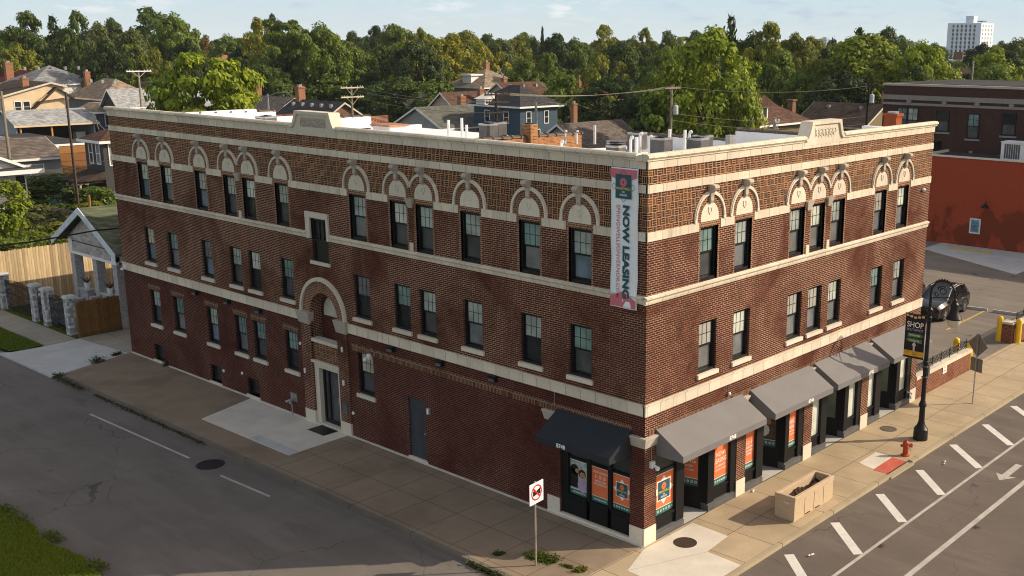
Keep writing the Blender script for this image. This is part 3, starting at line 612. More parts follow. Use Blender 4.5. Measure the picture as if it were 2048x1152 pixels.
# ------------------------------------------------------------------ arches over the top windows
def arch(F, uc, lim=(-9, 9)):
    zc, r = 9.64, .455
    t = MB(); pts = [(uc-r, 9.525), (uc+r, 9.525)]+[(uc+r*math.cos(a), zc+r*math.sin(a)) for a in [k*math.pi/14 for k in range(15)]]
    t.prism([F(u, -.02, z) for u, z in pts], Vector(F(0, .035, 0))-Vector(F(0, 0, 0)))
    tp = t.build('tympanum', M['stone_plain'], B)
    s = MB(); w_, h = .085, .12; sh = [(-w_, h), (w_, h), (w_, -.02), (0, -h), (-w_, -.02)]; sh2 = [(x*.72, z*.74) for x, z in sh]
    for k in range(5):
        j = (k+1) % 5; s.prism([F(uc+sh[k][0], .014, 9.83+sh[k][1]), F(uc+sh[j][0], .014, 9.83+sh[j][1]), F(uc+sh2[j][0], .014, 9.83+sh2[j][1]), F(uc+sh2[k][0], .014, 9.83+sh2[k][1])], Vector(F(0, .02, 0))-Vector(F(0, 0, 0)))
    sd_ = s.build('shield', M['stone_plain'], None); sd_.parent = tp
    v = MB(); n = 30
    for k in range(n):
        a0, a1 = math.pi*(k+.10)/n, math.pi*(k+.90)/n
        q = [(uc+rr*math.cos(a), zc+rr*math.sin(a)) for rr, a in ((.47, a0), (.665, a0), (.665, a1), (.47, a1))]
        if min(x for x, z in q)-uc < lim[0] or max(x for x, z in q)-uc > lim[1]: continue
        v.prism([F(x, -.02, z) for x, z in q], Vector(F(0, .032+.004*(k % 3), 0))-Vector(F(0, 0, 0)))
    for sgn in (-1, 1):
        for k in range(2):
            x0, x1 = sorted((uc+sgn*.47, uc+sgn*.665))
            if x0-uc < lim[0] or x1-uc > lim[1]: continue
            fbox(v, F, x0, x1, -.02, .015, 9.53+k*.058, 9.53+k*.058+.05)
    v.build('brick_arch', M['orange_brick'], B)
    # pale moulded archivolt of small beads
    o = MB(); nb = 34; a_lo, a_hi = 0, math.pi
    for k in range(nb):
        a0, a1 = math.pi*(k+.06)/nb, math.pi*(k+.94)/nb; am = (a0+a1)/2
        if not lim[0] < .73*math.cos(am) < lim[1]: continue
        o.prism([F(uc+rr*math.cos(a), -.02, zc+rr*math.sin(a)) for rr, a in ((.685, a0), (.755, a0), (.755, a1), (.685, a1))], Vector(F(0, .085, 0))-Vector(F(0, 0, 0)))
        o.prism([F(uc+rr*math.cos(a), -.02, zc+rr*math.sin(a)) for rr, a in ((.757, math.pi*k/nb), (.79, math.pi*k/nb), (.79, math.pi*(k+1)/nb), (.757, math.pi*(k+1)/nb))], Vector(F(0, .06, 0))-Vector(F(0, 0, 0)))
    for sgn in (-1, 1):
        if lim[0] < sgn*.73 < lim[1]: x0, x1 = sorted((uc+sgn*.685, uc+sgn*.79)); fbox(o, F, x0, x1, -.02, .06, 9.535, 9.64)
    o.build('archivolt', M['stone_plain'], B)
    # scrolled keystone
    ks = MB(); prof = [(-.02, 10.06), (.06, 10.06), (.10, 10.14), (.09, 10.26), (.12, 10.40), (.22, 10.46), (.27, 10.53), (.25, 10.60), (.17, 10.63), (-.02, 10.62)]
    n = len(prof); i = len(ks.v)
    for sgn in (-1, 1):
        for d, z in prof: ks.v.append(F(uc+sgn*(.06+.055*(z-10.06)/.56), d, z))
    ks.f.append(tuple(range(n-1, -1, -1))); ks.f.append(tuple(range(n, 2*n)))
    for k in range(n): j = (k+1) % n; ks.f.append((k, j, n+j, n+k))
    ks.build('keystone', M['stone_carved'], B)
def corbel(F, u):
    m = MB(); m.hexa([F(u-.10, -.02, 9.2), F(u+.10, -.02, 9.2), F(u+.10, .05, 9.2), F(u-.10, .05, 9.2), F(u-.22, -.02, 9.53), F(u+.22, -.02, 9.53), F(u+.22, .13, 9.53), F(u-.22, .13, 9.53)])
    m.build('corbel', M['stone_carved'], B); m = MB(); fbox(m, F, u-.085, u+.085, -.02, .05, 7.70, 8.0); m.build('plinth_block', M['stone_plain'], B)
cen = {k: (a+b)/2 for k, (a, b) in LW.items()}
for k, c in cen.items():
    lim = (-9, 9)
    if k == 'i': lim = (-9, (cen['h']-c)/2)
    if k == 'h': lim = ((cen['i']-c)/2, 9)
    if k == 'e': lim = (-9, (cen['d']-c)/2)
    if k == 'd': lim = ((cen['e']-c)/2, 9)
    arch(FL, c, lim)
corbel(FL, (cen['h']+cen['i'])/2); corbel(FL, (cen['d']+cen['e'])/2)
cr_ = {k: (a+b)/2 for k, (a, b) in RW.items()}
for k, c in cr_.items():
    lim = (-9, 9)
    if k == 'C': lim = (-9, (cr_['D']-c)/2)
    if k == 'D': lim = ((cr_['C']-c)/2, (cr_['E']-c)/2)
    if k == 'E': lim = ((cr_['D']-c)/2, 9)
    arch(FR, c, lim)
corbel(FR, (cr_['C']+cr_['D'])/2); corbel(FR, (cr_['D']+cr_['E'])/2)
# ------------------------------------------------------------------ stair window with stepped stone frame
m = MB(); fbox(m, FL, 15.08, 15.22, -.1, .07, 7.45, 8.25); fbox(m, FL, 16.25, 16.53, -.1, .07, 7.45, 8.25); fbox(m, FL, 15.08, 16.53, -.1, .08, 8.25, 8.47)
m.build('stair_window_frame', M['stone_plain'], B)
m = MB(); fbox(m, FL, 15.12, 16.35, -.15, .07, 6.47, 6.6); m.build('window_sill', M['stone_plain'], B)
m = MB()
for a, b, c, d in ((15.22, 15.32, 6.6, 8.25), (16.15, 16.25, 6.6, 8.25), (15.32, 16.15, 8.13, 8.25), (15.32, 16.15, 7.38, 7.44)): fbox(m, FL, a, b, -.2, -.06, c, d)
for u in (15.6, 15.87): fbox(m, FL, u-.012, u+.012, -.16, -.10, 7.44, 8.13)
fbox(m, FL, 15.32, 16.15, -.2, -.1, 6.6, 7.38)
sw = m.build('stair_window', M['black'], B); m = MB(); fbox(m, FL, 15.32, 16.15, -.15, -.14, 7.44, 8.13); p_ = m.build('pane', M['pane_dark'], None); p_.parent = sw
# ------------------------------------------------------------------ arched entrance bay
uc, rI, zs_ = 15.78, .86, 4.5
arcp = [(uc-rI*math.cos(k*math.pi/20), zs_+rI*math.sin(k*math.pi/20)) for k in range(21)]
out = [(14.3, 0), (uc-rI, 0)]+arcp+[(uc+rI, 0), (17.27, 0), (17.27, 6.1), (14.3, 6.1)]
m = MB(); m.poly([FL(u, 0.0, z) for u, z in out])
edge = [(uc-rI, 0)]+arcp+[(uc+rI, 0)]
for a, b in zip(edge, edge[1:]): m.poly([FL(a[0], 0, a[1]), FL(b[0], 0, b[1]), FL(b[0], -.5, b[1]), FL(a[0], -.5, a[1])])
for a, b in ((14.3, 14.92), (16.64, 17.27)): fbox(m, FL, a, b, -.05, .06, .5, 4.02)
m.build('entrance_bay', M['brick'], B)
m = MB()
for k in range(28):
    a0, a1 = math.pi*(k+.08)/28, math.pi*(k+.92)/28
    m.prism([FL(uc+rr*math.cos(a), -.02, zs_+rr*math.sin(a)) for rr, a in ((.88, a0), (1.32, a0), (1.32, a1), (.88, a1))], (-.035, 0, 0))
m.build('brick_arch', M['orange_brick'], B)
m = MB(); nb = 52
for k in range(nb):
    a0, a1 = math.pi*(k+.05)/nb, math.pi*(k+.95)/nb
    m.prism([FL(uc+rr*math.cos(a), -.02, zs_+rr*math.sin(a)) for rr, a in ((1.34, a0), (1.44, a0), (1.44, a1), (1.34, a1))], (-.12, 0, 0))
    m.prism([FL(uc+rr*math.cos(a), -.02, zs_+rr*math.sin(a)) for rr, a in ((1.442, math.pi*k/nb), (1.49, math.pi*k/nb), (1.49, math.pi*(k+1)/nb), (1.442, math.pi*(k+1)/nb))], (-.09, 0, 0))
m.build('archivolt', M['stone_plain'], B)
for a, b in ((14.22, 14.98), (16.58, 17.42)):
    m = MB(); m.hexa([FL(a+.08, -.1, 4.03), FL(b-.06, -.1, 4.03), FL(b-.06, .09, 4.03), FL(a+.08, .09, 4.03), FL(a, -.1, 4.46), FL(b, -.1, 4.46), FL(b, .17, 4.46), FL(a, .17, 4.46)]); fbox(m, FL, a, b, -.1, .18, 4.46, 4.51)
    m.build('capital', M['stone_carved'], B)
    m = MB(); fbox(m, FL, (a+.08 if a < 15 else a+.04), (b-.03 if a < 15 else b-.13), -.05, .08, 0, .5); m.build('stone_base', M['stone_plain'], B)
m = MB(); m.poly([FL(14.9, -.498, 2.5), FL(16.66, -.498, 2.5), FL(16.66, -.498, 5.5), FL(14.9, -.498, 5.5)]); m.build('niche_wall', M['brick_low'], B)
m = MB(); m.prism([FL(u, -.485, z) for u, z in [(uc-.68, 4.35), (uc+.68, 4.35)]+[(uc+.68*math.cos(k*math.pi/14), 4.5+.68*math.sin(k*math.pi/14)) for k in range(15)]], (.02, 0, 0)); m.build('niche_panel', M['cream'], B)
m = MB(); fbox(m, FL, 14.921, 16.639, -.28, -.03, 2.62, 3.36); m.build('balcony_parapet', M['basket'], B)
m = MB(); fbox(m, FL, 14.921, 16.639, -.32, .05, 3.36, 3.49); m.build('balcony_coping', M['stone_plain'], B)
m = MB(); fbox(m, FL, 14.921, 16.639, -.49, -.3, 2.55, 2.62); m.build('balcony_floor', M['blackp'], B)
m = MB(); fbox(m, FL, 14.921, 15.1, -.3, -.02, 0, 2.33); fbox(m, FL, 16.36, 16.639, -.3, -.02, 0, 2.33); fbox(m, FL, 14.921, 16.639, -.3, -.01, 2.33, 2.52); fbox(m, FL, 14.88, 16.68, -.3, .09, 2.52, 2.615)
m.build('door_surround', M['stone_plain'], B)
m = MB(); fbox(m, FL, 15.1, 16.36, -.3, .0, -.02, .06); m.build('doorstep', M['stone_plain'], B)
m = MB()
for a, b, c, d in ((15.1, 15.2, .06, 2.33), (16.26, 16.36, .06, 2.33), (15.2, 16.26, 2.2, 2.33), (15.2, 16.26, .06, .22), (15.95, 16.05, .22, 2.2)): fbox(m, FL, a, b, -.3, -.2, c, d)
dr = m.build('entrance_door', M['black'], B)
m = MB(); fbox(m, FL, 15.2, 15.95, -.27, -.26, .22, 2.2); fbox(m, FL, 16.05, 16.26, -.27, -.26, .22, 2.2); g_ = m.build('glass', M['pane_screen'], None); g_.parent = dr
m = MB(); m.tube([FL(15.3, -.2, .95), FL(15.3, -.13, 1.0), FL(15.3, -.13, 1.25), FL(15.3, -.2, 1.3)], .012, 6); h_ = m.build('handle', M['steel'], None); h_.parent = dr
m = MB(); fbox(m, FL, 15.15, 16.2, .03, .75, .004, .02); tag(m.build('doormat', M['black'], origin=(-.4, 15.7, .004)), 'black doormat on the pavement before the arched entrance', 'doormat')
# steel service door
m = MB(); fbox(m, FL, 9.97, 10.9, -.12, -.06, .1, 2.34); sdoor = m.build('service_door', M['grey_door'], B)
m = MB(); m.ball(FL(10.05, -.03, 1.1), .035, .035, .035, 8, 6); k_ = m.build('handle', M['steel'], None); k_.parent = sdoor
m = MB(); fbox(m, FL, 9.9, 10.97, -.12, .02, 0, .1); m.build('door_threshold', M['stone_plain'], B)
# ================================================================== posters, shopfronts and awnings
def panel(o, xd, yd, x0, x1, y0, y1, d=0.0, t=.004):
    o, xd, yd = Vector(o), Vector(xd), Vector(yd); n = xd.cross(yd); m = MB()
    P = lambda x, y, k: o+xd*x+yd*y+n*(d+k)
    m.hexa([P(x0, y0, 0), P(x1, y0, 0), P(x1, y1, 0), P(x0, y1, 0), P(x0, y0, t), P(x1, y0, t), P(x1, y1, t), P(x0, y1, t)]); return m
def disc(o, xd, yd, cx, cy, r, d, n=16, t=.002, r_in=None, star=None):
    o, xd, yd = Vector(o), Vector(xd), Vector(yd); nn = xd.cross(yd); m = MB()
    pts = []
    for k in range(n):
        a = 2*math.pi*k/n; rr = r*(star if star and k % 2 else 1); pts.append((cx+rr*math.cos(a), cy+rr*math.sin(a)))
    if r_in is None: m.prism([o+xd*x+yd*y+nn*d for x, y in pts], nn*t)
    else:
        for k in range(n):
            a, b = 2*math.pi*k/n, 2*math.pi*(k+1)/n
            m.prism([o+xd*(cx+q*math.cos(s))+yd*(cy+q*math.sin(s))+nn*d for q, s in ((r, a), (r, b), (r_in, b), (r_in, a))], nn*t)
    return m
def sub(m, name, mat, par):
    o = m.build(name, mat, None); o.parent = par; return o
def emblem(o, xd, yd, cx, cy, s, d, par, flower, lines=True):
    """teal square badge with a flower and three lines of lettering"""
    up = Vector(yd)
    sub(merge(disc(o, xd, yd, cx, cy, s*.80, d, 16, .001, star=.72)), 'emblem_star', M['letter'], par)
    sub(panel(o, xd, yd, cx-s*.5, cx+s*.5, cy-s*.5, cy+s*.5, d+.002, .002), 'emblem', M['teal_dark'], par)
    fl = [disc(o, xd, yd, cx+s*.15*math.cos(a), cy+s*.2+s*.15*math.sin(a), s*.055, d+.005, 8, .001) for a in [k*math.pi/5 for k in range(10)]]
    fl.append(disc(o, xd, yd, cx, cy+s*.2, s*.11, d+.005, 10, .001, r_in=s*.05)); sub(merge(*fl), 'emblem_flower', flower, par)
    O = Vector(o); X = Vector(xd); Y = Vector(yd); n = X.cross(Y)
    q = lambda y: O+X*cx+Y*(cy+s*y)+n*(d+.005)
    if lines:
        sub(text_mesh('SPRINGWELLS', q(-.15), xd, yd, s*.92, s*.13, .012), 'lettering', M['yellow_print'], par)
        sub(merge(text_mesh('ON', q(-.28), xd, yd, s*.16, s*.085, .012), text_mesh('VERNOR', q(-.43), xd, yd, s*.5, s*.11, .012)), 'lettering', M['letter'], par)
def footer(o, xd, yd, w_, h, par, d=.004, txt=None):
    sub(panel(o, xd, yd, -w_/2, w_/2, 0, h, d, .002), 'poster_footer', M['teal'], par)
    O = Vector(o); X = Vector(xd); Y = Vector(yd); n = X.cross(Y)
    if txt: sub(text_mesh(txt, O+Y*h*.32+n*(d+.003), xd, yd, w_*.72, h*.34, .01), 'lettering', M['letter'], par)
    else:
        sub(merge(*[disc(o, xd, yd, -w_/2+w_*(k+.5)/7, h*.5, h*.2, d+.003, 6, .001, r_in=h*.12) for k in range(7)]), 'footer_pattern', M['letter'], par)
    sub(panel(o, xd, yd, -w_/2, w_/2, h, h+.018, d, .002), 'poster_border', M['letter'], par)
def poster(o, xd, yd, w_, h, style, par=B):
    p = panel(o, xd, yd, -w_/2, w_/2, 0, h, 0, .003).build('poster', M['orange'], par)
    p['_o'] = (0, 0, 0); fh = h*.15
    O = Vector(o); X = Vector(xd); Y = Vector(yd); n = X.cross(Y); T = lambda y: O+Y*(h*y)+n*.005
    sub(panel(o, xd, yd, -w_/2, w_/2, h-.02, h, .003, .002), 'poster_border', M['letter'], p)
    tx = []
    if style == 'logo': footer(o, xd, yd, w_, fh, p); emblem(o, xd, yd, 0, h*.58, w_*.62, .004, p, M['orange'])
    if style == 'leasing':
        footer(o, xd, yd, w_, fh, p); tx = [('NOW', .68, .55, .10), ('LEASING', .52, .82, .11), ('1-2-3 BEDROOM', .42, .6, .05), ('APARTMENT HOMES', .33, .7, .04)]
    if style == 'beds':
        footer(o, xd, yd, w_, fh, p, txt='FULLY RENOVATED'); tx = [('NOW LEASING', .83, .84, .055), ('1·2·3', .68, .56, .09), ('BEDROOM', .575, .6, .055), ('APARTMENTS', .49, .8, .055)]
    if style == 'homes':
        footer(o, xd, yd, w_, fh, p); tx = [('1·2·3', .62, .6, .09), ('BEDROOM', .52, .75, .06), ('APARTMENT', .43, .8, .055), ('HOMES', .35, .5, .055)]
    if style == 'brandnew':
        footer(o, xd, yd, w_, fh, p); tx = [('BRAND', .64, .8, .11), ('NEW', .50, .6, .11), ('APARTMENTS', .41, .8, .045), ('NOW LEASING', .33, .8, .04)]
    if tx: sub(merge(*[text_mesh(s, T(y), xd, yd, w_*a, h*b, .008) for s, y, a, b in tx]), 'lettering', M['letter'], p)
    if style == 'family':
        p.data.materials[0] = M['photo_bg']; footer(o, xd, yd, w_, fh, p, txt='NEIGHBORHOOD')
        sub(merge(disc(o, xd, yd, -w_*.26, h*.72, w_*.24, .004, 14, .002), panel(o, xd, yd, -w_*.5, -w_*.06, h*.2, h*.74, .004, .002), disc(o, xd, yd, w_*.16, h*.64, w_*.21, .0035, 14, .002)), 'dark_hair', M['hair'], p)
        sub(merge(disc(o, xd, yd, w_*.18, h*.60, w_*.155, .007, 14, .001), disc(o, xd, yd, -w_*.12, h*.70, w_*.10, .007, 12, .001)), 'faces', M['skin'], p)
        sub(merge(disc(o, xd, yd, w_*.2, h*.30, w_*.29, .0065, 14, .001)), 'lilac_dress', M['lilac'], p)
        sub(merge(*[disc(o, xd, yd, w_*(.18+s*.055), h*.625, w_*.016, .0085, 6, .001) for s in (-1, 1)], panel(o, xd, yd, w_*.14, w_*.23, h*.545, h*.56, .0085, .001)), 'eyes_and_smile', M['hair'], p)
    if style == 'family2':
        p.data.materials[0] = M['photo_dark']; footer(o, xd, yd, w_, fh, p)
        sub(merge(disc(o, xd, yd, -w_*.2, h*.7, w_*.13, .004, 12, .002), disc(o, xd, yd, w_*.2, h*.66, w_*.12, .004, 12, .002), panel(o, xd, yd, -w_*.3, -w_*.02, h*.3, h*.42, .004, .002)), 'faces', M['skin'], p)
        sub(merge(disc(o, xd, yd, 0, h*.42, w_*.26, .0045, 12, .001)), 'white_shirts', M['letter'], p)
    return p
M['photo_bg'] = plain('printed_photo_background', (.42, .50, .46), .5, .3, var=.4, scale=8)
M['photo_dark'] = plain('dark_printed_photo', (.10, .07, .05), .5, .3, var=.6, scale=5)
M['hair'] = plain('printed_dark_hair', (.018, .014, .012), .5, .3); M['skin'] = plain('printed_skin', (.50, .27, .17), .5, .3); M['lilac'] = plain('printed_lilac', (.48, .36, .52), .5, .3)
XL, XR, UP = (0, -1, 0), (1, 0, 0), (0, 0, 1)
# shopfront on the side street
m = MB()
for a, b, c, d in ((3.15, 3.43, .12, 3.4), (.55, .63, .12, 3.4), (1.37, 1.5, .12, 3.4), (2.25, 2.37, .12, 3.4), (.63, 3.15, 2.62, 3.4), (.63, 3.15, .12, .78)): fbox(m, FL, a, b, -.28, -.08, c, d)
for a, b in ((.63, 1.37), (1.5, 2.25), (2.37, 3.15)): fbox(m, FL, a, b, -.2, -.06, .74, .80); fbox(m, FL, a, b, -.2, -.1, 2.02, 2.07); fbox(m, FL, a+.06, b-.06, -.2, -.065, .2, .66)
sf = m.build('shopfront', M['blackp'], B)
m = MB(); fbox(m, FL, .63, 3.15, -.2, -.19, .80, 2.62); sub(m, 'shop_glass', M['shop_dark'], sf)
m = MB(); fbox(m, FL, .55, 3.43, -.28, .02, 0, .12); m.build('stone_base', M['stone_plain'], B)
for a, b, st in ((2.37, 3.15, 'family'), (1.5, 2.25, 'beds'), (.63, 1.37, 'logo')): poster((.17, (a+b)/2, .81), XL, UP, b-a-.03, 1.15, st)
m = MB(); fbox(m, FL, 3.43, 3.97, -.02, .03, 0, .58); m.build('stone_base', M['stone_plain'], B)
for a, b in piers:
    m = MB(); fbox(m, FR, a-(.03 if a == 0 else 0), b, -.02, .03, 0, .56)
    if a == 0: fbox(m, FL, .01, .55, -.02, .03, 0, .56)
    m.build('stone_base', M['stone_plain'], B)
def cap(F, a, b):
    m = MB(); m.hexa([F(a+.04, -.02, 3.12), F(b-.04, -.02, 3.12), F(b-.04, .04, 3.12), F(a+.04, .04, 3.12), F(a, -.02, 3.4), F(b, -.02, 3.4), F(b, .11, 3.4), F(a, .11, 3.4)]); fbox(m, F, a-.01, b+.01, -.02, .13, 3.4, 3.46); m.build('capital', M['stone_carved'], B)
for a, b in piers[1:]: cap(FR, a, b)
m = MB(); m.hexa([(-.04, -.04, 3.12), (.52, -.04, 3.12), (.52, .52, 3.12), (-.04, .52, 3.12), (-.11, -.11, 3.4), (.56, -.11, 3.4), (.56, .56, 3.4), (-.11, .56, 3.4)]); m.box(-.13, .57, -.13, .57, 3.4, 3.46)
cap(FL, 3.5, 4.1); m.build('capital', M['stone_carved'], B)
# shopfronts on the avenue: outer bays, black posts and recessed doors
bays = [dict(x=(.55, 4.84), w1=(.62, 1.6), rec=(2.0, 3.3), w2=(3.65, 4.54)), dict(x=(5.36, 9.12), w1=(5.44, 6.1), rec=(6.5, 7.95), w2=(8.2, 8.8)),
        dict(x=(9.7, 13.42), w1=(9.77, 10.4), rec=(10.82, 12.2), w2=(12.49, 13.14)), dict(x=(14.0, 17.77), w1=(14.05, 14.67), rec=(15.12, 16.54), w2=(16.83, 17.48))]
for i, b in enumerate(bays):
    x0, x1 = b['x']; r0, r1 = b['rec']; m = MB()
    for (wa, wb), lo, hi in ((b['w1'], x0, r0), (b['w2'], r1, x1)):
        fbox(m, FR, lo, wa, -.3, -.04, .25, 3.45); fbox(m, FR, wb, hi, -.3, -.02, .25, 3.45)
        fbox(m, FR, wa, wb, -.3, -.10, .25, .64); fbox(m, FR, wa, wb, -.3, -.06, .60, .68); fbox(m, FR, wa, wb, -.3, -.10, 2.75, 3.45); fbox(m, FR, wa, wb, -.3, -.12, 2.1, 2.15)
        bs = MB(); fbox(bs, FR, lo, hi, -.3, .0, 0, .20); fbox(bs, FR, lo, hi, -.3, -.04, .20, .25); bs.build('shopfront_base', M['dark_steel'], B)
    fbox(m, FR, r0, r1, -.4, -.1, 2.8, 3.45)
    # splayed recess: side windows, door, ceiling
    yb = 1.45; ra, rb = r0+.22, r1-.30
    for (xa, ya), (xb, yb_) in (((r0, .3), (ra, yb)), ((r1, .3), (rb, yb))):
        m.prism([(xa, ya, .0), (xb, yb_, .0), (xb, yb_, .72), (xa, ya, .72)], ((.05 if xa > (r0+r1)/2 else -.05), 0, 0))
        m.prism([(xa, ya, 2.55), (xb, yb_, 2.55), (xb, yb_, 3.45), (xa, ya, 3.45)], ((.05 if xa > (r0+r1)/2 else -.05), 0, 0))
        dx, dy = (xb-xa), (yb_-ya); e = .09
        for t0, t1 in ((0, e), (1-e, 1)): m.prism([(xa+dx*t0, ya+dy*t0, .72), (xa+dx*t1, ya+dy*t1, .72), (xa+dx*t1, ya+dy*t1, 2.55), (xa+dx*t0, ya+dy*t0, 2.55)], ((.05 if xa > (r0+r1)/2 else -.05), 0, 0))
    m.box(ra, rb, yb, yb+.05, 0, .3); m.box(ra, rb, yb, yb+.05, 2.1, 3.45); m.box(ra, ra+.1, yb, yb+.05, .3, 2.1); m.box(rb-.1, rb, yb, yb+.05, .3, 2.1)
    m.poly([(r0, .1, 2.8), (r1, .1, 2.8), (rb, yb, 2.8), (ra, yb, 2.8)])
    sf = m.build('shopfront', M['blackp'], B)
    g1 = 'shop_dark' if i < 2 else 'pane_curtain'; g2 = 'shop_dark' if i < 1 else ('shop_dark' if i == 1 else 'pane_curtain')
    if i == 1: g1 = 'shop_dark'; 
    if i == 2: g1 = 'pane_curtain'
    for (wa, wb), g in ((b['w1'], g1), (b['w2'], g2)):
        m = MB(); fbox(m, FR, wa, wb, -.15, -.14, .68, 2.75); sub(m, 'shop_glass', M[g], sf)
    m = MB()
    for (xa, ya), (xb, yb_) in (((r0+.02, .3), (ra+.02, yb)), ((r1+.02, .3), (rb+.02, yb))): m.poly([(xa, ya, .72), (xb, yb_, .72), (xb, yb_, 2.55), (xa, ya, 2.55)])
    m.poly([(ra+.1, yb+.02, .3), (rb-.1, yb+.02, .3), (rb-.1, yb+.02, 2.1), (ra+.1, yb+.02, 2.1)])
    sub(m, 'recess_glass', M['shop_dark' if i < 2 else 'shop_green'], sf)
    struct(MB().poly([(r0-.02, .02, .006), (r1+.02, .02, .006), (rb+.1, yb, .006), (ra-.1, yb, .006)]).build('entry_paving', M['concrete_grey'], origin=(r0, .02, .006)))
    dv = Vector((rb-r1, yb-.3, 0)); ln_ = dv.length; dv.normalize(); nrm = Vector((-dv.y, dv.x, 0))
    xd = (-dv); mid = Vector((r1, .3, 0))+dv*ln_*.5
    if i == 0: poster(mid+nrm*.012+Vector((0, 0, .80)), xd, UP, ln_*.8, 1.45, 'leasing')
    if i == 1: poster(mid+nrm*.012+Vector((0, 0, .80)), xd, UP, ln_*.8, 1.35, 'family2')
    yy = .136
    if i == 0:
        poster((1.11, yy, .70), XR, UP, .95, 1.30, 'logo'); poster((4.1, yy, .70), XR, UP, .86, 1.42, 'leasing')
    if i == 1: poster((5.77, yy, .70), XR, UP, .63, 1.40, 'homes'); poster((8.5, yy, .70), XR, UP, .57, 1.35, 'brandnew')
# awnings: sloped cloth with a valance and closed triangular cheeks
def awning(F, u0, u1, mat, num, un):
    zb, zt, dep, vt, vb = 3.58, 3.575, 1.03, 2.975, 2.775
    m = MB(); prof = [(.015, zb), (dep, vt), (dep, vb), (dep-.02, vb), (dep-.02, vt-.03), (.015, zb-.03)]
    m.prism([F(u0, d, z) for d, z in prof], Vector(F(u1, 0, 0))-Vector(F(u0, 0, 0)))
    for u in (u0+.002, u1-.022): m.prism([F(u, d, z) for d, z in ((.015, zb-.035), (dep-.025, vt-.035), (dep-.025, vb), (.015, vb))], Vector(F(.02, 0, 0))-Vector(F(0, 0, 0)))
    a = m.build('awning', mat, B); xd = XL if F is FL else XR
    if num: sub(text_mesh(num, F(un, dep+.004, vb+.035), xd, UP, None, .14, .035), 'house_number', M['letter'], a)
awning(FL, .5, 3.5, M['awning_dark'], '8748', 2.42)
for (a, b), n_, un in zip(((.51, 4.97), (5.5, 9.27), (9.62, 13.57), (13.94, 17.35)), ('8748', '8746', '8742', ''), (3.05, 7.75, 12.1, 0)): 
    awning(FR, a, b, M['awning'], n_, un)
# ------------------------------------------------------------------ small fixtures on the walls
def lamp(F, u, z):
    m = MB(); fbox(m, F, u-.16, u+.16, .0, .16, z-.09, z+.1); f = m.build('wall_light', M['blackp'], B); m = MB(); m.hexa([F(u-.13, .16, z-.08), F(u+.13, .16, z-.08), F(u+.13, .18, z-.08), F(u-.13, .18, z-.08), F(u-.13, .16, z+.0), F(u+.13, .16, z+.0), F(u+.13, .17, z+.0), F(u-.13, .17, z+.0)]); sub(m, 'lens', M['dark_steel'], f)
for u in (11.65, 9.0, 6.35, 20.2, 22.6, 25.2): lamp(FL, u, 3.98)
def sconce(F, u, z):
    m = MB(); fbox(m, F, u-.055, u+.055, 0, .06, z-.12, z+.12); f = m.build('wall_sconce', M['steel'], B); m = MB(); fbox(m, F, u-.04, u+.04, .06, .11, z-.10, z+.10); sub(m, 'lens', M['white'], f)
for u, z in ((17.15, 2.06), (14.62, 2.08), (9.72, 2.06), (14.6, 3.4)): sconce(FL, u, z)
def camera_(F, u, z):
    m = MB(); fbox(m, F, u-.08, u+.08, 0, .1, z-.1, z+.1); m.tube([F(u, .1, z), F(u, .2, z-.02)], .03, 6); f = m.build('security_camera', M['white'], B)
    m = MB(); m.ball(F(u+.03, .22, z-.09), .075, .075, .075, 10, 6); sub(m, 'lens', M['white'], f)
camera_(FL, 31.55, 4.25); camera_(FR, .3, 2.55); camera_(FL, 13.0, 3.42)
m = MB(); fbox(m, FL, 17.93, 18.35, 0, .04, .55, .9); m.tube([FL(18.15, .05, .68), FL(18.15, .22, .6)], .06, 8)
for s in (-1, 1): m.tube([FL(18.15, .14, .64), FL(18.15+s*.12, .27, .58)], .05, 8); m.ball(FL(18.15+s*.13, .28, .575), .06)
m.tube([FL(18.15, .13, .6), FL(18.15, .13, 0)], .025, 6); m.build('fire_hose_inlet', M['steel'], B, smooth=False)
each('vent_cap', M['white'], B, [MB().ball(FL(u, .02, z), .05, .07, .07, 8, 6) for u, z in ((23.45, .75), (21.95, .95), (14.2, .95), (17.45, 3.1))])
m = MB(); fbox(m, FL, 14.45, 14.75, .06, .10, .85, 1.25); m.build('intercom_panel', M['dark_steel'], B)
each('conduit', M['steel'], B, [MB().tube(p, .012, 5) for p in ([FL(3.62, .03, 4.4), FL(3.62, .03, 3.65)], [FR(.28, .03, 3.1), FR(.28, .03, 2.6)], [FR(4.2, .03, 4.1), FR(4.2, .03, 3.7)])])
each('bell_box', M['white'], B, [MB().ball(FR(4.22, .06, 3.78), .06), MB().ball(FR(17.6, .05, 9.05), .09, .09, .07)])
# standpipe on the last bay
m = MB(); m.tube([FR(17.62, -.08, .5), FR(17.62, .16, .5), FR(17.5, .24, .5), FR(17.42, .24, .42)], .035, 8); m.ball(FR(17.42, .24, .38), .06); m.build('standpipe', M['white'], B)
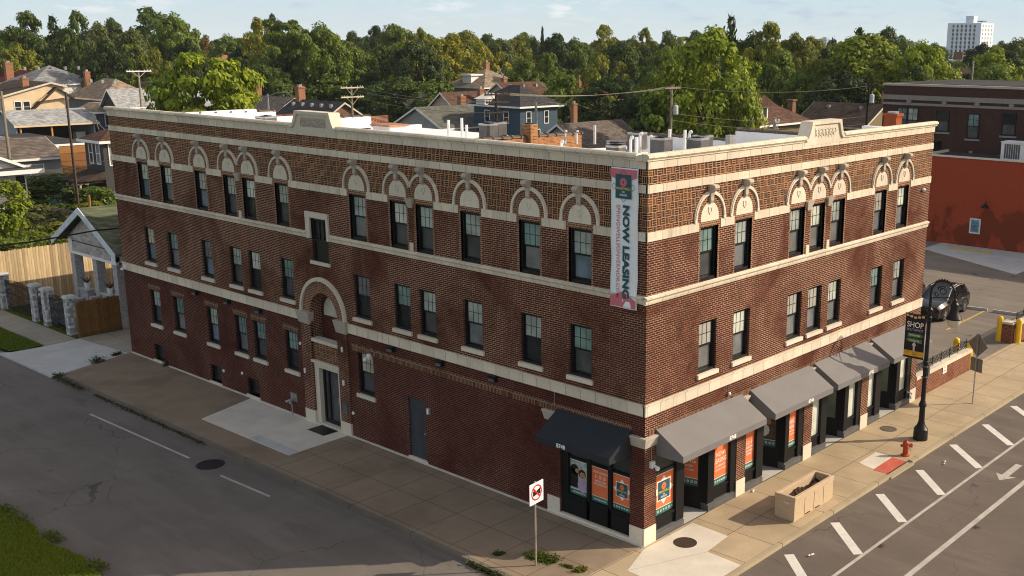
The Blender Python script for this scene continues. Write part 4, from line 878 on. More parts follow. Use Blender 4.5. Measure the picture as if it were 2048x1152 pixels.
# faint blank signs above windows
# ------------------------------------------------------------------ roof, inner parapets, vents
def rz(x): return 10.42-.035*x
m = MB()
def rp(pts): m.poly([(x, y, rz(x)) for x, y in pts])
rp([(.3, .3), (18.1, .3), (18.1, 15), (.3, 15)]); rp([(.3, 15.0), (10.8, 15), (10.8, 18.8), (.3, 18.8)]); rp([(.3, 18.8), (18.1, 18.8), (18.1, 31.6), (.3, 31.6)])
m.box(.03, .34, .35, LEN-.02, 10.0, 11.52); m.box(.341, 18.2, .03, .34, 9.7, 11.52)
m.build('flat_roof', M['membrane'], B)
m = MB()
m.box(17.9, 18.28, 9.3, 15.0, 9.5, 10.36); m.box(17.9, 18.28, .35, 9.3, 9.5, 10.84); m.box(17.9, 18.28, .35, 3.0, 10.84, 11.4)
m.build('inner_parapet', M['membrane'], B); m = MB(); m.box(7.4, 8.5, 31.5, 31.88, 10.0, 11.14); m.box(.35, 7.4, 31.5, 31.88, 10.0, 11.3); m.box(11.6, 14.5, 31.5, 31.88, 10.0, 10.62); m.box(8.5, 11.6, 31.5, 31.88, 10, 10.85)
m.box(14.5, 18.1, 31.5, 31.88, 9.5, 9.98)
m.build('inner_parapet', M['membrane'], B)
tile = plain('brown_clay_coping_tile', (.10, .075, .06), .6, .3, var=.3, scale=5)
def tiles(p0, p1, n, z0, z1, w_=.24):
    m = MB(); p0, p1 = Vector(p0), Vector(p1); d = (p1-p0)/n; pr = Vector((-d.y, d.x, 0)).normalized()
    for k in range(n):
        a = p0+d*k; z = z0+(z1-z0)*k/n
        for s, e, r in ((.0, .84, .15), (.84, 1.0, .19)):
            P = [a+d*s+pr*(r*1.25*math.cos(t))+Vector((0, 0, z-a.z+r*.75*math.sin(t))) for t in [math.pi*q/6 for q in range(7)]]
            m.prism(P, d*(e-s))
    m.build('coping_tiles', tile, B)
tiles((18.09, 9.35, 0), (18.09, 15.0, 0), 9, 10.36, 10.34); tiles((18.09, 3.1, 0), (18.09, 9.3, 0), 9, 10.85, 10.84)
m = MB(); m.box(10.7, 18.0, 18.8, 19.1, .0, 10.2); m.build('rear_brick_wall', M['rear_brick'], B); tiles((10.7, 18.95, 0), (18.05, 18.95, 0), 12, 10.27, 10.16)
tiles((11.6, 31.7, 0), (14.5, 31.7, 0), 5, 10.62, 10.6); tiles((.3, 31.7, 0), (8.5, 31.7, 0), 10, 11.28, 11.12)
m = MB(); m.box(14.08, 14.58, 18.55, 19.2, 9.6, 10.84); c_ = m.build('chimney', M['rear_brick'], B); m = MB(); m.box(14.2, 14.46, 18.7, 19.05, 10.84, 10.9); sub(m, 'flue', M['black'], c_)
m = MB(); m.box(17.75, 18.25, 1.4, 1.95, 10.8, 11.95); m.box(17.70, 18.3, 1.35, 2.0, 11.86, 11.97); c_ = m.build('chimney', plain('red_painted_brick', (.33, .075, .03), .8, .2, fine=14), B); m = MB(); m.box(17.85, 18.15, 1.5, 1.85, 11.97, 12.05); sub(m, 'flue', M['steel'], c_)
# roof hatch
m = MB(); m.box(13.75, 14.9, 28.9, 30.4, 9.9, 10.2); h_ = m.build('roof_hatch', M['membrane'], B); m = MB(); m.box(13.65, 15.0, 28.8, 30.5, 10.2, 10.3); sub(m, 'lid', plain('copper_hatch_lid', (.40, .19, .11), .6, .3), h_)
rv = random.Random(5)
def pipe(x, y, h, r=.05, bend=False):
    z = rz(x); m = MB(); pts = [(x, y, z-.02), (x, y, z+h)]
    if bend: pts += [(x-.02, y-.05, z+h+.09), (x-.06, y-.13, z+h+.12), (x-.1, y-.2, z+h+.06)]
    m.tube(pts, r, 8); m.build('vent_pipe', M['white'], B)
for x, y, h, bd in ((13.5, 11.5, .75, 0), (14.6, 12.3, .55, 1), (13.3, 10.6, .75, 1), (12.4, 10.4, .9, 1), (11.3, 10.0, .8, 1), (15.1, 10.9, 1.1, 0), (14.4, 9.3, 1.0, 1), (16.9, 11.4, 1.0, 0), (12.6, 22.8, .95, 0), (13.3, 22.6, 1.05, 0), (13.7, 22.7, .7, 0), (17.2, 17.2, .9, 0), (12.9, 12.6, .5, 0), (16.3, 17.6, .5, 1), (15.8, 17.9, .5, 1), (9.9, 12.6, .5, 1), (7.2, 29.2, .5, 1)): pipe(x, y, h, .07 if not bd else .06, bd)
# electrical boxes
m = MB(); m.box(15.6, 16.0, 8.0, 8.25, rz(15.6), 10.85); m.build('electrical_box', M['steel'], B)
# ------------------------------------------------------------------ air-conditioning condensers standing on the roof
def condenser(x, y, s=.38, label='', grp='condensers on the white roof', top=.85):
    z = rz(x)+.12; t = thing('air_conditioner', label, 'air conditioner', (x, y, z), grp)
    m = MB(); m.box(x-s-.1, x+s+.1, y-s-.1, y+s+.1, z-.14, z); m.build('base_pad', M['steel'], t)
    c = .1; oct_ = [(s, -s+c), (s, s-c), (s-c, s), (-s+c, s), (-s, s-c), (-s, -s+c), (-s+c, -s), (s-c, -s)]
    m = MB(); m.prism([(x+a, y+b, z) for a, b in oct_], (0, 0, top-.08))
    for k in range(9): m.prism([(x+a*1.015, y+b*1.015, z+.06+k*.08) for a, b in oct_], (0, 0, .03))
    m.build('louvred_casing', M['dark_steel'], t)
    m = MB(); m.prism([(x+a*1.04, y+b*1.04, z+top-.08) for a, b in oct_], (0, 0, .08)); m.build('top_cover', M['steel'], t)
    m = MB(); m.tube([(x+s*.7*math.cos(a), y+s*.7*math.sin(a), z+top+.01) for a in [k*.524 for k in range(13)]], .02, 5)
    for k in range(6): m.tube([(x+.08*math.cos(k), y+.08*math.sin(k), z+top+.03), (x+s*.7*math.cos(k*1.047), y+s*.7*math.sin(k*1.047), z+top+.01)], .012, 4)
    m.lathe([(.1, z+top), (.1, z+top+.05), (.02, z+top+.06)], (x, y), 8); m.build('fan_grille', M['black'], t)
for x, y, l, s_, h_ in ((12.65, 9.45, 'larger grey condenser nearest the roof corner, before tall white vents', .38, .76), (13.85, 8.45, 'grey condenser farther right, between a hooked pipe and electrical box', .38, .78), (14.9, 12.6, 'low grey condenser peeping behind the two hooked vent pipes', .36, .75), (15.4, 9.3, 'grey condenser half hidden behind the box near the roof edge', .36, .8), (9.55, 9.3, 'small grey condenser left of the two white pipes near the corner', .33, .55),
                (12.45, 19.75, 'drum of a grey condenser behind the orange chimney wall, left one', .37, .82), (13.45, 20.2, 'grey condenser right beside the orange brick chimney', .37, .85), (6.3, 28.9, 'grey condenser behind the raised parapet at the far roof end', .4, .8)): condenser(x, y, s_, l, top=h_)
# ================================================================== hanging leasing banner
T = thing('banner', 'long white and rose banner reading NOW LEASING hanging on the dark brick wall', 'banner', (-.06, .8, 7.26))
bm_ = MB(); nv, nu = 40, 8
def bp(i, j): 
    u = .305+(1.30-.305)*i/nu; z = 7.26+(11.29-7.26)*j/nv; q = j/nv
    return (-.05-.035*math.sin(i/nu*math.pi)-.05*max(0, .16-q)*4*(1+math.sin(i*.9))*.5-.012*math.sin(j*.55+i*.4), u+.015*math.sin(q*14)*(1-q)*(1 if i in (0, nu) else .6), z)
for j in range(nv+1):
    for i in range(nu+1): bm_.v.append(bp(i, j))
for j in range(nv):
    for i in range(nu): a = j*(nu+1)+i; bm_.f.append((a, a+1, a+nu+2, a+nu+1))
cl = bm_.build('banner_cloth', M['cloth'], T, smooth=True)
so_ = cl.modifiers.new('thickness', 'SOLIDIFY'); so_.thickness = .004
bo = (-.105, .8, 7.26)
def tri(pts, mat, name):
    m = MB(); m.prism([(-.107, .8-x, 7.26+y) for x, y in pts], (-.003, 0, 0)); return m.build(name, mat, T)
tri([(-.485, 3.78), (-.25, 3.70), (.25, 3.70), (.485, 3.78), (.485, 4.0), (-.485, 4.0)], M['pink'], 'banner_head')
tri([(-.48, .03), (.47, .03), (.47, .26), (.0, .50), (-.48, .30)], M['pink'], 'banner_foot')
emb = panel(bo, XL, UP, -.29, .29, 3.17, 3.85, .006, .003).build('emblem', M['teal_dark'], T)
def tsub(m, n, mat): o = m.build(n, mat, T); return o
fl = [disc(bo, XL, UP, .10*math.cos(a), 3.63+.10*math.sin(a), .035, .011, 8, .001) for a in [k*math.pi/5 for k in range(10)]]+[disc(bo, XL, UP, 0, 3.63, .075, .011, 12, .001, r_in=.035)]
tsub(merge(*fl), 'emblem_flower', M['pink'])
tsub(text_mesh('SPRINGWELLS', (-.117, .8, 7.26+3.42), XL, UP, .54, .07, .02), 'lettering', M['yellow_print'])
tsub(merge(text_mesh('ON', (-.117, .8, 7.26+3.33), XL, UP, .09, .05, .02), text_mesh('VERNOR', (-.117, .8, 7.26+3.24), XL, UP, .28, .06, .02)), 'lettering', M['letter'])
tsub(merge(*[disc(bo, XL, UP, cx, cy, r, .005, 4, .002, r_in=r*.86) for cx, cy, r in ((0, 3.87, .12), (-.34, 3.5, .1), (.34, 3.5, .1), (0, 3.15, .09))]), 'emblem_diamonds', M['teal_dark'])
DN = (0, 0, -1)
tsub(text_mesh('NOW LEASING', (-.112, .8+.02, 7.26+1.64), DN, XL, 2.7, .25, .05), 'lettering', M['teal_dark'])
tsub(text_mesh('SPRINGWELLSONVERNOR.COM', (-.112, .8+.25, 7.26+1.64), DN, XL, 2.7, .125, .006), 'lettering', M['pink'])
tsub(text_mesh('8', (-.112, .8, 7.26+.19), XL, UP, None, .08, .02), 'lettering', M['letter'])
# ================================================================== street furniture near the building
# no-trucks sign
T = thing('road_sign', 'white square no-trucks sign with red slashed ring on a thin pole at the street corner', 'road sign', (-2.97, 1.6, 0))
m = MB(); m.tube([(-2.97, 1.6, 0), (-2.97, 1.6, 2.6)], .028, 8); m.build('pole', plain('worn_steel_pole', (.42, .37, .30), .45, .4, .4), T)
sx_ = Vector((1, 0.10, 0)).normalized(); so2 = Vector((-2.965, 1.55, 1.95)); nn = sx_.cross(Vector((0, 0, 1)))
pl = panel(so2, sx_, UP, -.31, .31, 0, .64, 0, .006).build('sign_plate', plain('white_sign_face', (.86, .84, .86), .45, .4, var=.03), T, bevel=.004)
RED = plain('sign_red', (.60, .015, .015), .45, .4); BLK = M['black']
def p2(x, y, d): return so2+sx_*x+Vector((0, 0, y))+nn*d
m = MB(); m.prism([p2(x, y, .008) for x, y in ((-.16, .25), (-.16, .40), (-.10, .40), (-.07, .35), (.17, .44), (.17, .25), (.02, .27), (-.09, .25))], nn*.002); m.build('truck_symbol', BLK, T)
merge(disc(so2, sx_, UP, 0, .33, .235, .011, 32, .002, r_in=.195)).build('red_ring', RED, T)
m = MB(); a = .707*.20; m.prism([p2(-a-.018, .33+a-.018, .012), p2(-a+.018, .33+a+.018, .012), p2(a+.018, .33-a+.018, .012), p2(a-.018, .33-a-.018, .012)], nn*.002); m.build('red_slash', RED, T)
# diamond sign seen from behind
T = thing('road_sign', 'grey back of a diamond road sign with square plate below on the avenue pavement', 'road sign', (19.49, -2.07, 0))
m = MB(); m.box(19.46, 19.52, -2.09, -2.05, 0, 3.1); m.build('pole', M['steel'], T)
dx = Vector((.35, .94, 0)).normalized(); dxp = Vector((19.53, -2.07, 0)); back = plain('grey_sign_back', (.20, .175, .15), .6, .3)
m = MB(); nv_ = Vector((.94, -.35, 0))*.006; m.prism([dxp+Vector((0, 0, 2.55))+dx*x+Vector((0, 0, y)) for x, y in ((-.53, 0), (0, -.53), (.53, 0), (0, .53))], nv_); m.build('diamond_plate', back, T)
m = MB(); m.prism([dxp+Vector((0, 0, 1.72))+dx*x+Vector((0, 0, y)) for x, y in ((-.32, -.32), (.32, -.32), (.32, .26), (-.32, .26))], nv_); m.build('square_plate', back, T)
# hydrant
T = thing('fire_hydrant', 'red orange fire hydrant with chain beside the kerb', 'fire hydrant', (12.08, -2.6, 0)); c = (12.08, -2.6)
m = MB(); m.lathe([(.165, 0), (.165, .035), (.12, .05), (.105, .06), (.10, .34), (.13, .345), (.13, .375), (.115, .39), (.12, .42), (.118, .48), (.10, .53), (.06, .57), (.03, .58), (.03, .62), (.0, .625)], c, 16); auto_smooth(m.build('barrel', M['hydrant'], T))
for v, r, e in (((-.8, .6), .05, .17), ((.8, -.6), .05, .17), ((.6, -.8), .075, .2)):
    m = MB(); d = Vector((v[0], v[1], 0)); q = Vector((c[0], c[1], .40)); m.tube([q+d*.06, q+d*e], r, 10); m.tube([q+d*e, q+d*(e+.025), q+d*(e+.04)], [r*1.15, r*1.15, r*.5], 8); m.build('outlet_cap', M['hydrant'], T)
m = MB(); q = Vector((c[0], c[1], .4)); m.tube([q+Vector((.15, -.12, -.04)), q+Vector((.16, -.14, -.18)), q+Vector((.15, -.12, -.25)), q+Vector((.12, -.09, -.12))], .01, 5); m.build('chain', M['steel'], T)
# planter
T = thing('planter', 'long tan concrete planter trough filled with bare soil near the kerb', 'planter', (5.55, -2.2, 0))
x0, x1, ya, yb = 4.36, 6.78, -2.56, -1.84
m = MB(); t = .10; H = .86
for a in ((x0, x1, ya, ya+t), (x0, x1, yb-t, yb), (x0, x0+t, ya+t, yb-t), (x1-t, x1, ya+t, yb-t)): m.box(*a, .07, H-.16)
m.box(x0+.05, x1-.05, ya+.05, yb-.05, .0, .07); m.build('trough', M['planter'], T)
m = MB()
for a in ((x0-.02, x1+.02, ya-.02, ya+t), (x0-.02, x1+.02, yb-t, yb+.02), (x0-.02, x0+t, ya+t, yb-t), (x1-t, x1+.02, ya+t, yb-t)): m.box(*a, H-.16, H)
m.build('rim', M['planter'], T, bevel=.012)
m = MB()
for x in (x0+.62, x0+1.2, x0+1.8): m.box(x-.008, x+.008, ya-.004, ya+.01, .07, H-.17)
for x in (x0+.68, x0+1.28): m.box(x, x+.3, ya-.005, ya+.01, .07, .11)
m.build('panel_joints', M['black'], T)
m = MB(); rs_ = random.Random(2); nx, ny = 26, 7; g = [[(x0+t+(x1-x0-2*t)*i/nx, ya+t+(yb-ya-2*t)*j/ny, .60+.07*math.sin(i*.4)*math.sin(j*.6)+rs_.uniform(-.02, .03)) for i in range(nx+1)] for j in range(ny+1)]
for j in range(ny):
    for i in range(nx): m.poly([g[j][i], g[j][i+1], g[j+1][i+1], g[j+1][i]])
m.build('soil', M['soil'], T)
m = MB(); 
for k, (dx_, dz_) in enumerate(((0, 0), (.05, .012), (.10, 0), (.15, .01))): m.obox((x0-.021, -2.36+dx_, .62+dz_), (.002, 0, 0), (0, .014, .003), (0, -.004, .02))
m.build('scratched_mark', M['letter'], T)
# street lamp with hooked arm
T = thing('street_lamp', 'tall black ornamental street lamp with hooked arm and bell shade on the pavement', 'street lamp', (14.05, -2.26, 0)); cx, cy = 14.05, -2.26
m = MB(); m.lathe([(.27, 0), (.275, .05), (.27, .30), (.26, .36), (.27, .38), (.27, .42), (.22, .48), (.16, .58), (.13, .68), (.125, .72)], (cx, cy), 20); auto_smooth(m.build('base', M['black'], T))
m = MB(); m.lathe([(.115, .72), (.105, 1.3), (.14, 1.32), (.145, 1.42), (.12, 1.46), (.11, 1.5), (.09, 1.55), (.082, 3.0), (.10, 3.02), (.10, 3.10), (.082, 3.12), (.075, 4.7), (.11, 4.74), (.11, 4.82), (.07, 4.86), (.068, 5.0), (.12, 5.05), (.12, 5.12), (.055, 5.2), (.05, 5.6), (.07, 5.62), (.05, 5.66), (.045, 5.8)], (cx, cy), 14); auto_smooth(m.build('pole', M['black'], T))
m = MB(); rr = .47; ac = Vector((cx, cy-rr, 5.78))
m.tube([ac+Vector((0, rr*math.cos(a), rr*1.02*math.sin(a))) for a in [math.pi*k/18 for k in range(19)]]+[ac+Vector((0, -rr, -.12))], .042, 8)
m.tube([ac+Vector((0, .02+.19*math.cos(a)*(1-a/14), .12+.19*math.sin(a)*(1-a/14))) for a in [k*.45 for k in range(22)]], .022, 6)
m.tube([ac+Vector((0, .26+.10*math.cos(a)*(1-a/12), -.06+.10*math.sin(a)*(1-a/12))) for a in [k*.5 for k in range(16)]], .018, 6)
m.tube([(cx, cy-.02, 5.56), (cx, cy-.25, 5.62), (cx, cy-.5, 5.66), (cx, cy-.92, 5.70)], .018, 6)
for k in range(7): a = math.pi*(.3+k*.07); m.ball(ac+Vector((0, rr*math.cos(a), rr*1.02*math.sin(a)+.04)), .05, .05, .05, 6, 4)
m.build('hooked_arm', M['black'], T)
lx, ly = cx, cy-2*rr
m = MB(); m.lathe([(.03, 5.68), (.05, 5.64), (.10, 5.60), (.09, 5.54), (.12, 5.50), (.15, 5.46), (.15, 5.24), (.19, 5.12), (.27, 4.98), (.29, 4.94), (.28, 4.90), (.24, 4.90)], (lx, ly), 20); lt = auto_smooth(m.build('bell_shade', M['black'], T))
m = MB(); m.lathe([(.265, 4.905), (.26, 4.84), (.225, 4.72), (.15, 4.61), (.05, 4.56), (.0, 4.55)], (lx, ly), 20); auto_smooth(m.build('lens', plain('cream_glass_lens', (.62, .58, .42), .25, .5, var=.04), T))
m = MB(); m.box(cx+.06, cx+.2, cy-.1, cy+.1, 2.42, 2.98); m.box(cx-.1, cx+.08, cy-.1, cy+.1, 2.47, 2.52); m.box(cx-.1, cx+.08, cy-.1, cy+.1, 2.88, 2.93); m.build('control_box', M['dark_steel'], T)
m = MB()
for z in (4.84, 3.14): m.tube([(cx, cy, z), (cx, cy+.95, z+.0)], .016, 6)
m.build('banner_arm', M['black'], T)
# street banner
T = thing('banner', 'black SHOP pennant with green arrow signs and yellow foot hanging from the street lamp', 'banner', (cx-.03, cy+.5, 3.15)); bo2 = (cx-.03, cy+.51, 3.16)
panel(bo2, XL, UP, -.40, .40, 0, 1.67, 0, .006).build('cloth', plain('black_banner_cloth', (.014, .012, .018), .6, .3), T)
panel(bo2, XL, UP, -.40, .40, 0.05, .26, .007, .002).build('yellow_foot', plain('amber_print', (.74, .40, .03), .6, .3, var=.25, scale=4), T)
merge(*[panel(bo2, XL, UP, -.38+k*.155, -.27+k*.155, 1.52+.03*abs(k-2), 1.60+.03*abs(k-2), .007, .002) for k in range(5)]).build('bunting', plain('bunting_print', (.72, .48, .26), .6, .3, var=.4, scale=9), T)
def off2(x, y): return (cx-.038, cy+.51-x, 3.16+y)
text_mesh('SHOP', off2(0, 1.17), XL, UP, .66, .22, .01).build('lettering', M['letter'], T)
text_mesh('SOUTHWEST', off2(0, 1.03), XL, UP, .66, .095, .01).build('lettering', plain('pale_purple_print', (.42, .38, .55), .6, .3), T)
GS = plain('green_sign_print', (.10, .20, .08), .6, .3, var=.3, scale=6)
m = MB()
for y, x_, sg in ((.86, .02, 1), (.66, 0, -1)): m.prism([off2(x_+a*sg, y+b) for a, b in ((-.30, -.075), (.24, -.06), (.33, .02), (.24, .09), (-.30, .075))], (-.003, 0, 0))
m.build('green_arrow_signs', GS, T)
merge(text_mesh('Springwells', tuple(Vector(off2(0, .83))+Vector((-.004, 0, 0))), XL, UP, .44, .08, .01), text_mesh('Vernor W', tuple(Vector(off2(0, .63))+Vector((-.004, 0, 0))), XL, UP, .40, .07, .01)).build('lettering', M['letter'], T)
m = MB(); m.prism([off2(x, y) for x, y in ((-.035, .26), (.035, .26), (.035, .46), (.08, .46), (.05, .55), (0, .60), (-.05, .55), (-.08, .46), (-.035, .46))], (-.004, 0, 0)); m.build('post_print', plain('pale_print', (.7, .62, .58), .6, .3), T)
text_mesh('BID', off2(0, .10), XL, UP, .12, .10, .01).build('lettering', plain('brown_print', (.35, .2, .05), .6, .3), T)
# manhole covers
def manhole(x, y, r, z, mat, label):
    T = thing('manhole_cover', label, 'manhole cover', (x, y, z)); m = MB(); m.lathe([(r, z-.02), (r, z+.006), (r*.93, z+.006), (r*.93, z+.002)], (x, y), 36); m.build('ring', mat, T)
    m = MB(); m.lathe([(r*.92, z-.01), (r*.92, z+.007), (0, z+.007)], (x, y), 32)
    for k in range(-4, 5): 
        h = math.sqrt(max(0, .8-(k*.2)**2))*r*.95; m.box(x-h, x+h, y+k*.2*r-.012, y+k*.2*r+.012, z+.007, z+.012)
    m.build('cover', mat, T)
manhole(1.03, -.78, .36, .005, M['cast_iron'], 'rusty round manhole cover in the pale slab by the corner pier')
manhole(14.28, -.82, .33, .003, plain('grey_cast_iron', (.16, .13, .10), .6, .4, .3, var=.3, scale=20), 'grey round manhole cover in the pavement left of the street lamp')
g = gz(-5.09, 15.74); manhole(g[0], g[1], .50, -.118, plain('dark_cast_iron', (.02, .021, .026), .5, .4, .3, var=.3, scale=12), 'large dark manhole cover in the side street asphalt')
# bollards
for i, (x, y, h, lab) in enumerate(((24.4, .2, 1.2, 'yellow bollard with battered sleeve at the near end of the low wall'), (24.9, 1.05, 1.2, 'yellow bollard behind the iron railing, only its round head showing'), (30.1, .98, 1.3, 'taller yellow bollard left of the brick pier by the lot entrance'), (30.35, .1, 1.25, 'yellow bollard right of the brick pier by the lot entrance'))):
    T = thing('bollard', lab, 'bollard', (x, y, 0), 'yellow bollards by the parking lot'); m = MB()
    m.lathe([(.15, -.03), (.15, h-.16), (.145, h-.1), (.12, h-.05), (.07, h-.012), (0, h)], (x, y), 18); auto_smooth(m.build('post', M['yellow'], T))
    m = MB(); m.lathe([(.165, -.03), (.165, .04), (.15, .045)], (x, y), 18); m.build('collar', M['yellow'], T)
# low walls with iron railing
def low_wall(x0, x1, y, label, sign=None):
    T = thing('low_wall', label, 'low wall', (x0, y, 0)); m = MB(); m.box(x0, x1, y, y+.3, -.1, .85); m.build('brick_wall', M['low_brick'], T)
    m = MB(); m.box(x0-.02, x1+.05, y-.06, y+.36, .85, 1.02); m.build('coping', M['stone'], T)
    m = MB()
    for z in (1.10, 1.46): m.tube([(x0, y+.15, z), (x1-.1, y+.15, z)], .012, 5)
    n = int((x1-x0)/.15)
    for k in range(n):
        x = x0+(x1-x0-.1)*(k+.5)/n; m.tube([(x+.07*math.sin(a), y+.15, 1.11+.17*a/3.14) for a in [q*.628 for q in range(11)]], .013, 4)
        m.tube([(x-.07*math.sin(a), y+.15, 1.11+.17*a/3.14) for a in [q*.628 for q in range(11)]], .013, 4)
        if k % 6 == 0: m.tube([(x, y+.15, 1.0), (x, y+.15, 1.5)], .02, 5)
    m.build('iron_railing', M['black'], T)
    if sign: 
        panel((sign, y-.02, .50), XR, UP, -.2, .2, 0, .5, 0, .008).build('notice_plate', M['white'], T)
        merge(text_mesh('NO', (sign, y-.03, .72), XR, UP, .16, .09), text_mesh('PARKING', (sign, y-.03, .58), XR, UP, .3, .08)).build('lettering', plain('faded_red_print', (.5, .25, .25), .6, .3), T)
M['low_brick'] = brick_mat('low_wall_brick', (.26, .075, .035), (.15, .045, .025), (.12, .07, .05), (.38, .26, .18), .4, .75, seedoff=4.0)
low_wall(18.36, 24.05, .02, 'low brick wall with stone coping and black iron railing beside the shops', 21.25)
low_wall(30.55, 46, .2, 'low brick wall with iron railing continuing beyond the lot entrance')
T = thing('brick_pier', 'short dark brick pier between two yellow bollards', 'pier', (30.2, .55, 0)); m = MB(); m.box(30.0, 30.5, .3, .8, -.1, .95); m.build('shaft', M['low_brick'], T); m = MB(); m.box(29.95, 30.55, .25, .85, .95, 1.06); m.build('cap', M['stone_plain'], T)
# wheel stops
for a, b, lab in (((35.75, 5.1), (36.0, 3.95), 'concrete wheel stop nearest the parked car'), ((35.95, 3.6), (36.15, 1.2), 'longer concrete wheel stop near the iron railing'), ((53.2, 13.8), (53.0, 10.5), 'yellow wheel stop along the red wall')):
    d = Vector((b[0]-a[0], b[1]-a[1], 0)); n = Vector((-d.y, d.x, 0)).normalized()*.1; A = Vector((a[0], a[1], -.028))
    m = MB(); m.prism([A-n, A+n, A+n*.6+Vector((0, 0, .15)), A-n*.6+Vector((0, 0, .15))], d); tag(m.build('wheel_stop', M['yellow_line'] if 'yellow' in lab else M['concrete_grey'], origin=tuple(A)), lab, 'wheel stop')
# litter
for i, (x, y, z, lab) in enumerate(((5.6, -.2, .012, 'crumpled white scrap by the second shop recess'), (3.0, -4.0, -.1, 'small white cup lying on the avenue near the hatching'), (12.6, -3.9, -.1, 'white scrap on the avenue near the hydrant'))):
    m = MB(); rl = random.Random(i)
    for k in range(3): m.ball((x+rl.uniform(-.12, .12), y+rl.uniform(-.04, .04), z+.02), .05, .035, .025, 6, 4)
    tag(m.build('litter', M['white'], origin=(x, y, z)), lab, 'litter')
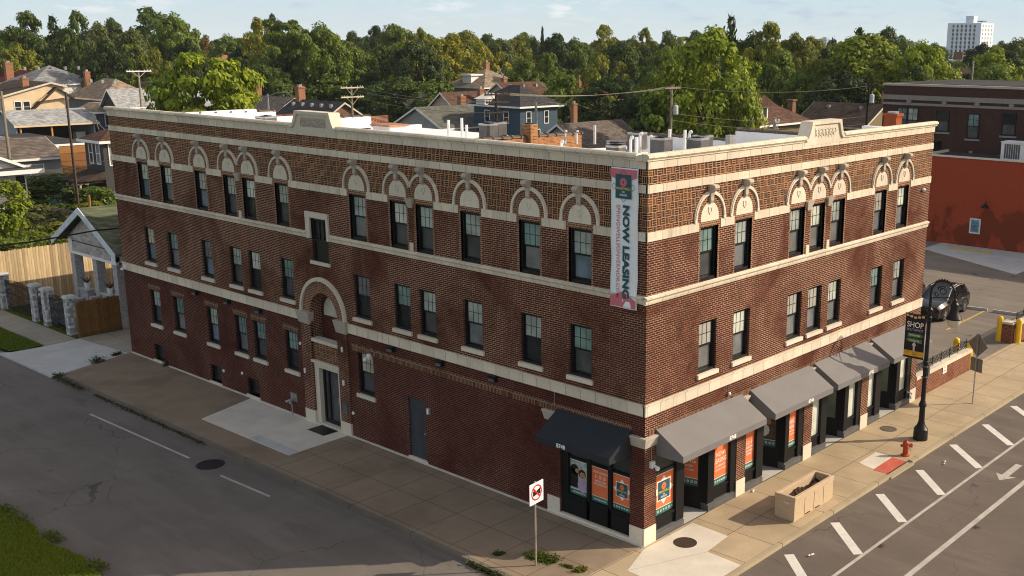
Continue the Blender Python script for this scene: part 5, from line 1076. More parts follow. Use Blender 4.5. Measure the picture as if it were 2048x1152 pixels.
# ------------------------------------------------------------------ parked cars
def car(x, y, ang, label):
    T = thing('parked_car', label, 'car', (x, y, -.03)); 
    ca, sa = math.cos(ang), math.sin(ang)
    def W(p): return (x+p[0]*ca-p[1]*sa, y+p[0]*sa+p[1]*ca, p[2]-.03)
    # local: +X is the nose
    st = [ # x, half width low, half width belt, z under, z belt, z top(hood/roof line), half width top
        (2.22, .55, .62, .38, .66, .70, .50), (2.12, .80, .84, .26, .72, .84, .70), (1.75, .88, .91, .22, .80, .98, .78), (1.1, .90, .93, .22, .86, 1.04, .80), (.85, .90, .93, .22, .88, 1.07, .80),
        (-.8, .90, .93, .22, .92, 1.10, .82), (-1.7, .89, .92, .24, .95, 1.10, .82), (-2.12, .85, .88, .34, .92, 1.05, .80), (-2.24, .72, .76, .42, .80, .92, .68)]
    m = MB(); n = 0
    for (px, wl, wb, zu, zb, zt, wt) in st:
        ring = [(-wl, zu), (-wb, (zu+zb)/2), (-wb, zb), (-wt, zt), (wt, zt), (wb, zb), (wb, (zu+zb)/2), (wl, zu)]
        for a, b in ring: m.v.append(W((px, a, b)))
    for k in range(len(st)-1):
        for q in range(8): a = k*8+q; b = k*8+(q+1) % 8; m.f.append((a, b, b+8, a+8))
    m.f.append(tuple(range(8))); m.f.append(tuple(range((len(st)-1)*8, len(st)*8)))
    bo = m.build('body', M['car_paint'], T); auto_smooth(bo, 28)
    # cabin: pillars and roof in body colour, glass set in
    cb = [(.95, .78, 1.06), (.15, .66, 1.55), (-.9, .66, 1.61), (-1.65, .63, 1.56), (-2.12, .72, 1.10)]
    m = MB()
    for px, hw, z in cb[1:4]: 
        for s in (-1, 1): m.v.append(W((px, s*hw, z)))
    m.f += [(0, 1, 3, 2), (2, 3, 5, 4)]; i = len(m.v)
    rf = m.build('roof', M['car_paint'], T); sm = rf.modifiers.new('thickness', 'SOLIDIFY'); sm.thickness = .04
    m = MB(); m.poly([W((.95, -.76, 1.05)), W((.95, .76, 1.05)), W((.17, .63, 1.53)), W((.17, -.63, 1.53))]); m.build('windscreen', M['car_glass'], T)
    m = MB(); m.poly([W((-2.10, -.70, 1.08)), W((-2.10, .70, 1.08)), W((-1.68, .61, 1.54)), W((-1.68, -.61, 1.54))]); m.build('rear_window', M['car_glass'], T)
    for s in (-1, 1):
        m = MB()
        for pts in ([(.72, 1.08), (.02, 1.50), (-.42, 1.53), (-.42, 1.09)], [(-.50, 1.09), (-.50, 1.53), (-1.15, 1.53), (-1.30, 1.10)], [(-1.38, 1.10), (-1.24, 1.53), (-1.62, 1.50), (-1.85, 1.14)]):
            m.poly([W((px, s*(.80-(z-1.06)*.28), z)) for px, z in pts])
        m.build('side_window', M['car_glass'], T)
        m = MB()
        for a, b in (((.95, .79, 1.06), (.15, .67, 1.56)), ((.15, .67, 1.56), (-.9, .67, 1.615)), ((-.9, .67, 1.615), (-1.65, .64, 1.57)), ((-1.65, .64, 1.57), (-2.12, .74, 1.1))): m.tube([W((a[0], s*a[1], a[2])), W((b[0], s*b[1], b[2]))], .035, 6)
        m.build('window_trim', M['car_chrome'] if s > 0 else M['car_paint'], T)
        m = MB(); 
        for px, z0 in ((-.46, 1.07), (-1.34, 1.08)): m.tube([W((px, s*.80, z0)), W((px-.02, s*.68, 1.56))], .03, 5)
        m.build('pillar', M['car_paint'], T)
        m = MB(); m.ball((0, 0, 0), .12, .07, .08, 10, 6); m.v = [W((v[0]*.8+.72, s*1.02+v[1], v[2]+1.08)) for v in m.v]; mi = m.build('wing_mirror', M['car_paint'], T, smooth=True)
        for px in (1.38, -1.36):
            m = MB(); m.lathe([(.34, -.11), (.355, -.08), (.355, .08), (.34, .11), (.22, .11)], (0, 0), 22); m.v = [W((px+v[0], s*(.80)+v[2]*s, .36+v[1])) for v in m.v]; tw = m.build('wheel', M['tyre'], T)
            m = MB(); m.lathe([(.225, .06), (.225, .115), (.19, .10), (.05, .10), (.05, .12), (0, .12)], (0, 0), 20)
            for k in range(5): a = k*1.2566; m.prism([(.04*math.cos(a+1.57), .04*math.sin(a+1.57), .1), (.04*math.cos(a-1.57), .04*math.sin(a-1.57), .1), (.2*math.cos(a-.15), .2*math.sin(a-.15), .11), (.2*math.cos(a+.15), .2*math.sin(a+.15), .11)], (0, 0, .015))
            m.v = [W((px+v[0], s*(.80)+v[2]*s, .36+v[1])) for v in m.v]; rm = m.build('rim', M['rim'], None); rm.parent = tw; rm['_o'] = (0, 0, 0); rm.location = (-x, -y, .03)
            m = MB(); 
            for k in range(9):
                a0, a1 = math.pi*k/9, math.pi*(k+1)/9; m.poly([W((px+.40*math.cos(a), s*(.935), .36+.40*math.sin(a))) for a in (a0, a1)]+[W((px+.47*math.cos(a), s*.937, .36+.47*math.sin(a))) for a in (a1, a0)])
            m.build('wheel_arch', M['tyre'], T)
        m = MB(); m.hexa([W((a, s*b, c_)) for a, b, c_ in ((2.0, .60, .70), (2.0, .84, .70), (2.13, .80, .70), (2.17, .60, .70), (1.9, .60, .80), (1.85, .86, .80), (2.05, .80, .79), (2.12, .6, .78))]); m.build('headlight', M['car_chrome'], T)
        m = MB(); m.hexa([W((a, s*b, c_)) for a, b, c_ in ((-2.0, .80, .82), (-2.0, .87, .82), (-2.19, .74, .82), (-2.19, .66, .82), (-2.0, .80, .98), (-2.0, .86, .98), (-2.15, .74, .96), (-2.15, .66, .96))]); m.build('tail_light', plain('tail_red', (.3, .01, .01), .3, .5), T)
        m = MB(); m.tube([W((.25, s*.935, .90)), W((.05, s*.945, .90))], .018, 5); m.tube([W((-.75, s*.94, .92)), W((-.95, s*.945, .92))], .018, 5); m.build('door_handle', M['car_chrome'], T)
    m = MB(); m.hexa([W(q) for q in ((2.20, -.5, .40), (2.20, .5, .40), (2.24, .5, .40), (2.24, -.5, .40), (2.17, -.55, .62), (2.17, .55, .62), (2.225, .55, .62), (2.225, -.55, .62))]); m.build('grille', M['tyre'], T)
    m = MB(); m.hexa([W(q) for q in ((2.0, -.8, .24), (2.0, .8, .24), (2.2, .7, .24), (2.2, -.7, .24), (2.0, -.8, .34), (2.0, .8, .34), (2.22, .7, .34), (2.22, -.7, .34))]); m.build('bumper', M['tyre'], T)
    m = MB(); m.box(0, 0, 0, 0, 0, 0); m = MB(); m.tube([W((.1, -.55, 1.60)), W((-.9, -.56, 1.66)), W((-1.6, -.54, 1.60))], .018, 5); m.tube([W((.1, .55, 1.60)), W((-.9, .56, 1.66)), W((-1.6, .54, 1.60))], .018, 5); m.build('roof_rail', M['car_chrome'], T)
    return T
M['car_paint'] = plain('black_car_paint', (.012, .013, .018), .12, .7, var=.05); M['car_glass'] = glass_mat('tinted_car_glass', (.012, .016, .02), .03, .8); M['car_chrome'] = plain('satin_chrome', (.55, .55, .56), .22, .6, .9)
M['tyre'] = plain('black_rubber', (.012, .012, .012), .7, .3); M['rim'] = plain('alloy_rim', (.42, .41, .40), .3, .5, .7)
car(33.5, 5.72, math.pi+.02, 'black estate car parked nose out by the low wall behind the building')
car(33.6, 8.5, math.pi, 'dark car mostly hidden behind the building, only its mirror edge showing')
# ================================================================== neighbourhood: houses
def ray_at(px, py, D):
    """world point seen at photo position (px, py), D metres away horizontally"""
    v = fwd*2164.6135+r2*(px-1239.3226)+u2*(611.98-py); h = math.hypot(v.x, v.y); return CAM+v*(D/h)
SH = {k: shingle_mat(k+'_shingles', c) for k, c in dict(grey=(.24, .245, .25), dark=(.085, .083, .085), charcoal=(.055, .055, .06), brown=(.115, .065, .048), darkbrown=(.07, .05, .042), tan=(.29, .225, .165), red=(.13, .035, .025), green=(.12, .135, .085), greygreen=(.135, .135, .115), taupe=(.15, .125, .11), orange=(.32, .15, .085), pale=(.33, .34, .35)).items()}
SD = {k: siding_mat(k+'_siding', c) for k, c in dict(white=(.78, .76, .72), cream=(.70, .55, .36), blue=(.08, .105, .17), navy=(.045, .085, .13), grey=(.34, .33, .33), olive=(.20, .155, .075), dark=(.05, .05, .055), tan=(.50, .40, .30), yellow=(.62, .44, .19), greyblue=(.30, .34, .38), sage=(.30, .34, .28)).items()}
M['bbrick'] = brick_mat('chimney_brick', (.42, .16, .07), (.26, .09, .045), (.2, .12, .09), (.4, .3, .22), .3, .6, seedoff=2.0)
M['wbrick'] = brick_mat('brown_house_brick', (.22, .10, .06), (.12, .055, .035), (.15, .1, .08), (.35, .27, .2), .3, .6, seedoff=6.0)
HOUSES = []
def house(name, label, cat, x0, x1, y0, y1, eave, ridge, axis, roof, wallm, kind='gable', wins=(), chim=(), oh=.45, zg=-.15, trim='white', attach=(), inset=None, vents=0, group=None, rx=None):
    cx, cy = (x0+x1)/2, (y0+y1)/2; cx = rx or cx; T = thing(name, label, cat, (cx, cy, zg), group); HOUSES.append((x0, x1, y0, y1))
    er = ridge-(ridge-eave)*(x1-cx)/(cx-x0) if rx else eave; m = MB(); m.hexa([(x0, y0, zg), (x1, y0, zg), (x1, y1, zg), (x0, y1, zg), (x0, y0, eave), (x1, y0, er), (x1, y1, er), (x0, y1, eave)])
    if kind == 'gable':
        if axis == 'x':
            for x in (x0, x1): m.prism([(x-.0, y0, eave), (x, y1, eave), (x, cy, ridge-.1)], (.02 if x == x0 else -.02, 0, 0))
        else:
            for y in (y0, y1): m.prism([(x0, y, eave), (x1, y, er), (cx, y, ridge-.1)], (0, .02 if y == y0 else -.02, 0))
    m.build('walls', wallm, T)
    t = .14; m = MB(); tr = MB()
    def slabq(a, b, c, d): 
        P = [Vector(p) for p in (a, b, c, d)]; m.hexa([p-Vector((0, 0, t)) for p in P]+P)
    if kind == 'gable':
        if axis == 'x':
            s = (ridge-eave)/(cy-y0); ze = eave-s*oh+.12; zr = ridge+.12
            slabq((x0-oh, y0-oh, ze), (x1+oh, y0-oh, ze), (x1+oh, cy, zr), (x0-oh, cy, zr)); slabq((x0-oh, cy, zr), (x1+oh, cy, zr), (x1+oh, y1+oh, ze), (x0-oh, y1+oh, ze))
            for x in (x0-oh-.03, x1+oh+.01):
                for ya, yb in ((y0-oh, cy), (y1+oh, cy)): tr.prism([(x, ya, ze-.26), (x, ya, ze-.0), (x, yb, zr-.0), (x, yb, zr-.26)], (.02, 0, 0))
            tr.box(x0-oh, x1+oh, y0-oh-.03, y0-oh-.005, ze-.2, ze+.01)
        else:
            s = (ridge-eave)/(cx-x0); ze = eave-s*oh+.12; zr = ridge+.12; zf = er-s*oh+.12
            slabq((x0-oh, y0-oh, ze), (cx, y0-oh, zr), (cx, y1+oh, zr), (x0-oh, y1+oh, ze)); slabq((cx, y0-oh, zr), (x1+oh, y0-oh, zf), (x1+oh, y1+oh, zf), (cx, y1+oh, zr))
            for y in (y0-oh-.03, y1+oh+.01):
                for xa, xb, ze_ in ((x0-oh, cx, ze), (x1+oh, cx, zf)): tr.prism([(xa, y, ze_-.26), (xa, y, ze_), (xb, y, zr), (xb, y, zr-.26)], (0, .02, 0))
            tr.box(x0-oh-.03, x0-oh-.005, y0-oh, y1+oh, ze-.2, ze+.01)
    else:
        hx, hy = x1-x0+2*oh, y1-y0+2*oh; ze = eave+.02; k = min(hx, hy)/2
        if hx >= hy: r0, r1 = (x0-oh+k, cy), (x1+oh-k, cy)
        else: r0, r1 = (cx, y0-oh+k), (cx, y1+oh-k)
        if abs(r0[0]-r1[0])+abs(r0[1]-r1[1]) < .05: r1 = (r0[0]+.05, r0[1])
        c = [(x0-oh, y0-oh, ze), (x1+oh, y0-oh, ze), (x1+oh, y1+oh, ze), (x0-oh, y1+oh, ze)]; a, b = r0+(ridge,), r1+(ridge,)
        if hx >= hy: fs = [(c[0], c[1], b, a), (c[1], c[2], b), (c[2], c[3], a, b), (c[3], c[0], a)]
        else: fs = [(c[0], c[1], a), (c[1], c[2], b, a), (c[2], c[3], b), (c[3], c[0], a, b)]
        for f in fs: m.poly(f)
        m.poly(c[::-1])
        tr.box(x0-oh-.03, x1+oh+.03, y0-oh-.03, y0-oh-.002, ze-.2, ze+.02); tr.box(x0-oh-.03, x0-oh-.002, y0-oh, y1+oh, ze-.2, ze+.02)
    rf = m.build('roof', roof, T)
    if vents:
        for k in range(vents):
            v = MB(); q = (k+.5)/vents
            if axis == 'x': v.box(x0+(x1-x0)*q-.18, x0+(x1-x0)*q+.18, cy-1.35, cy-.95, ridge-.75, ridge-.2)
            else: v.box(cx-1.35, cx-.95, y0+(y1-y0)*q-.18, y0+(y1-y0)*q+.18, ridge-.75, ridge-.2)
            v.build('roof_vent', M['steel'], T)
    if trim: tr.build('trim', M[trim], T)
    for w_ in wins:
        face, u, z, ww, hh = w_[:5]
        f = MB(); g = MB(); e = .09
        if face == 'S':
            P = lambda a, d, b: (x0+u+a, y0-d, z+b)
        else: P = lambda a, d, b: (x0-d, y0+u+a, z+b)
        def bx(mm, a0, a1, d0, d1, b0, b1): mm.hexa([P(a0, d0, b0), P(a1, d0, b0), P(a1, d1, b0), P(a0, d1, b0), P(a0, d0, b1), P(a1, d0, b1), P(a1, d1, b1), P(a0, d1, b1)])
        bx(f, -ww/2-e, -ww/2, -.02, .06, -e, hh+e); bx(f, ww/2, ww/2+e, -.02, .06, -e, hh+e); bx(f, -ww/2, ww/2, -.02, .06, hh, hh+e); bx(f, -ww/2, ww/2, -.02, .08, -e, 0)
        bx(f, -ww/2, ww/2, -.02, .05, hh*.48, hh*.48+.05)
        fo = f.build('window', M['white'], T); bx(g, -ww/2, ww/2, -.02, .02, 0, hh); 
        go = g.build('pane', M['pane_dark'] if len(w_) < 6 else M[w_[5]], T); go.parent = fo; go.location = (0, 0, 0)
        # frame and pane share the thing's origin, so the pane needs no offset
    for (x, y, z, s) in chim:
        c_ = MB(); c_.box(x-s, x+s, y-s*.8, y+s*.8, eave, z); c_.box(x-s-.06, x+s+.06, y-s*.8-.06, y+s*.8+.06, z-.25, z-.1); co = c_.build('chimney', M['bbrick'], T)
        f = MB(); f.box(x-s*.4, x+s*.4, y-s*.4, y+s*.4, z, z+.28); fo = f.build('flue', M['steel'], T); fo.parent = co
    return T
def add(T, mb, name, mat): return mb.build(name, mat, T)
# --- along the alley behind the apartment building
T = house('house', 'long grey green roofed house with grey gable end behind the utility poles', 'house', 68, 81, 87.9, 97.4, 4.1, 6.4, 'x', SH['greygreen'], SD['grey'], chim=[(76.2, 93.4, 7.6, .45)])
T = house('house', 'dark blue sided house with charcoal hip roof behind the cobra street light', 'house', 74, 80.8, 80, 88.5, 6.8, 9.3, 'y', SH['charcoal'], SD['navy'], 'hip', wins=[('S', 1.5, 4.6, .7, 1.5), ('S', 4.7, 4.6, .7, 1.5), ('S', 3.2, 2.6, .5, 1.2), ('S', 5.2, 1.2, .8, 1.1), ('W', 2.5, 4.7, .8, 1.4), ('W', 6.0, 4.7, .8, 1.4)], oh=.6)
m = MB(); m.box(73.0, 74.6, 85.4, 87.0, 6.9, 7.6); m.prism([(72.8, 85.2, 7.6), (75.0, 85.2, 8.3), (75.0, 85.2, 7.6)], (0, 2.0, 0)); add(T, m, 'dormer', SD['white'])
T = house('house', 'brown grey shingled garage roof rising just behind the orange brick wall', 'house', 63.4, 73.3, 58.8, 67.6, 3.2, 6.0, 'x', SH['taupe'], SD['grey'])
T = house('house', 'dark grey shingled house with brown gable and flared eaves by the pole', 'house', 62.5, 71.5, 107.2, 118.4, 3.7, 6.5, 'y', SH['charcoal'], M['wbrick'], chim=[(67.0, 117.2, 8.4, .55)], trim='cream', vents=5, wins=[('S', 3, 1.2, 1.0, 1.3), ('S', 6, 1.2, 1.0, 1.3)])
T = house('house', 'taupe roofed house with red chimney and cream gable left of the parapet gable', 'house', 63, 73, 120.5, 132, 3.7, 6.6, 'y', SH['taupe'], SD['tan'], chim=[(68.5, 130.5, 8.2, .45)], trim='cream', wins=[('S', 3, 1.2, 1.0, 1.3)])
T = house('house', 'tall grey hip roofed house with white dormer among the trees', 'house', 106, 116, 121, 131, 7.1, 10.1, 'x', SH['tan'], SD['grey'], 'hip', wins=[('S', 2, 4.6, 1, 1.4), ('S', 6, 4.6, 1, 1.4), ('W', 3, 4.6, 1, 1.4)], chim=[(114, 129, 11.2, .45)], oh=.6)
m = MB(); m.box(106.6, 109, 125, 127.2, 7.6, 9.0); m.box(106.3, 109.2, 124.7, 127.5, 9.0, 9.25); d_ = add(T, m, 'dormer', M['white'])
T = house('house', 'brown roofed house with white gable trim in front of the grey hip roof', 'house', 101, 110, 108, 116.5, 5.5, 8.2, 'x', SH['brown'], SD['tan'], chim=[(103, 113, 9.0, .4)], vents=3)
T = house('house', 'low dark roofed house behind the ridge with a white vent', 'house', 88, 99, 118, 127, 4.2, 6.6, 'x', SH['charcoal'], SD['dark'], chim=[(92.5, 124, 8.4, .35)])
T = house('house', 'weathered brown shingle roof just behind the grey green house', 'house', 83, 91, 101.5, 109, 4.6, 7.4, 'x', SH['brown'], SD['tan'], chim=[(88.5, 103, 8.0, .4)])
T = house('house', 'small red brown hip roofed house with pale green walls under the trees', 'house', 109, 117, 100, 108, 5.6, 8.2, 'x', SH['red'], SD['sage'], 'hip', wins=[('S', 1.2, 3.4, .9, 1.5)], chim=[(112, 104.5, 9.2, .3)])
T = house('brick_chimney_house', 'low roof with a tall slim brick chimney before the dark trees', 'house', 70.8, 77, 69.8, 75.5, 2.6, 4.2, 'x', SH['darkbrown'], SD['dark'], chim=[(74.2, 71.0, 7.6, .34)])
# --- right behind the avenue parapet
T = house('house', 'yellow brown house with maroon hip roof, dormer and tall windows right of the lime tree', 'house', 79.5, 93, 50, 60, 5.6, 8.9, 'x', SH['brown'], SD['olive'], 'hip', wins=[('S', 1.4, 2.7, .8, 2.2), ('S', 2.5, 2.7, .8, 2.2), ('S', 5.6, 2.9, .8, 2.1), ('S', 6.8, 2.9, .8, 2.1), ('S', -1, 2.7, .8, 2.0)][:4], chim=[(97, 53.5, 7.9, .5)][:0], oh=.7)
m = MB(); m.box(81.6, 85.3, 50.6, 54.5, 5.9, 7.75); d_ = add(T, m, 'dormer', SD['yellow']); m = MB(); m.prism([(81.1, 50.1, 7.72), (86.6, 50.1, 7.72), (83.6, 50.1, 9.05)], (0, 5, 0)); add(T, m, 'dormer_roof', SH['brown'])
for x in (82.3, 83.4, 84.5): add(T, MB().box(x-.36, x+.36, 50.55, 50.62, 6.1, 7.5), 'dormer_window', M['pane_dark'])
m = MB(); m.box(81.5, 85.4, 50.52, 50.6, 7.5, 7.74); m.box(81.5, 85.4, 50.52, 50.6, 5.9, 6.1)
for x in (81.7, 82.85, 83.95, 85.1): m.box(x-.1, x+.1, 50.5, 50.61, 6.1, 7.5)
add(T, m, 'dormer_trim', M['white'])
m = MB(); m.box(92.2, 93.0, 51.5, 52.3, 5, 8.1); m.box(92.1, 93.1, 51.4, 52.4, 7.95, 8.15); add(T, m, 'chimney', M['wbrick'])
T = house('house', 'dark brown roofed house with olive gable end beside the dark brick flats', 'house', 95.3, 105, 43.6, 52.6, 5.1, 7.5, 'y', SH['darkbrown'], SD['olive'], trim='cream', vents=2, wins=[('W', 2.2, 2.9, .8, 1.1, 'pane_light'), ('W', 3.4, 2.9, .8, 1.1)], chim=[(101.3, 43.9, 9.0, .35)])
# --- left, across the back yards
T = house('house', 'cream sided house with dark brown roof and twin white framed windows at far left', 'house', 39.5, 48.3, 150, 162, 6.7, 8.5, 'y', SH['darkbrown'], SD['cream'], rx=46.4, chim=[(44.0, 152.5, 9.2, .45)], wins=[('S', 2.2, 4.4, .85, 1.5), ('S', 3.4, 4.4, .85, 1.5), ('S', 2.6, 1.8, .9, 1.2)], trim='cream')
m = MB(); m.prism([(44.3, 149.3, 5.9), (49, 149.3, 6.4), (47, 149.3, 7.7)], (0, .6, 0)); add(T, m, 'front_gable', SD['cream']); m = MB(); 
for a, b in (((43.4, 4.9), (47, 7.9)), ((49.4, 6.3), (47, 7.9))): m.prism([(a[0], 149.0, a[1]), (b[0], 149.0, b[1]), (b[0], 149.0, b[1]-.3), (a[0], 149.0, a[1]-.3)], (0, 1.0, 0))
add(T, m, 'front_gable_rake', SH['darkbrown'])
T = house('house', 'blue grey sided house with tan hip roof and porch windows', 'house', 53.2, 61.2, 148, 160, 5.9, 8.8, 'y', SH['tan'], SD['blue'], 'hip', chim=[(56.0, 159.0, 9.8, .4)], vents=3)
m = MB(); m.box(49.2, 55.2, 141.5, 147.9, .0, 4.5); add(T, m, 'porch', SD['blue']); m = MB()
c4 = [(48.6, 140.9, 4.5), (55.8, 140.9, 4.5), (55.8, 147.99, 4.5), (48.6, 147.99, 4.5)]; tp = [(50.8, 143.4, 5.6), (54, 143.4, 5.6), (54, 147.9, 5.6), (50.8, 147.9, 5.6)]
for k in range(4): j = (k+1) % 4; m.poly([c4[k], c4[j], tp[j], tp[k]])
m.poly(tp); add(T, m, 'porch_roof', SH['tan'])
m = MB(); g = MB()
for x in (50.6, 52.4, 54.1): m.box(x-.55, x+.55, 141.42, 141.5, 2.4, 4.2); g.box(x-.42, x+.42, 141.39, 141.43, 2.55, 4.05)
add(T, m, 'porch_window_frame', M['white']); add(T, g, 'porch_window', M['pane_dark']); m = MB(); m.box(48.5, 55.9, 140.85, 140.92, 4.3, 4.55); m.box(48.5, 48.58, 140.9, 148, 4.3, 4.55); add(T, m, 'porch_trim', M['white'])
T = house('house', 'second tan hip roofed house with sage grey walls right of the blue one', 'house', 63.0, 71.5, 146, 158, 5.9, 8.7, 'y', SH['tan'], SD['sage'], 'hip', chim=[(69.0, 157.0, 9.6, .4)], vents=2, wins=[('W', 3, 3.6, .9, 1.5), ('S', 2.0, 3.6, .8, 1.5)])
T = house('house', 'pale grey shingled house with dark gable end and white framed window', 'house', 50.5, 64, 136.4, 143.6, 4.4, 7.7, 'x', SH['pale'], SD['dark'], wins=[('W', 2.6, 3.9, .8, 1.3)])
T = house('house', 'white gabled house with red brown roof and white rakes at the left edge', 'house', 49, 65, 181, 194, 5.4, 9.3, 'y', SH['red'], SD['white'], chim=[(54, 184, 10.8, .6)], wins=[('S', 5, 3, 1, 1.4)])
m = MB(); m.prism([(53.5, 180.2, 6.0), (61.5, 180.2, 6.0), (57.5, 180.2, 8.7)], (0, .8, 0)); add(T, m, 'inner_gable', M['white'])
P = ray_at(100, 130, 212); T = house('house', 'grey hip roofed house with white dormer and ridge vents, far left among trees', 'house', P.x-5.5, P.x+5.5, P.y-5, P.y+6, 7.4, 10.4, 'x', SH['grey'], SD['white'], 'hip', vents=5)
P = ray_at(428, 118, 400); T = house('apartment_house', 'orange tan roofed building far off among the trees', 'building', P.x-6, P.x+6, P.y-6, P.y+4, 7.2, 9.8, 'x', SH['orange'], SD['tan'], trim=None)
P = ray_at(325, 133, 260); T = house('house', 'brick gable with white rakes peeping between trees at left', 'house', P.x-4, P.x+4, P.y-5, P.y+5, 6.2, 8.6, 'y', SH['dark'], M['wbrick'])
P = ray_at(1230, 150, 330); T = house('house', 'far house with pale roof and small red chimney deep among the trees', 'house', P.x-6, P.x+6, P.y-5, P.y+5, 5.4, 8.0, 'x', SH['pale'], SD['white'], chim=[(P.x-4, P.y, 9.4, .7)])
P = ray_at(1935, 137, 300); T = house('house', 'brown roofed houses with pale gable below the white tower block', 'house', P.x-8, P.x+8, P.y-6, P.y+6, 5.4, 8.6, 'y', SH['brown'], SD['tan'], chim=[(P.x+5, P.y-3, 9.8, .4)])
P = ray_at(1960, 150, 270); T = house('house', 'brick gabled house in front of the brown roofs at far right', 'house', P.x-5, P.x+5, P.y-5, P.y+5, 4.8, 7.6, 'y', SH['brown'], M['wbrick'])
P = ray_at(1910, 158, 250); T = house('house', 'pale grey roofed cottage at far right behind the flats', 'house', P.x-5, P.x+4, P.y-4, P.y+4, 4.2, 6.4, 'x', SH['pale'], SD['white'])
P = ray_at(1005, 155, 300); T = house('house', 'white house glimpsed through leaves behind the brown roof', 'house', P.x-5, P.x+5, P.y-5, P.y+5, 6.2, 8.8, 'x', SH['grey'], SD['white'])
P = ray_at(480, 150, 210); T = house('house', 'grey roofed house with white gable half hidden by the lime tree', 'house', P.x-6, P.x+5, P.y-5, P.y+5, 4.6, 7.2, 'x', SH['grey'], SD['white'])
P = ray_at(280, 160, 215); T = house('house', 'dark roofed house with white windows left of the lime tree', 'house', P.x-6, P.x+6, P.y-5, P.y+5, 4.9, 7.3, 'x', SH['dark'], SD['white'])
P = ray_at(1655, 128, 300); T = house('house', 'dark shed roof glimpsed between the right hand trees', 'house', P.x-7, P.x+7, P.y-5, P.y+5, 6.0, 8.8, 'x', SH['dark'], SD['tan'])
# open-fronted garage
T = thing('garage', 'long open fronted garage with pale grey shingle roof in the back yards', 'garage', (42.6, 144, -.15))
m = MB(); m.box(37.3, 48, 147.8, 148, -.15, 3.3); m.box(37.3, 37.5, 140.2, 147.8, -.15, 3.3); m.box(47.8, 48, 140.2, 147.8, -.15, 3.3); m.prism([(37.3, 140.2, 3.3), (37.3, 148, 3.3), (37.3, 144, 4.9)], (.2, 0, 0)); add(T, m, 'walls', SD['greyblue'])
m = MB(); s = 1.7/4
for ya, yb in ((139.6, 144), (148.4, 144)): m.hexa([(36.9, ya, 3.10), (48.4, ya, 3.10), (48.4, yb, 4.95), (36.9, yb, 4.95), (36.9, ya, 3.24), (48.4, ya, 3.24), (48.4, yb, 5.09), (36.9, yb, 5.09)])
add(T, m, 'roof', SH['pale']); m = MB(); m.box(36.85, 48.45, 139.54, 139.6, 2.98, 3.22); add(T, m, 'fascia', SD['cream'])
m = MB(); m.box(37.5, 47.8, 147.3, 147.7, -.1, 3.1); m.box(37.55, 47.8, 140.4, 147.3, 3.05, 3.1); add(T, m, 'lining', plain('dark_garage_lining', (.05, .025, .018), .9, .1))
M['opost'] = wood_mat('orange_post', (.55, .26, .08))
for x in (37.8, 41.9): add(T, MB().box(x-.1, x+.1, 139.9, 140.1, -.15, 3.1), 'post', M['opost'])
tag(MB().box(45.6, 46.9, 141, 142.2, -.15, 1.9).build('storage_box', SD['greyblue'], origin=(46.2, 141.6, -.15), bevel=.03), 'grey blue storage cabinet inside the open garage', 'cabinet')
m = MB(); m.ball((42.3, 139.7, .9), .38, .38, .6, 8, 6); m.ball((42.4, 139.6, .3), .45, .4, .4, 8, 6); tag(m.build('tarpaulin_bundle', M['yellow'], origin=(42.3, 139.7, -.15)), 'bright yellow bundle hanging on the garage post', 'bundle')
# yard buildings at left
T = house('house', 'low grey sided house with brown roof and a wide white framed window', 'house', 13.0, 21.8, 90, 98, 3.8, 5.3, 'x', SH['taupe'], SD['greyblue'], wins=[('S', 5.3, 2.0, 1.1, 1.1, 'pane_light'), ('S', 6.6, 2.0, 1.1, 1.1, 'pane_light')])
T = house('house', 'white sided house with small porch roof at the left edge behind the hedge', 'house', 5.5, 13.9, 78, 86, 4.3, 6.2, 'y', SH['dark'], SD['white'], wins=[('S', 5.7, 1.9, 1.2, 1.6, 'pane_grey'), ('S', 7.9, 2.2, .7, 1.4)])
m = MB(); m.box(8.5, 14.6, 76.2, 78, 4.0, 4.3); add(T, m, 'porch_roof', SH['dark']); m = MB(); m.box(8.4, 14.7, 76.1, 76.2, 3.9, 4.25); add(T, m, 'porch_fascia', M['white'])
T = house('house', 'dark sided house with hip roof, white framed windows and dish beside the brick corner', 'house', 18, 26, 72.4, 75.7, 6.5, 7.5, 'x', SH['brown'], SD['dark'], 'hip', wins=[('W', .9, 4.6, .55, 1.7, 'pane_grey'), ('W', 2.2, 4.6, .55, 1.7), ('S', 1.0, 4.5, 1.0, 1.7, 'pane_grey')])
m = MB(); m.box(15.9, 17.99, 72.6, 75.4, 3.1, 3.3); m.prism([(15.7, 72.4, 3.3), (18, 72.4, 3.3), (18, 72.4, 4.0)], (0, 3.2, 0)); add(T, m, 'porch_roof', SH['darkbrown']); m = MB()
for y in (72.8, 74.0, 75.2): add(T, MB().box(15.95, 16.1, y-.07, y+.07, -.15, 3.1), 'porch_post', SD['tan'])
m = MB(); m.lathe([(.0, 0), (.25, .04), (.42, .14)], (0, 0), 14); m.v = [(18.2-v[2], 73.6+v[0], 8.35+v[1]) for v in m.v]; m.tube([(18.2, 73.6, 8.3), (18.4, 73.6, 7.3)], .03, 5); m.tube([(18.2, 73.6, 8.1), (18.6, 74.2, 7.4)], .02, 5); m.tube([(18.2, 73.6, 8.1), (18.6, 73.0, 7.4)], .02, 5); add(T, m, 'satellite_dish', M['steel'])
T = thing('shed', 'shed with bare orange plywood roof leaning by the dark house', 'shed', (21.5, 88, -.15)); m = MB(); m.box(20.0, 24.2, 85, 90.6, -.15, 2.6); add(T, m, 'walls', SD['tan'])
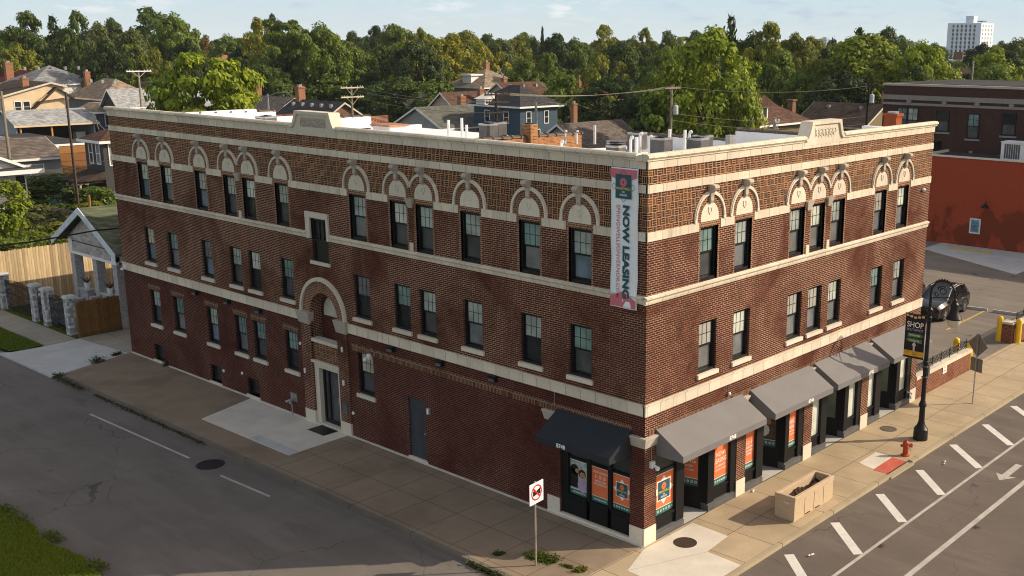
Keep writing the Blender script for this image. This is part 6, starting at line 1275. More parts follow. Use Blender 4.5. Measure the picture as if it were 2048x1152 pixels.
m = MB(); m.hexa([(19.6, 84.4, 2.55), (24.6, 84.4, 2.55), (24.6, 88.5, 4.7), (21.2, 88.5, 4.7), (19.6, 84.4, 2.7), (24.6, 84.4, 2.7), (24.6, 88.5, 4.85), (21.2, 88.5, 4.85)]); add(T, m, 'plywood_roof', wood_mat('orange_plywood', (.27, .12, .04), .6, True, .3))
T = thing('patio_cover', 'long flat patio cover with white fascia above the yard fence', 'patio cover', (31.5, 116, -.15)); m = MB(); m.box(29.6, 34, 109.5, 128, 2.95, 3.15); add(T, m, 'roof', SH['charcoal']); m = MB(); m.box(29.5, 29.6, 109.4, 128, 2.8, 3.15); m.box(29.6, 34, 109.4, 109.5, 2.8, 3.15); add(T, m, 'fascia', M['white']); m = MB()
for y in (110, 116, 122, 127): add(T, MB().box(29.65, 29.85, y-.1, y+.1, -.15, 2.95), 'post', M['white'])
# fences
W_l = wood_mat('pale_new_fence_boards', (.56, .42, .25), .15, var=.35); W_d = wood_mat('brown_fence_boards', (.22, .11, .035), .16, var=.22); W_g = wood_mat('weathered_fence_boards', (.30, .235, .165), .13, var=.35)
def fence(label, a, b, z0, z1, mat, rails=True, seed=0):
    a, b = Vector((a[0], a[1], 0)), Vector((b[0], b[1], 0)); d = b-a; L = d.length; d.normalize(); n = Vector((-d.y, d.x, 0)); T = thing('wooden_fence', label, 'fence', (a.x, a.y, z0)); rf = random.Random(seed); m = MB(); k = int(L/.15)
    for i in range(k):
        p = a+d*(i+.5)*L/k; h = z1+rf.uniform(-.03, .03); w_ = L/k*.48; t = n*.012
        m.prism([p-d*w_-t+Vector((0, 0, z0)), p+d*w_-t+Vector((0, 0, z0)), p+d*w_-t+Vector((0, 0, h-.05)), p+d*w_*.6-t+Vector((0, 0, h)), p-d*w_*.6-t+Vector((0, 0, h)), p-d*w_-t+Vector((0, 0, h-.05))], t*2)
    add(T, m, 'boards', mat); m = MB()
    for z in (z0+.3, (z0+z1)/2, z1-.3): p = a+(b-a)/2-n*.05+Vector((0, 0, z)); m.obox(p, d*L/2, n*.03, (0, 0, .045))
    j = max(2, int(L/2.4)+1)
    for i in range(j): p = a+d*L*i/(j-1)-n*.08+Vector((0, 0, (z0+z1-.1)/2)); m.obox(p, d*.05, n*.05, (0, 0, (z1-z0-.1)/2))
    add(T, m, 'rails_and_posts', mat); return T
fence('brown stained board fence meeting the brick building at the alley', (-.5, 36.45), (2.3, 36.45), -.1, 1.83, W_d, seed=1)
fence('tall pale board fence behind the stone pillars, its top half in sunlight', (9.5, 46.2), (-1.6, 46.2), -.1, 3.14, W_l, seed=2)
fence('weathered grey fence behind the hedge', (8.6, 71.4), (12.75, 71.2), -.1, 1.8, W_g, seed=3); fence('short return of the weathered fence beside the porch roof', (12.8, 71.1), (12.9, 66.5), -.1, 1.8, W_g, seed=4)
fence('low grey board fence below the open garage', (38, 132), (52, 131.5), -.1, 1.3, W_g, seed=5); fence('brown board fence between the yard houses', (22.5, 96), (34, 96), -.1, 1.7, W_d, seed=6)
# stone pillars, gates
VEN = veneer_mat('grey_stone_veneer', (.50, .50, .52), (.24, .245, .27), (.74, .72, .70), .30, .13); VEN2 = veneer_mat('mottled_stone_veneer', (.62, .60, .60), (.30, .285, .31), (.55, .44, .37), .42, .15, .006); VEN3 = veneer_mat('small_brick_veneer', (.60, .60, .63), (.32, .32, .35), (.52, .46, .43), .2, .07)
for y, lab in ((37.25, 'stone veneer pillar at the corner of the brown board fence'), (39.95, 'second stone pillar from the brown fence, right of the gate'), (41.4, 'stone pillar left of the iron gate with a lamp'), (45.6, 'farthest stone pillar before the tall fence')):
    T = thing('stone_pillar', lab, 'pillar', (-.45, y, -.1), 'stone pillars along the side pavement'); m = MB(); m.box(-.68, -.22, y-.23, y+.23, -.1, 1.92); m.build('shaft', VEN, T); m = MB(); m.hexa([(-.75, y-.3, 1.92), (-.15, y-.3, 1.92), (-.15, y+.3, 1.92), (-.75, y+.3, 1.92), (-.68, y-.23, 2.05), (-.22, y-.23, 2.05), (-.22, y+.23, 2.05), (-.68, y+.23, 2.05)]); m.build('cap', M['concrete_grey'], T)
for a, b, lab in ((37.5, 39.7, 'black iron fence panel between the two nearest stone pillars'), (40.2, 41.15, 'narrow black iron gate between stone pillars'), (41.65, 45.35, 'wide black iron gate between the farthest pillars')):
    T = thing('iron_gate', lab, 'gate', (-.45, a, 0)); m = MB()
    for z in (.15, 1.0, 1.55): m.box(-.47, -.43, a, b, z-.02, z+.02)
    n = int((b-a)/.12)
    for k in range(n+1): y = a+(b-a)*k/n; m.box(-.46, -.44, y-.012, y+.012, .05, 1.7+.12*math.sin(math.pi*k/n))
    m.build('bars', M['black'], T)
    if b-a < 1.2: m = MB(); m.ball((-.5, a+.5, 1.55), .1, .1, .1, 8, 6); m.build('gate_lamp', M['cream'], T)
# porch house with gable on stone piers
T = thing('porch_house', 'house with green shingle roof and stone veneered porch gable on piers', 'house', (6, 39, -.15)); gx = 1.7
m = MB(); m.box(4.3, 14, 36.9, 41.6, -.15, 4.2); add(T, m, 'walls', VEN3)
m = MB(); yl, yr, ya, zr, ze = 42.75, 35.35, 39.05, 6.15, 4.15
for y in (yl, yr): m.hexa([(gx-.45, y, ze-.14), (14.4, y, ze-.14), (14.4, ya, zr-.14), (gx-.45, ya, zr-.14), (gx-.45, y, ze), (14.4, y, ze), (14.4, ya, zr), (gx-.45, ya, zr)])
add(T, m, 'roof', SH['green']); m = MB()
for y in (yl, yr): m.prism([(gx-.50, y, ze-.34), (gx-.50, y, ze+.02), (gx-.50, ya, zr+.02), (gx-.50, ya, zr-.34)], (.05, 0, 0))
add(T, m, 'bargeboard', plain('pale_blue_trim', (.62, .68, .76), .5, .3)); m = MB(); m.prism([(gx, 36.35, 3.55), (gx, 41.75, 3.55), (gx, 41.75, 4.3), (gx, ya, 5.85), (gx, 36.35, 4.3)], (.2, 0, 0)); add(T, m, 'porch_gable', VEN2)
m = MB(); m.box(gx-.03, 4.3, 41.3, 41.75, 3.5, 4.2); m.box(gx-.03, 4.3, 36.35, 36.8, 3.5, 4.2); m.box(gx-.02, gx+.12, 36.3, 41.8, 3.4, 3.55); m.box(gx, 4.3, 36.6, 41.6, 4.1, 4.15); add(T, m, 'porch_ceiling', M['white'])
for y in (36.6, 38.85, 41.45): add(T, MB().box(gx, gx+.45, y-.24, y+.24, -.15, 3.4), 'porch_pier', VEN3)

for m in (MB().box(gx+.05, gx+.4, 36.84, 38.61, -.15, 1.55), MB().box(.2, gx, 38.5, 38.8, -.15, .95).box(gx-.5, gx, 38.5, 38.8, .951, 1.45), MB().box(.2, gx, 40.6, 40.9, -.15, .95), MB().box(gx+.05, gx+.4, 40.2, 41.2, -.15, 1.45)): add(T, m, 'porch_wall', VEN3)
for q in ((gx, gx+.47, 36.8, 38.65, 1.55, 1.63), (.15, gx-.51, 38.46, 38.84, .951, 1.02), (.15, gx, 40.56, 40.94, .951, 1.02), (gx, gx+.45, 40.15, 41.22, 1.45, 1.53)): add(T, MB().box(*q), 'porch_wall_coping', M['concrete_grey'])
m = MB()
for k in range(4): m.box(.3+.35*k, gx, 38.82, 40.58, -.15+.2*k, -.15+.2*(k+1))
m.box(gx+.0, 4.3, 36.4, 41.7, -.15, .62); add(T, m, 'porch_steps', M['concrete_grey'])
m = MB(); m.prism([(gx-.02, 40.35, 5.0), (gx-.02, 41.3, 4.35), (gx-.02, 40.1, 4.2)], (.02, 0, 0)); add(T, m, 'gable_panel', M['concrete_grey'])
for x, y, z, lab in ((1.95, 37.9, 1.63, 'white plant pot with dry flowers on the porch wall'), (1.95, 40.6, 1.53, 'smaller white pot on the far porch wall')):
    Tp = thing('plant_pot', lab, 'plant pot', (x, y, z)); m = MB(); m.lathe([(.12, z), (.18, z+.3), (.16, z+.3)], (x, y), 12); m.build('pot', M['white'], Tp); m = MB(); rp_ = random.Random(3)
    for k in range(30): a = rp_.uniform(0, 6.3); m.tube([(x, y, z+.28), (x+.25*math.cos(a), y+.25*math.sin(a), z+.4+rp_.uniform(0, .25))], .012, 3)
    m.build('plant', plain('dry_plant', (.09, .05, .03), .9, .1), Tp)
# yard bits
T = thing('canoe', 'teal canoe upturned on a rack behind the fences', 'canoe', (16, 75.4, 1.0)); m = MB(); n = 14; i = 0
for k in range(n+1):
    t = k/n; w_ = .42*math.sin(math.pi*t)**.6+.02; zz = 1.05-.10*math.sin(math.pi*t)
    for a in range(7): q = math.pi*a/6; m.v.append((15.4+1.3*t+w_*math.cos(q)*.97, 78.0-5.2*t+w_*math.cos(q)*.24, zz+(.42+.12*abs(2*t-1)**3)*math.sin(q)))
for k in range(n):
    for a in range(6): b = k*7+a; m.f.append((b, b+1, b+8, b+7))
add(T, m, 'hull', plain('teal_canoe', (.015, .115, .125), .35, .5)); m = MB(); m.box(15.5, 16.6, 76.8, 76.9, .0, 1.05); m.box(15.9, 16.9, 74.0, 74.1, .0, 1.05); add(T, m, 'rack', W_g)
m = MB(); rl = random.Random(8)
for k in range(9): m.ball((17.4+rl.uniform(-.5, .5), 71.0+rl.uniform(-.4, .4), .9+rl.uniform(0, .7)), .4, .38, .33, 8, 6)
m.box(16.7, 18.1, 70.4, 71.6, -.1, .7); tag(m.build('rubbish_bags', plain('pale_plastic_bag', (.55, .52, .47), .5, .4, var=.2), origin=(17.4, 71, -.1)), 'pile of pale rubbish bags at the brick building edge', 'rubbish bags')
m = MB(); m.ball((15.2, 82, .9), .8, .6, .55, 10, 6); m.box(13.6, 15.6, 81.3, 82.3, .0, .5); tag(m.build('tarpaulin', plain('blue_tarpaulin', (.02, .035, .30), .4, .4), origin=(15, 82, 0)), 'blue tarpaulin over a heap in the back yard', 'tarpaulin')
tag(MB().tube([(11.9, 62, -.1), (11.9, 62, 3.6)], .09, 8).build('wooden_post', wood_mat('orange_timber_post', (.50, .26, .07)), origin=(11.9, 62, -.1)), 'orange timber post standing by the porch roof', 'post')
# ================================================================== right: red wall building and dark flats
RW_ = NB('red_painted_brick'); u_, z_ = wall_uv(RW_); vv_ = RW_.comb(u_, z_, 0.0); tb = RW_.n('ShaderNodeTexBrick'); RW_.l(vv_, tb.inputs['Vector']); tb.inputs['Scale'].default_value = 1; tb.inputs['Brick Width'].default_value = .21; tb.inputs['Row Height'].default_value = .068; tb.inputs['Mortar Size'].default_value = .006
tb.inputs['Color1'].default_value = (.42, .075, .028, 1); tb.inputs['Color2'].default_value = (.37, .062, .024, 1); tb.inputs['Mortar'].default_value = (.30, .05, .02, 1)
n_p = RW_.noise(RW_.comb(u_, RW_.math('MULTIPLY', z_, .6), 0.0), .55, 4, .5); kk = RW_.math('MULTIPLY', RW_.ramp(n_p, .48, .53), RW_.ramp(RW_.math('MULTIPLY_ADD', n_p, 2.0, RW_.math('MULTIPLY', z_, -1.0)), -1.9, -1.6))
c_r = RW_.mix(RW_.math('MULTIPLY', kk, .8), tb.outputs['Color'], (.17, .035, .014)); M['redwall'] = RW_.fin(c_r, .8, .2)
T = thing('red_wall_building', 'single storey building with a big red painted brick wall on the car park', 'building', (57, 5, -.1))
m = MB(); m.box(55.15, 58.8, -16, 17.0, -.1, 6.5); add(T, m, 'wall', M['redwall']); m = MB(); m.box(55.05, 55.35, -16, 17.05, 6.5, 6.62); m.box(55.35, 58.8, 16.8, 17.05, 6.5, 6.7); add(T, m, 'parapet_coping', M['stone_plain'])
m = MB(); m.box(55.35, 58.8, -16, 16.8, 6.505, 6.53); add(T, m, 'roof', SH['charcoal']); m = MB(); m.lathe([(.05, 3.3), (.1, 3.25), (.28, 3.05), (.28, 3.0)], (54.85, 12.0), 12); m.tube([(55.15, 12.0, 3.4), (54.9, 12, 3.45), (54.85, 12, 3.28)], .03, 6); add(T, m, 'wall_lamp', M['black'])
Yw = (0, -1, 0); s_ = add(T, panel((55.13, 12.75, .95), Yw, UP, -.42, .42, 0, 1.15, 0, .01), 'sign', M['white']); add(T, panel((55.13, 12.75, .95), Yw, UP, -.32, .32, .1, 1.05, .012, .004), 'sign_panel', plain('blue_sign', (.18, .33, .42), .5, .3, var=.3, scale=5))
add(T, merge(*[text_mesh(s, (55.105, 12.75, .95+z), Yw, UP, .5, .15) for s, z in (('TOW', .75), ('AWAY', .5), ('ZONE', .25))]), 'lettering', plain('dark_blue_print', (.03, .06, .1), .5, .3))
m = MB(); m.box(55.6, 58.2, 17.2, 17.5, 6.0, 7.4); add(T, m, 'roof_clutter', M['black'])
T = thing('rooftop_unit', 'white louvred cooling unit on the red wall building roof', 'cooling unit', (57, 10.6, 6.53)); m = MB(); m.box(56.2, 57.6, 9.9, 11.7, 6.53, 7.75); add(T, m, 'casing', M['white']); m = MB()
for k in range(7): m.box(56.17, 56.2, 10.3+k*.17, 10.42+k*.17, 6.6, 7.65)
add(T, m, 'louvres', M['dark_steel']); m = MB(); m.box(56.15, 57.65, 9.85, 11.75, 7.75, 7.82); add(T, m, 'lid', M['white'])
T = thing('brick_flats', 'dark brown brick flats with pale bands and black windows behind the red wall', 'apartment building', (66, 0, -.1))
fb = brick_mat('brown_flats_brick', (.10, .045, .034), (.062, .03, .026), (.06, .04, .035), (.09, .065, .055), .4, .7, seedoff=12.0)
m = MB(); m.box(60, 74, -30, 23.3, -.1, 11.45); add(T, m, 'walls', fb); m = MB(); m.box(59.9, 74.1, -30, 23.4, 11.45, 11.62); add(T, m, 'coping', M['stone_carved'])
m = MB(); m.box(60.5, 73.5, -29, 23, 11.625, 11.66); add(T, m, 'roof', SH['dark']); gst = stone_mat('grey_band_stone', (.30, .27, .26), 1.2)
add(T, MB().box(59.88, 60, -30, 23.35, 10.35, 10.72), 'stone_band', gst); add(T, MB().box(59.93, 60, -30, 23.32, 9.93, 10.12), 'stone_band', gst)
for y in (21.0, 18.0, 15.3, 12.6, 9.4): add(T, MB().prism([(59.87, y-.24, 10.23), (59.87, y, 10.47), (59.87, y+.24, 10.23), (59.87, y, 9.99)], (.1, 0, 0)), 'diamond_ornament', gst)
def fwin(y, z, w_, h, up, sill=True, key=False):
    m = MB(); 
    for s in (-1, 1): m.box(59.93, 59.995, *sorted((y+s*w_/2, y+s*(w_/2-.09))), z, z+h)
    m.box(59.93, 59.995, y-w_/2, y+w_/2, z+h-.08, z+h); m.box(59.93, 59.995, y-w_/2, y+w_/2, z, z+.1); m.box(59.93, 59.995, y-w_/2, y+w_/2, z+h*.48, z+h*.48+.07); m.box(59.95, 59.994, y-.02, y+.02, z+h*.5, z+h)
    m.box(59.95, 59.994, y-w_/2, y+w_/2, z+h*.74, z+h*.74+.03)
    f = add(T, m, 'window', M['black']); g = MB(); g.box(59.97, 59.99, y-w_/2+.09, y+w_/2-.09, z+h*.5, z+h-.08); p_ = add(T, g, 'upper_pane', M[up]); p_.parent = f
    g = MB(); g.box(59.972, 59.99, y-w_/2+.09, y+w_/2-.09, z+.1, z+h*.48); p_ = add(T, g, 'lower_pane', M['pane_screen']); p_.parent = f
    if sill: m = MB(); m.box(59.9, 60, y-w_/2-.12, y+w_/2+.12, z-.16, z-.02); add(T, m, 'window_sill', gst)
    if key: m = MB(); m.box(59.9, 60, y-.12, y+.12, z+h+.1, z+h+.5); add(T, m, 'keystone', gst)
for y, z, w_, h, u in ((21.55, 7.75, .95, 2.0, 'pane_grey'), (20.6, 7.75, .95, 2.0, 'pane_light'), (18.05, 7.95, 1.1, 1.7, 'pane_dark'), (15.5, 7.55, 1.0, 1.95, 'pane_teal'), (12.7, 7.95, 1.1, 1.7, 'pane_dark'), (10.0, 7.6, .95, 2.0, 'pane_grey'), (9.0, 7.6, .95, 2.0, 'pane_dark')): fwin(y, z, w_, h, u)
for y, u in ((13.0, 'pane_light'), (10.3, 'pane_grey'), (9.2, 'pane_light')): fwin(y, 4.55, .95, 2.0, u, True, True)
m = MB(); m.box(59.9, 60, 14.75, 14.95, 4.5, 6.1); m.box(59.9, 60, 16.05, 16.25, 4.5, 6.1); m.box(59.9, 60, 14.75, 16.25, 6.1, 6.35); m.box(59.88, 60, 15.4, 15.65, 6.3, 6.6); add(T, m, 'stone_door_frame', gst)
# white tower block far off
T = thing('tower_block', 'white concrete tower block with dark window columns on the horizon', 'tower block', (800, 320, 0)); D_ = 880
A = ray_at(1893, 86, D_); Bp = ray_at(1958, 86, D_); 
xw = A.x; ylo = A.y-26; z0t, z1t = -1, 14.68+(86-48)*D_/2164*1.04
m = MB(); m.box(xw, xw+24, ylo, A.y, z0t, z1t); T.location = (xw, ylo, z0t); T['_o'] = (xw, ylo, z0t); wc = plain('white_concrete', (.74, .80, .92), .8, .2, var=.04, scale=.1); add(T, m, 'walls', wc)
m = MB(); m.box(xw+2, xw+9, ylo+7, ylo+13, z1t, z1t+5.2); add(T, m, 'lift_house', wc); m = MB(); m.box(xw+4, xw+12, ylo+1, ylo+5, z1t+1, z1t+1.6); m.box(xw+7.8, xw+8.2, ylo+2.8, ylo+3.2, z1t, z1t+1); add(T, m, 'roof_plant', M['dark_steel'])
for k in range(6):
    y = ylo+4.2+k*3.3; m = MB(); nfl = 11
    for f_ in range(nfl): z = z1t-1.2-f_*3.0; m.box(xw-.12, xw+.02, y, y+1.5, z-1.9, z); m.box(xw-.14, xw+.02, y+.1, y+1.0, z-2.5, z-1.95)
    add(T, m, 'window_column', M['pane_dark'])
for k in range(4):
    x = xw+3+k*5.5; m = MB()
    for f_ in range(11): z = z1t-1.2-f_*3.0; m.box(x, x+1.0, ylo-.12, ylo+.02, z-1.5, z)
    add(T, m, 'window_column', M['pane_grey'])
for px, top, wpx, D, mt, lab, spire in ((1650, 75, 14, 2600, 'pane_teal', 'blue glass office block tiny on the horizon', 0), (1588, 81, 8, 2600, 'pane_grey', 'small grey block left of the blue one on the horizon', 0), (1772, 66, 9, 2800, 'pane_grey', 'distant tower with pointed roof behind the round dark tree', 1), (1815, 79, 16, 2700, 'pane_light', 'pale distant high rise group left of the tower block', 0), (1832, 83, 16, 2700, 'pane_light', 'lower pale block beside the distant high rises', 0)):
    P = ray_at(px, 86, D); z1 = 14.68+(86-top)*D/2164; h_ = wpx*D/2164/2; Td = thing('distant_building', lab, 'building', (P.x, P.y, 0)); m = MB(); m.box(P.x-h_, P.x+h_, P.y-h_, P.y+h_, 0, z1); m.box(P.x-h_*.5, P.x+h_*.5, P.y-h_*.5, P.y+h_*.5, z1, z1+3); m.build('walls', plain('haze_tinted_concrete', (.36, .43, .50), .8, .2, var=.05, scale=.05), Td)  # distance haze is painted into the wall, window and spire colours
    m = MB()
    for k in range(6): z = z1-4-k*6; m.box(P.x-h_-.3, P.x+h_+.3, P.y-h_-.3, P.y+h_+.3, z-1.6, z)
    m.build('window_bands', plain('haze_tinted_glass', (.20, .28, .36), .4, .4, var=.05, scale=.05), Td)
    if spire: m = MB(); m.lathe([(h_*1.2, z1), (h_*.6, z1+10), (0, z1+24)], (P.x, P.y), 6); m.build('spire', plain('haze_tinted_copper', (.22, .36, .36), .7, .2), Td)
P = ray_at(1935, 118, 420); T = thing('brick_hall', 'low dark brick hall with white roof edge below the tower block', 'building', (P.x, P.y, 0)); m = MB(); m.box(P.x-7, P.x+7, P.y-10, P.y+6, 0, 9.0); add(T, m, 'walls', M['wbrick']); m = MB(); m.box(P.x-7.3, P.x+7.3, P.y-10.3, P.y+6.3, 9.0, 9.6); add(T, m, 'roof_edge', M['white']); m = MB(); m.box(P.x-6.9, P.x-4, P.y-1, P.y+2.4, 9.6, 12.3); add(T, m, 'stair_tower', M['wbrick'])
# ================================================================== utility poles and wires
WP = wood_mat('weathered_pole_wood', (.30, .25, .19), .5, var=.15); WPd = wood_mat('dark_pole_wood', (.055, .04, .032), .5, var=.15); WA = wood_mat('pale_crossarm_wood', (.62, .58, .42), .5, True, .1)
def upole(x, y, h, label, mat, arms=(), am=None, ax='x', trans=None, rad=.17, light=None):
    T = thing('utility_pole', label, 'utility pole', (x, y, -.15)); m = MB(); m.tube([(x, y, -.15), (x, y, h)], [rad, rad*.65], 10); m.build('pole', mat, T)
    d = Vector((1, 0, 0)) if ax == 'x' else Vector((0, 1, 0)); n = Vector((-d.y, d.x, 0))
    for z, L in arms:
        m = MB(); m.obox(Vector((x, y, z))-n*.16, d*L/2, n*.055, (0, 0, .065))
        for s in (-1, 1): m.tube([Vector((x, y, z-.75))-n*.16, Vector((x, y, z-.05))-n*.18+d*s*L*.26], .025, 5)
        for k in (-.46, -.36, -.24, .24, .36, .46): p = Vector((x, y, z+.06))-n*.16+d*k*L; m.lathe([(.03, p.z), (.055, p.z+.04), (.03, p.z+.14)], (p.x, p.y), 6)
        m.build('crossarm', am or mat, T)
    if trans:
        m = MB(); px, py = x+trans[0], y+trans[1]; m.lathe([(.22, trans[2]-.45), (.25, trans[2]-.42), (.25, trans[2]+.38), (.18, trans[2]+.45)], (px, py), 14); m.tube([(px, py, trans[2]+.45), (px, py, trans[2]+.7)], .04, 6); m.tube([(x, y, trans[2]), (px, py, trans[2])], .06, 6); m.build('transformer', plain('pale_grey_tank', (.55, .58, .60), .5, .4), T)
    if light:
        m = MB(); p = Vector((x, y, h-.3)); q = p+Vector(light); m.tube([p, p+Vector(light)*.5+Vector((0, 0, .25)), q], .05, 6); m.build('light_arm', M['steel'], T); m = MB(); m.obox(q+Vector(light).normalized()*.25-Vector((0, 0, .05)), Vector(light).normalized()*.35, Vector((-light[1], light[0], 0)).normalized()*.12, (0, 0, .06)); m.build('lamp_head', M['steel'], T)
    return T
upole(42.5, 71.6, 10.45, 'pale wooden utility pole with two crossarms left of the roof hatch', WP, ((10.25, 2.7), (9.35, 2.7)), WA)
upole(41, 49.4, 10.6, 'dark utility pole with four crossarms and a riser among the roof vents', WPd, ((10.4, 2.9), (9.75, 2.6), (8.9, 2.6), (8.1, 2.6)), None)
upole(64, 48.4, 10.6, 'grey utility pole with a round transformer before the lime trees', WP, ((10.35, 2.6),), None, 'x', (.3, -.35, 8.2))
P = ray_at(1738, 166, 118); upole(P.x, P.y, P.z, 'dark utility pole beside the dark brick flats', WPd, ((P.z-.2, 2.2),), None, 'y', (.25, -.3, P.z-1.6))
P = ray_at(276, 140, 150); upole(P.x, P.y, P.z, 'utility pole with white topped crossarm left of the lime tree', WP, ((P.z-.15, 3.2), (P.z-4.6, 3.2)), M['white'])
P = ray_at(131, 184, 95); upole(P.x, P.y, P.z, 'slender dark wooden pole rising through the grey garage roof line', wood_mat('brown_pole_wood', (.10, .07, .05), .5, var=.15), rad=.12)
P = ray_at(2, 182, 110); upole(P.x, P.y, P.z, 'brown wooden pole at the left edge of the picture', WP)
P = ray_at(1550, 235, 75); upole(P.x, P.y, P.z, 'short grey pole with small insulators before the yellow house', M['steel'], ((P.z-.3, .6),))
P = ray_at(1947, 122, 170); upole(P.x, P.y, P.z, 'thin grey mast above the dark flats roof', M['steel'])
P = ray_at(127, 113, 260); upole(P.x, P.y, P.z, 'far utility pole at left before the trees', WP, ((P.z-.3, 2.4),))
P = ray_at(1072, 205, 100); upole(P.x, P.y, P.z, 'grey street light with curved arm before the blue house', M['steel'], light=(1.5, -1.6, .15))
P = ray_at(535, 188, 140); upole(P.x, P.y, P.z, 'street light arm beside the red chimney at left', M['steel'], light=(1.6, -1.8, .5))
def wire(a, b, sag, label, r=.022, group=None):
    a, b = Vector(a), Vector(b); pts = [a+(b-a)*(k/16)-Vector((0, 0, 4*sag*(k/16)*(1-k/16))) for k in range(17)]
    m = MB(); m.tube(pts, r, 5); tag(m.build('overhead_wire', M['wire'], origin=tuple(a)), label, 'overhead wire', group)
M['wire'] = plain('pale_cable', (.28, .26, .19), .6, .3); M['cable'] = plain('black_cable', (.012, .012, .012), .6, .3)
for k, dx in enumerate((-1.1, .9, .0)):
    wire((64+dx, 48.4, 10.45), (41+dx, 49.4, 10.5), .5, 'wire between the transformer pole and the dark pole', .02, 'wires of the alley line')
    wire((42.5+dx, 71.6, 9.4+.9*(k != 2)), (41+dx, 49.4, 8.9+.9*(k != 2)), .45, 'wire between the pale pole and the dark pole', .02, 'wires of the alley line to the pale pole')
P = ray_at(1738, 170, 118)
for k in range(2): wire((64, 48.4, 7.9-k*.7), (P.x, P.y, P.z-3.2-k*.8), .7, 'sagging wire from the transformer pole to the dark pole by the flats', .022, 'wires to the pole by the flats')
wire((64+.9, 48.4, 10.45), (P.x, P.y, P.z-.1), .6, 'upper wire from the transformer pole to the pole by the flats', .022)
def cable(pts, label, r):
    m = MB(); m.tube(pts, r, 5); tag(m.build('overhead_wire', M['cable'], origin=tuple(pts[0])), label, 'overhead wire')
cable([tuple(ray_at(x, y, D)) for x, y, D in ((-20, 493, 52), (60, 484, 52.5), (125, 473, 53), (190, 461, 53.5), (238, 457, 54.5))], 'thick black cable crossing in front of the porch gable', .035)
wire(ray_at(62, 350, 92), ray_at(228, 318, 80), .1, 'pale wire running from the yard to the brick corner', .02)
# ================================================================== vegetation
M['leaf'] = leaf_mat('leaf_foliage', (1, 1, 1)); M['needle'] = leaf_mat('needle_foliage', (1, 1, 1), .1)
M['bark'] = plain('tree_bark', (.075, .055, .04), .95, .1, var=.4, scale=6)
def leaf_mesh(name, pts, size, mat, rnd, elong=1.5, droop=.35):
    """pts: list of (pos, outward) -> one small folded leaf clump per point"""
    n = len(pts); V = np.zeros((n*4, 3)); 
    for i, (p, o) in enumerate(pts):
        nv = Vector(o)*.9+Vector((rnd.gauss(0, .55), rnd.gauss(0, .55), rnd.gauss(.45, .5)))
        if nv.length < 1e-4: nv = Vector((0, 0, 1))
        nv.normalize(); a = nv.cross(Vector((rnd.gauss(0, 1), rnd.gauss(0, 1), rnd.gauss(0, .5)))); 
        if a.length < 1e-4: a = nv.orthogonal()
        a.normalize(); b = nv.cross(a); s = size*rnd.uniform(.6, 1.35); L = s*elong
        P = Vector(p); V[4*i] = P-b*s*.12-a*L*.5; V[4*i+1] = P+b*s*.5-nv*s*.12; V[4*i+2] = P+a*L*.5-Vector((0, 0, droop*s)); V[4*i+3] = P-b*s*.5-nv*s*.12
    me = bpy.data.meshes.new(name); me.vertices.add(n*4); me.vertices.foreach_set('co', V.ravel()); me.loops.add(n*4); me.loops.foreach_set('vertex_index', np.arange(n*4, dtype=np.int32)); me.polygons.add(n)
    me.polygons.foreach_set('loop_start', np.arange(0, n*4, 4, dtype=np.int32)); me.polygons.foreach_set('loop_total', np.full(n, 4, dtype=np.int32)); me.update(calc_edges=True); me.materials.append(mat); return me
def clump_pts(rnd, K, N, prof, rc, base=.16, top=1.0, flat=.75, jag=.10):
    """crown of K leafy clumps; prof(t) = relative radius at height t in 0..1; crown radius 0.5, total height 1"""
    cl = []
    while len(cl) < K:
        t = rnd.random()**.85; a = rnd.uniform(0, 6.283); rr = prof(t)*.5*(rnd.random()**.42)*(1+rnd.uniform(-jag, jag)*2)
        cl.append((Vector((rr*math.cos(a), rr*math.sin(a), base+(top-base)*t)), rc*rnd.uniform(.6, 1.35)))
    pts = []; c0 = Vector((0, 0, base+(top-base)*.42))
    for k in range(N):
        c, r = rnd.choice(cl); d = Vector((rnd.gauss(0, 1), rnd.gauss(0, 1), rnd.gauss(0, 1))).normalized()
        if d.z < -.25 and rnd.random() < .6: d.z = -d.z
        q = d*r*(rnd.random()**.4); q.z *= flat; pts.append((c+q, (d+(c-c0)*1.1)))
    return pts, cl
def trunk_mesh(name, cl, rnd, r=.022, base=.16, nb=9):
    m = MB(); m.tube([(0, 0, -.02), (0.006, 0, base*.9), (0, .01, base+.2), (0, 0, base+.42)], [r*1.3, r, r*.7, r*.3], 8)
    for c, q in rnd.sample(cl, min(nb, len(cl))):
        z0 = base*.8+max(0, (c.z-base))*.35; p0 = Vector((0, 0, z0)); mid = p0.lerp(c, .55)+Vector((0, 0, -.02)); m.tube([p0, mid, c], [r*.55, r*.35, r*.12], 5)
    me = bpy.data.meshes.new(name); me.from_pydata(m.v, [], m.f); me.materials.append(M['bark']); return me
PROTO = {}
def proto(key, seed, K, N, prof, rc, size, **kw):
    rnd = random.Random(seed); el = kw.pop('elong', 1.5); dr = kw.pop('droop', .12); mt = kw.pop('mat', 'leaf'); tb = kw.get('base', .16)
    pts, cl = clump_pts(rnd, K, N, prof, rc, **kw); PROTO[key] = (leaf_mesh('crown_'+key, pts, size, M[mt], rnd, el, dr), trunk_mesh('trunk_'+key, cl, rnd, base=tb))
sq = math.sqrt
for s in range(3):
    proto('round%d' % s, 10+s, 74, 13500, lambda t: sq(max(0, 1-(2*t-.85)**2*.82))*(1 if t > .04 else .6), .115, .0265)
    proto('oval%d' % s, 20+s, 66, 11500, lambda t: (math.sin(math.pi*min(1, t*.93+.07))**.7)*.9, .10, .0265)
